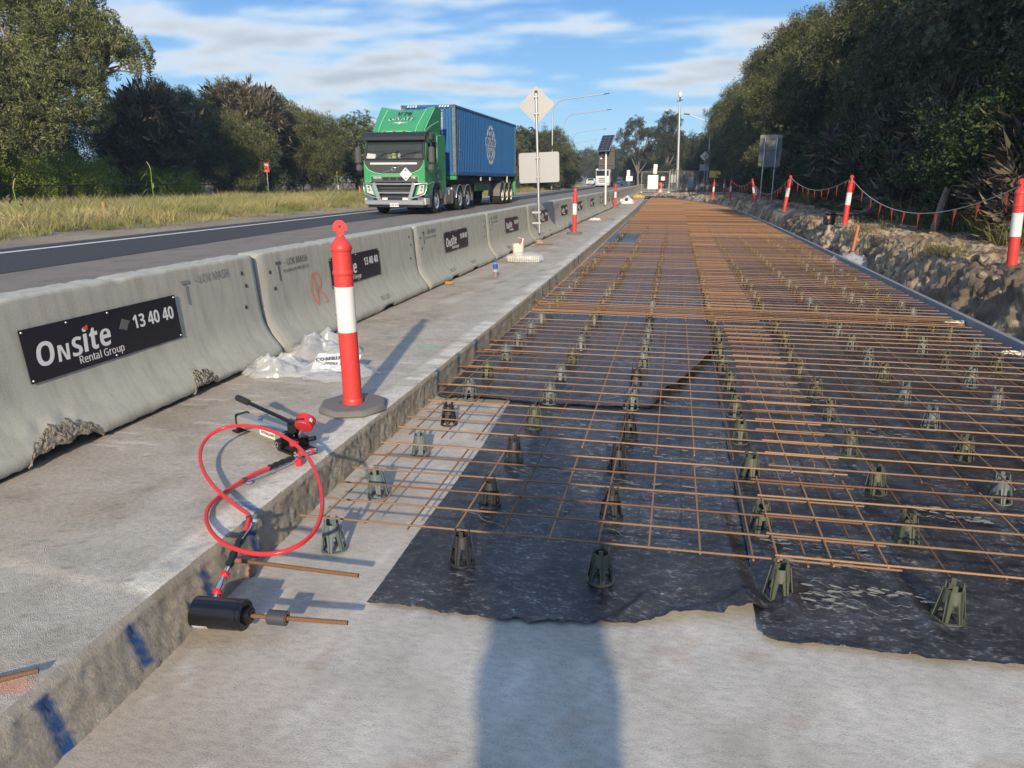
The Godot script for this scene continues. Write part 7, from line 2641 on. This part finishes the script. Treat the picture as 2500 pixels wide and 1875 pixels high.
func build_vegetation() -> void:
	var r := RandomNumberGenerator.new()
	r.seed = 99
	var spin := func(p: Vector3, s: float) -> Transform3D:
		return Transform3D(Basis(Vector3.UP, r.randf() * TAU).scaled(Vector3(s * r.randf_range(0.92, 1.08), s * r.randf_range(0.92, 1.1), s * r.randf_range(0.92, 1.08))), p)
	# ---- prototypes, each placed first where it is used
	var dark1 := Color(0.075, 0.09, 0.048)
	var dark2 := Color(0.165, 0.17, 0.12)
	var ol1 := Color(0.155, 0.18, 0.08)
	var ol2 := Color(0.30, 0.305, 0.155)
	var lab_b := "dense dark banksia tree with stiff grey green leaves along the bank"
	var grp_b := "banksia trees behind the bank"
	var lab_w := "olive feathery wattle tree behind the bank and fence"
	var grp_w := "wattle trees behind the bank"
	var banksia := []
	var wattle := []
	for k in 3:
		banksia.append([lumpy(15, 2.5, 1.2, 7.6, 1.35, 300 + k), 2300, 310 + k])
		wattle.append([lumpy(14, 2.4, 1.3, 7.8, 1.35, 330 + k), 2100, 340 + k])
	var made := {}
	var grow := func(kind: String, v: int, at: Transform3D) -> void:
		var key := kind + str(v)
		var bk := kind == "banksia"
		if not made.has(key):
			var q: Array = banksia[v] if bk else wattle[v]
			made[key] = plant(kind + "_tree", lab_b if bk else lab_w, "tree", "rosette" if bk else "needle", at, q[0], q[1], dark1 if bk else ol1, dark2 if bk else ol2, 0.95 if bk else 1.0, 0.13, 1.6, q[2], grp_b if bk else grp_w, null, 0.6 if bk else 0.8)
		else:
			copy(made[key], kind + "_tree", "", at, grp_b if bk else grp_w)
		last_thing.set_meta("label", ("dense dark banksia tree " if bk else "olive feathery wattle tree ") + beside(at.origin))
	# tall row on the right
	var z := -9.6
	while z > -112.0:
		var near := z > -13.0
		var x := (9.6 if near else 9.0) + r.randf_range(-0.6, 0.8)
		if z < -42.0:
			x -= 1.6 + r.randf_range(0.0, 1.0)
		var bk := z > -32.0 or r.randf() < 0.3
		grow.call("banksia" if bk else "wattle", r.randi() % 3, spin.call(Vector3(x, ground_y(x, z) - 0.1, z), r.randf_range(0.78, 1.2)))
		z -= 3.0
	z = -4.0
	while z > -100.0:
		var x := 13.4 + r.randf_range(-0.8, 1.5)
		grow.call("banksia" if r.randf() < 0.5 else "wattle", r.randi() % 3, spin.call(Vector3(x, ground_y(x, z), z), r.randf_range(0.9, 1.35)))
		z -= 6.5
	# lower shrubs in front of them
	var shrubs := []
	for k in 3:
		shrubs.append(lumpy(8, 1.1, 0.35, 2.1, 0.62, 360 + k))
	var first := {}
	var labs := ["low dark leafy shrub crowding the shaded bank", "low olive needle shrub crowding the shaded bank", "bare twiggy dry shrub among the bank shrubs"]
	z = -14.5
	while z > -105.0:
		var kind := r.randi() % 5
		var ty := 0 if kind < 3 else (1 if kind == 3 else 2)
		var v := r.randi() % 3
		var x := 6.95 + r.randf_range(-0.25, 0.7) + clampf((-z - 60.0) * 0.01, -0.3, 0.3)
		var at: Transform3D = spin.call(Vector3(x, 0.5, z), r.randf_range(0.85, 1.3))
		var key := str(ty) + str(v)
		if not first.has(key):
			first[key] = plant("bank_shrub", labs[ty], "shrub", ["broad", "needle", "twigs"][ty], at, shrubs[v], [620, 560, 420][ty], [Color(0.035, 0.06, 0.022), Color(0.06, 0.075, 0.035), Color(0.13, 0.11, 0.085)][ty], [Color(0.075, 0.11, 0.035), Color(0.11, 0.115, 0.06), Color(0.22, 0.19, 0.15)][ty], 0.8, 0.035, 0.5, 370 + ty * 3 + v, "shrubs along the bank")
		else:
			copy(first[key], "bank_shrub", labs[ty], at, "shrubs along the bank")
		last_thing.set_meta("label", ["low dark leafy shrub ", "low olive needle shrub ", "bare twiggy dry shrub "][ty] + beside(at.origin))
		z -= 1.9
	# ---- left side: the large gum
	var gl := []
	for q in [[-4.5, 11.0, 0.0, 1.8, 1.4], [-2.2, 13.2, 0.0, 2.0, 1.5], [0.6, 12.2, 0.3, 1.8, 1.4], [2.6, 10.6, 0.2, 1.9, 1.3], [3.9, 8.9, 0.4, 1.5, 1.1], [-3.4, 9.2, 0.6, 1.6, 1.0], [1.2, 8.2, 1.0, 2.2, 1.4], [4.6, 7.0, 0.8, 2.0, 1.4], [6.3, 6.2, 0.4, 1.4, 1.3], [-4.2, 6.6, 1.5, 2.2, 1.4], [-5.5, 4.2, 2.0, 2.4, 2.0], [-2.2, 4.8, 2.8, 2.6, 1.9], [1.4, 4.9, 2.6, 2.8, 2.0], [4.2, 4.4, 1.8, 2.2, 1.9], [-0.4, 3.0, 3.2, 2.4, 1.4], [2.8, 2.9, 2.6, 1.8, 1.2]]:
		gl.append([Vector3(q[0], q[1], q[2]), Vector3(q[3], q[4], q[3] * 0.85)])
	plant("gum_tree", "tall spreading gum tree with pale bare limbs beyond the verge", "tree", "gum", Transform3D(Basis.IDENTITY, Vector3(-31.6, 0.5, -30.5)), gl, 9500, Color(0.19, 0.22, 0.10), Color(0.34, 0.36, 0.18), 0.88, 0.36, 2.4, 400, "", M.bark_pale, 0.72)
	var g2 := [[Vector3(0, 7.0, 0), Vector3(3.2, 2.4, 3.0)], [Vector3(2.0, 10.0, 0), Vector3(2.6, 2.0, 2.4)], [Vector3(-2.5, 9.6, 0.5), Vector3(2.8, 2.2, 2.4)], [Vector3(0.4, 12.5, 0), Vector3(2.6, 2.0, 2.4)], [Vector3(-1.2, 4.6, 1.8), Vector3(2.6, 1.6, 2.0)]]
	plant("gum_tree", "second tall gum tree rising behind the spreading one", "tree", "gum", Transform3D(Basis.IDENTITY, Vector3(-42.5, 0.5, -30.0)), g2, 3600, Color(0.15, 0.175, 0.08), Color(0.26, 0.28, 0.14), 1.2, 0.3, 3.0, 420, "", M.bark_pale, 0.7)
	# shrubs and small trees along the left, from the gum to the bend
	var left := [[-30.3, -38.0, 5.2, "twigs", "grey brown wattle bush with bare twigs beside the gum"], [-31.5, -42.0, 6.3, "needle", "olive bush beside the brown twiggy bush"], [-30.0, -46.5, 6.6, "twigs", "brown dying wattle bush in front of the round banksia"], [-27.6, -43.5, 4.3, "needle", "low bright olive bush before the brown wattle"], [-31.0, -52.0, 8.2, "rosette", "round topped dark banksia standing above the left scrub"], [-27.2, -51.5, 5.2, "needle", "olive bush under the round banksia"], [-26.0, -57.0, 6.0, "rosette", "small dark banksia past the round one"], [-25.0, -61.0, 5.0, "needle", "olive wattle bush behind the red marker sign"], [-23.5, -66.0, 5.2, "needle", "olive wattle bush past the marker sign"], [-24.0, -71.0, 6.2, "twigs", "thin grey twiggy bush behind the truck cab"], [-22.4, -74.0, 6.6, "rosette", "spiky banksia behind the truck cab"], [-35.0, -46.0, 6.0, "rosette", "dark banksia deep behind the brown bushes"], [-36.5, -37.0, 6.0, "broad", "dark leafy tree deep behind the gum trunk"]]
	for q in left:
		var h: float = q[2]
		var k: String = q[3]
		var lm := lumpy(11, h * 0.36, h * 0.16, h * 0.86, h * 0.20, int(-q[1] * 10))
		var c1 := ol1 * 1.15
		var c2 := ol2 * 1.15
		var cnt := int(h * h * 50.0)
		if k == "twigs":
			c1 = Color(0.24, 0.20, 0.155)
			c2 = Color(0.36, 0.31, 0.24)
			cnt = int(cnt * 0.55)
		elif k == "rosette":
			c1 = Color(0.12, 0.15, 0.07)
			c2 = Color(0.25, 0.27, 0.15)
		elif k == "broad":
			c1 = Color(0.06, 0.09, 0.035)
			c2 = Color(0.11, 0.15, 0.055)
		var o := plant("scrub_tree", q[4], "tree", k, spin.call(Vector3(q[0], 0.35, q[1]), 1.0), lm, cnt, c1, c2, 1.05, h * 0.017, h * 0.2, int(-q[1] * 7), "scrub trees on the left verge", M.bark_pale if k == "twigs" else null, 0.8)
		if k == "twigs":
			put(crown("needle", lm, int(cnt * 1.2), Color(0.17, 0.165, 0.095), Color(0.28, 0.255, 0.16), 1.0, int(-q[1] * 9)), "crown", o).set_meta("kind", "stuff")
	# scrub along the inside of the bend
	var labs2 := "mixed olive scrub tree lining the far bend"
	var lp := []
	for k in 3:
		lp.append(lumpy(11, 2.5, 0.9, 5.9, 1.35, 440 + k))
	var fp := {}
	var bend := [[-19.5, -80.0, 1.0], [-18.6, -86.0, 1.02], [-17.6, -91.0, 0.95], [-17.2, -97.0, 1.0], [-16.9, -103.0, 0.95], [-17.3, -110.0, 0.9], [-22.5, -84.0, 1.1], [-21.0, -95.0, 1.1], [-21.0, -106.0, 1.05], [-19.0, -118.0, 0.9], [-21.5, -128.0, 0.95], [-24.0, -140.0, 1.0], [-27.5, -155.0, 1.1], [-32.0, -170.0, 1.2], [-16.5, -114.0, 0.6]]
	for q in [[-9.0, -165.0, 1.0], [-5.5, -150.0, 1.1], [-8.0, -142.0, 0.75], [-3.0, -140.0, 0.9], [-13.0, -190.0, 1.2], [-18.0, -205.0, 1.25], [-24.0, -215.0, 1.3], [-30.0, -220.0, 1.35], [-7.0, -178.0, 1.1], [0.5, -132.0, 1.05], [3.0, -122.0, 1.1], [5.5, -116.0, 1.1], [1.5, -142.0, 1.35], [8.5, -112.0, 1.1], [-1.5, -118.0, 0.5], [-4.5, -122.0, 0.45], [-21.0, -190.0, 0.5]]:
		bend.append(q)
	for k in bend.size():
		var q: Array = bend[k]
		var v := k % 3
		var kind: String = ["needle", "rosette", "gum"][v]
		var at: Transform3D = spin.call(Vector3(q[0], 0.2, q[1]), q[2])
		if not fp.has(v):
			fp[v] = plant("far_tree", labs2, "tree", kind, at, lp[v], 1100, [ol1, Color(0.06, 0.08, 0.04), Color(0.09, 0.105, 0.055)][v], [ol2, Color(0.12, 0.135, 0.075), Color(0.16, 0.165, 0.09)][v], 1.25, 0.12, 1.4, 450 + v, "scrub trees lining the far bend", null, 0.78)
		else:
			copy(fp[v], "far_tree", labs2, at, "scrub trees lining the far bend")
		last_thing.set_meta("label", ["olive needle leaved scrub tree ", "dark stiff leaved scrub tree ", "loose drooping scrub tree "][v] + bend_place(at.origin))
	# an open gum with bare limbs at the end of the road
	var og := [[Vector3(-1.6, 6.5, 0), Vector3(1.5, 1.0, 1.4)], [Vector3(1.4, 8.4, 0), Vector3(1.7, 1.2, 1.5)], [Vector3(-0.6, 9.6, 0.3), Vector3(1.4, 1.1, 1.4)], [Vector3(2.6, 6.2, 0), Vector3(1.3, 0.9, 1.2)], [Vector3(-2.6, 8.2, 0), Vector3(1.2, 0.9, 1.2)], [Vector3(0.2, 5.0, 0.4), Vector3(1.6, 0.9, 1.2)]]
	plant("gum_tree", "thin open gum with bare pale limbs at the end of the road", "tree", "gum", Transform3D(Basis.IDENTITY, Vector3(-6.6, 0.25, -128.0)), og, 620, Color(0.10, 0.115, 0.07), Color(0.17, 0.175, 0.11), 1.2, 0.2, 2.2, 470, "", M.bark)
	plant("gum_tree", "slim gum with high tufted crown beside the camera pole", "tree", "gum", Transform3D(Basis.IDENTITY, Vector3(-1.9, 0.25, -120.0)), [[Vector3(0, 9.6, 0), Vector3(1.5, 1.3, 1.4)], [Vector3(-1.3, 7.6, 0), Vector3(1.4, 1.0, 1.3)], [Vector3(1.2, 7.4, 0.3), Vector3(1.2, 1.0, 1.2)], [Vector3(0.2, 5.6, 0), Vector3(1.8, 1.3, 1.5)]], 700, Color(0.07, 0.085, 0.045), Color(0.13, 0.14, 0.08), 1.2, 0.18, 3.0, 480, "", M.bark)
	# bright ground cover under the gum
	for q in [[-30.6, -24.5, 1.5, "bright green leafy ground cover mounded under the gum"], [-31.2, -28.5, 1.5, "large bright green leafy mound behind the low fence"], [-31.0, -33.0, 1.25, "bright green leafy mound at the edge of the gum shade"], [-29.6, -37.5, 0.8, "small green leafy mound before the brown bush"]]:
		plant("ground_cover", q[3], "shrub", "broad", Transform3D(Basis(Vector3.UP, 0.5), Vector3(q[0], 0.45, q[1])), lumpy(7, 1.9, 0.3, q[2], 0.75, int(-q[1])), 1900, Color(0.22, 0.32, 0.045), Color(0.40, 0.48, 0.085), 0.95, 0.0, 0.2, int(-q[1] * 3), "ground cover under the gum", null, 0.85)
	build_fence_and_grass(r)

func build_fence_and_grass(r: RandomNumberGenerator) -> void:
	# low black fence
	var f := thing("low_fence", "long low black wire fence between verge grass and scrub", "fence")
	var line := [Vector3(-29.8, 0, -20.0), Vector3(-28.8, 0, -30.0), Vector3(-27.8, 0, -38.0), Vector3(-26.6, 0, -46.0), Vector3(-25.2, 0, -56.0), Vector3(-23.6, 0, -66.0), Vector3(-22.0, 0, -76.0)]
	var dark := MB.new()
	for k in line.size() - 1:
		var a: Vector3 = line[k]
		var b: Vector3 = line[k + 1]
		a.y = ground_y(a.x, a.z)
		b.y = ground_y(b.x, b.z)
		bars(f, "rail", M.black_plastic, [a + Vector3(0, 1.0, 0), b + Vector3(0, 1.0, 0)], 0.035, 7)
		for q in 4:
			var p := a.lerp(b, q / 4.0)
			bars(f, "post", M.black_plastic, [p - Vector3(0, 0.1, 0), p + Vector3(0, 1.0, 0)], 0.03, 7)
		var cnt := int(a.distance_to(b) / 0.25)
		for q in cnt:
			var p := a.lerp(b, q / float(cnt))
			dark.tube([p, p + Vector3(0, 1.0, 0)], 0.004, 3, false)
		for q in 6:
			var h := 0.15 + q * 0.15
			dark.tube([a + Vector3(0, h, 0), b + Vector3(0, h, 0)], 0.004, 3, false)
	part(dark, "wire_infill", M.black_plastic, f).set_meta("kind", "stuff")
	# maize-like weeds
	for q in [[-24.1, -30.2, 1.75, "tall green maize like weed standing above the dry grass"], [-22.1, -20.8, 1.0, "pale drying maize weed near the fence start"], [-25.6, -42.7, 1.0, "small green maize weed beside the red marker sign"], [-25.9, -51.5, 1.7, "green maize weed beside the slim white peg"], [-22.6, -46.5, 1.5, "green maize weed beside the short white peg"]]:
		var t := thing("maize_plant", q[3], "plant", Transform3D(Basis(Vector3.UP, r.randf() * 6.0), Vector3(q[0], 0.28, q[1])), "maize weeds in the verge")
		var h: float = q[2]
		bars(t, "stalk", M.maize, [Vector3.ZERO, Vector3(0.03, h * 0.5, 0.02), Vector3(0.0, h, 0.0)], 0.022, 6)
		for k in 11:
			var a := k * 2.5
			var y := h * (0.06 + 0.078 * k)
			var l := h * r.randf_range(0.24, 0.40)
			var d := Vector3(cos(a), 0, sin(a))
			var s := Vector3(-sin(a), 0, cos(a))
			var mb := MB.new()
			var rows := []
			for i in 7:
				var u := i / 6.0
				var c := Vector3(0, y, 0) + d * l * u + Vector3(0, l * (0.9 * u - 1.35 * u * u), 0)
				var w := 0.055 * sin(PI * clampf(u * 0.9 + 0.1, 0, 1))
				rows.append([c - s * w, c + Vector3(0, -0.01, 0), c + s * w])
			mb.sheet(rows, false)
			part(mb, "leaf", M.maize, t)
		bars(t, "tassel", M.dry_tassel, [Vector3(0, h, 0), Vector3(0.05, h + 0.22, 0.03), Vector3(0.12, h + 0.34, 0.05)], 0.02, 5)
	# verge grass
	var spots := []
	var gr := noise(600, 0.22, 3)
	for k in 34000:
		var d := r.randf_range(5.0, 62.0) if k % 5 else r.randf_range(60.0, 150.0)
		var e := along(LINE, d) - 1.6
		var x := e - pow(r.randf(), 1.15) * (15.5 if d < 70.0 else 6.0)
		var cover := clampf((e - x) / 2.4, 0, 1)
		if r.randf() > 0.15 + cover or (cover < 0.8 and gr.get_noise_2d(x * 2.0, d * 2.0) < 0.12 - cover * 0.4):
			continue
		spots.append([Vector3(x, ground_y(x, -d) - 0.02, -d), cover])
	grass_field(spots, r, "grass", "long dry golden grass covering the verge", 0.50, Color(0.24, 0.28, 0.095), Color(0.60, 0.51, 0.27))
	spots = []
	for k in 5200:
		var d := r.randf_range(12.0, 70.0)
		var x := 5.25 + pow(r.randf(), 0.8) * 1.9 + gr.get_noise_1d(d * 3.0) * 0.5
		if x < 4.7 + 0.2 * sin(d) or gr.get_noise_2d(x * 4.0, d * 4.0) < -0.12:
			continue
		spots.append([Vector3(x, 0.5 + clampf(x - 5.0, 0, 2) * 0.03, -d), clampf((x - 4.2) * 0.8, 0.25, 1)])
	for q in [[4.0, -16.3, 0.4], [4.2, -17.0, 0.35], [3.8, -11.6, 0.22]]:
		for k in 16:
			spots.append([Vector3(q[0] + r.randfn() * q[2] * 0.45, 0.47, q[1] + r.randfn() * q[2]), 0.28])
	grass_field(spots, r, "grass", "straggling green and dry grass on the shaded bank", 0.62, Color(0.09, 0.12, 0.03), Color(0.28, 0.24, 0.10))
	# far verge and the grass round the far fence
	spots = []
	for k in 2600:
		var d := r.randf_range(66.0, 118.0)
		var x := r.randf_range(0.6, 6.5)
		if gr.get_noise_2d(x * 3.0, d) < -0.05:
			continue
		spots.append([Vector3(x, ground_y(x, -d) - 0.02, -d), 0.4])
	grass_field(spots, r, "grass", "sparse dry grass round the far fence panels", 0.5, Color(0.20, 0.19, 0.07), Color(0.40, 0.33, 0.16))

func grass_field(spots: Array, r: RandomNumberGenerator, called: String, label: String, high: float, c1: Color, c2: Color) -> void:
	var mm := MultiMesh.new()
	mm.transform_format = MultiMesh.TRANSFORM_3D
	mm.use_colors = true
	mm.mesh = sprig_of("blades")
	mm.instance_count = spots.size()
	var n := noise(610, 0.15, 3)
	for k in spots.size():
		var p: Vector3 = spots[k][0]
		var s: float = high * r.randf_range(0.45, 1.1) * (1.55 if r.randf() < 0.12 else 1.0) * (0.35 + 0.65 * spots[k][1])
		var b := Basis.from_euler(Vector3(r.randf_range(-0.15, 0.15), r.randf() * TAU, r.randf_range(-0.15, 0.15)))
		mm.set_instance_transform(k, Transform3D(b.scaled(Vector3(s * 1.5, s, s * 1.5)), p))
		var c := c1.lerp(c2, clampf(n.get_noise_2d(p.x, p.z) + 0.5 + r.randf_range(-0.35, 0.35), 0, 1)) * r.randf_range(0.8, 1.15)
		c.a = 1.0
		mm.set_instance_color(k, c)
	var o := MultiMeshInstance3D.new()
	o.multimesh = mm
	put(o, called)
	tag(o, label, "grass")
	o.set_meta("kind", "stuff")

# ---------------------------------------------------------------- people
# body as one surface: tapered capsules joined by a smooth minimum, meshed as surface nets
func body_mesh(bones: Array, cell: float, blend: float, m: Material) -> ArrayMesh:
	var lo := Vector3.INF
	var hi := -Vector3.INF
	for b in bones:
		for k in 2:
			var e := Vector3.ONE * (maxf(b[2], b[3]) + cell * 2.0)
			lo = lo.min(b[k] - e)
			hi = hi.max(b[k] + e)
	var nx := int((hi.x - lo.x) / cell) + 2
	var ny := int((hi.y - lo.y) / cell) + 2
	var nz := int((hi.z - lo.z) / cell) + 2
	var f := PackedFloat32Array()
	f.resize(nx * ny * nz)
	f.fill(1.0)
	for b in bones:
		var a: Vector3 = b[0]
		var d: Vector3 = b[1] - a
		var dd := maxf(d.length_squared(), 1e-9)
		var rm: float = maxf(b[2], b[3]) + blend + cell * 2.0
		var b0 := ((a.min(b[1]) - Vector3.ONE * rm - lo) / cell).floor().max(Vector3.ZERO)
		var b1 := ((a.max(b[1]) + Vector3.ONE * rm - lo) / cell).ceil().min(Vector3(nx - 1, ny - 1, nz - 1))
		for x in range(int(b0.x), int(b1.x) + 1):
			for y in range(int(b0.y), int(b1.y) + 1):
				for z in range(int(b0.z), int(b1.z) + 1):
					var p := lo + Vector3(x, y, z) * cell
					var t := clampf((p - a).dot(d) / dd, 0.0, 1.0)
					var s := p.distance_to(a + d * t) - lerpf(b[2], b[3], t)
					var i := (x * ny + y) * nz + z
					var o := f[i]
					var h := maxf(blend - absf(o - s), 0.0) / blend
					f[i] = minf(o, s) - h * h * blend * 0.25
	var at := {}
	var mb := MB.new()
	for x in nx - 1:
		for y in ny - 1:
			for z in nz - 1:
				var mask := 0
				var sum := Vector3.ZERO
				var cnt := 0
				var v := []
				for q in 8:
					var g := f[((x + (q & 1)) * ny + y + ((q >> 1) & 1)) * nz + z + (q >> 2)]
					v.append(g)
					if g < 0.0:
						mask |= 1 << q
				if mask == 0 or mask == 255:
					continue
				for e in [[0, 1], [2, 3], [4, 5], [6, 7], [0, 2], [1, 3], [4, 6], [5, 7], [0, 4], [1, 5], [2, 6], [3, 7]]:
					var ga: float = v[e[0]]
					var gb: float = v[e[1]]
					if (ga < 0.0) != (gb < 0.0):
						var t := ga / (ga - gb)
						var pa := Vector3(e[0] & 1, (e[0] >> 1) & 1, e[0] >> 2)
						var pb := Vector3(e[1] & 1, (e[1] >> 1) & 1, e[1] >> 2)
						sum += pa.lerp(pb, t)
						cnt += 1
				var grad := Vector3(v[1] + v[3] + v[5] + v[7] - v[0] - v[2] - v[4] - v[6], v[2] + v[3] + v[6] + v[7] - v[0] - v[1] - v[4] - v[5], v[4] + v[5] + v[6] + v[7] - v[0] - v[1] - v[2] - v[3])
				at[(x * ny + y) * nz + z] = mb.vert(lo + (Vector3(x, y, z) + sum / cnt) * cell, grad)
	for key in at:
		var z: int = key % nz
		var y: int = (key / nz) % ny
		var x: int = key / (ny * nz)
		for ax in 3:
			if [x, y, z][(ax + 1) % 3] == 0 or [x, y, z][(ax + 2) % 3] == 0:
				continue
			var st: Array = [ny * nz, nz, 1]
			var g0: float = f[key]
			var g1: float = f[key + st[ax]]
			if (g0 < 0.0) == (g1 < 0.0):
				continue
			var u: int = st[(ax + 1) % 3]
			var w: int = st[(ax + 2) % 3]
			if not (at.has(key - u) and at.has(key - w) and at.has(key - u - w)):
				continue
			var q := [at[key], at[key - u], at[key - u - w], at[key - w]]
			if g0 < 0.0:
				mb.ix.append_array([q[0], q[2], q[1], q[0], q[3], q[2]])
			else:
				mb.ix.append_array([q[0], q[1], q[2], q[0], q[2], q[3]])
	return mb.done(m)

func hand_bones(wrist: Vector3, dir: Vector3, out: Vector3, curl: float) -> Array:
	# a palm and five fingers that bend towards "out"
	var d := dir.normalized()
	var n := (out - d * out.dot(d)).normalized()
	var s := d.cross(n)
	var b := [[wrist, wrist + d * 0.075, 0.026, 0.022]]
	for k in 4:
		b.append([wrist + d * 0.03 + s * (k - 1.5) * 0.01, wrist + d * 0.085 + s * (k - 1.5) * 0.021, 0.017, 0.011])
		var root := wrist + d * 0.085 + s * (k - 1.5) * 0.021
		var l: float = [0.036, 0.042, 0.039, 0.03][k]
		var mid := root + (d * cos(curl) + n * sin(curl)) * l
		var tip := mid + (d * cos(curl * 2.2) + n * sin(curl * 2.2)) * l * 0.85
		b.append([root, mid, 0.010, 0.009])
		b.append([mid, tip, 0.009, 0.0075])
	var th := wrist + d * 0.02 - s * 0.025
	var t1 := th + (d * 0.7 - s * 0.75 + n * 0.3).normalized() * 0.04
	b.append([th, t1, 0.014, 0.011])
	b.append([t1, t1 + (d * 0.9 - s * 0.2 + n * 0.4).normalized() * 0.032, 0.011, 0.008])
	return b

func build_people() -> void:
	# the photographer, standing just behind the camera: casts the shadow on the floor
	var t := thing("person", "person in work clothes standing behind the viewpoint holding up a phone", "person", at_turn(Vector3(0.13, 0.0, 0.46), 0.18))
	var v := func(x: float, y: float, z: float) -> Vector3:
		return Vector3(x, y, z)
	var bones := []
	for s in [-1.0, 1.0]:
		bones.append([v.call(s * 0.10, 0.92, 0), v.call(s * 0.12, 0.50, -0.02), 0.095, 0.065])
		bones.append([v.call(s * 0.12, 0.50, -0.02), v.call(s * 0.13, 0.10, 0.02), 0.062, 0.045])
		bones.append([v.call(s * 0.13, 0.055, 0.05), v.call(s * 0.15, 0.045, -0.17), 0.05, 0.042])
		bones.append([v.call(s * 0.19, 1.42, 0.0), v.call(s * 0.24, 1.20, -0.12), 0.06, 0.048])
		bones.append([v.call(s * 0.24, 1.20, -0.12), v.call(s * 0.10, 1.45, -0.34), 0.046, 0.032])
	bones.append([v.call(-0.12, 0.95, 0), v.call(0.12, 0.95, 0), 0.12, 0.12])
	bones.append([v.call(0, 0.98, 0), v.call(0, 1.22, -0.01), 0.14, 0.15])
	bones.append([v.call(-0.10, 1.32, 0), v.call(0.10, 1.32, 0), 0.13, 0.13])
	bones.append([v.call(-0.17, 1.43, 0), v.call(0.17, 1.43, 0), 0.065, 0.065])
	bones.append([v.call(0, 1.42, 0), v.call(0, 1.56, -0.02), 0.06, 0.055])
	bones.append([v.call(0, 1.61, -0.03), v.call(0, 1.72, -0.02), 0.078, 0.092])
	for s in [-1.0, 1.0]:
		bones.append_array(hand_bones(v.call(s * 0.10, 1.45, -0.34), Vector3(-s * 0.35, 0.8, -0.15), Vector3(-s, 0.1, 0.1), 0.5))
	mesh_part(body_mesh(bones, 0.022, 0.05, M.navy), "body", t)
	var hat := MB.new()
	hat.lathe([Vector2(0.17, 1.735), Vector2(0.125, 1.745), Vector2(0.115, 1.79), Vector2(0.08, 1.85), Vector2(0.0, 1.87)], 22, Transform3D(Basis.IDENTITY, Vector3(0, 0, -0.02)))
	part(hat, "hard_hat", M.sign_white, t)
	var vest := MB.new()
	vest.lathe([Vector2(0.19, 0.74), Vector2(0.19, 0.95), Vector2(0.19, 1.15), Vector2(0.19, 1.32), Vector2(0.16, 1.43), Vector2(0.085, 1.49)], 24, Transform3D(Basis.from_scale(Vector3(1.12, 1, 0.84)), Vector3.ZERO))
	part(vest, "safety_vest", M.hivis, t)
	# driver in the truck: vest, arms on the wheel
	var d := thing("person", "truck driver in yellow high visibility shirt behind the windscreen", "person", Transform3D(Basis.IDENTITY, Vector3(-11.28, 1.40, -28.05)))
	bones = [[Vector3(0, 0.30, 0), Vector3(0, 0.62, 0.02), 0.15, 0.17], [Vector3(-0.16, 0.88, 0.02), Vector3(0.16, 0.88, 0.02), 0.085, 0.085], [Vector3(0, 0.62, 0.02), Vector3(0, 0.86, 0.02), 0.16, 0.13], [Vector3(0, 0.9, 0.02), Vector3(0, 1.03, 0.04), 0.06, 0.055]]
	for s in [-1.0, 1.0]:
		bones.append([Vector3(s * 0.2, 0.86, 0.02), Vector3(s * 0.28, 0.62, 0.16), 0.062, 0.05])
		bones.append([Vector3(s * 0.28, 0.62, 0.16), Vector3(s * 0.16, 0.74, 0.42), 0.047, 0.036])
		bones.append([Vector3(s * 0.1, 0.3, 0.0), Vector3(s * 0.14, 0.3, 0.4), 0.09, 0.07])
	mesh_part(body_mesh(bones, 0.03, 0.06, M.hivis), "body", d)
	var head := [[Vector3(0, 1.08, 0.05), Vector3(0, 1.17, 0.05), 0.075, 0.09], [Vector3(0, 1.05, 0.13), Vector3(0, 1.12, 0.14), 0.02, 0.012], [Vector3(-0.09, 1.11, 0.04), Vector3(-0.09, 1.15, 0.04), 0.02, 0.02], [Vector3(0.09, 1.11, 0.04), Vector3(0.09, 1.15, 0.04), 0.02, 0.02]]
	for s in [-1.0, 1.0]:
		head.append_array(hand_bones(Vector3(s * 0.16, 0.74, 0.42), Vector3(-s * 0.4, 0.3, 0.8), Vector3(0, -1, 0.2), 0.7))
	mesh_part(body_mesh(head, 0.014, 0.02, M.skin), "head_and_hands", d)
	var hair := MB.new()
	hair.lathe([Vector2(0.094, 1.15), Vector2(0.097, 1.19), Vector2(0.075, 1.25), Vector2(0.0, 1.27)], 18, Transform3D(Basis.IDENTITY, Vector3(0, 0, 0.045)))
	part(hair, "hair", M.dark_grey, d)
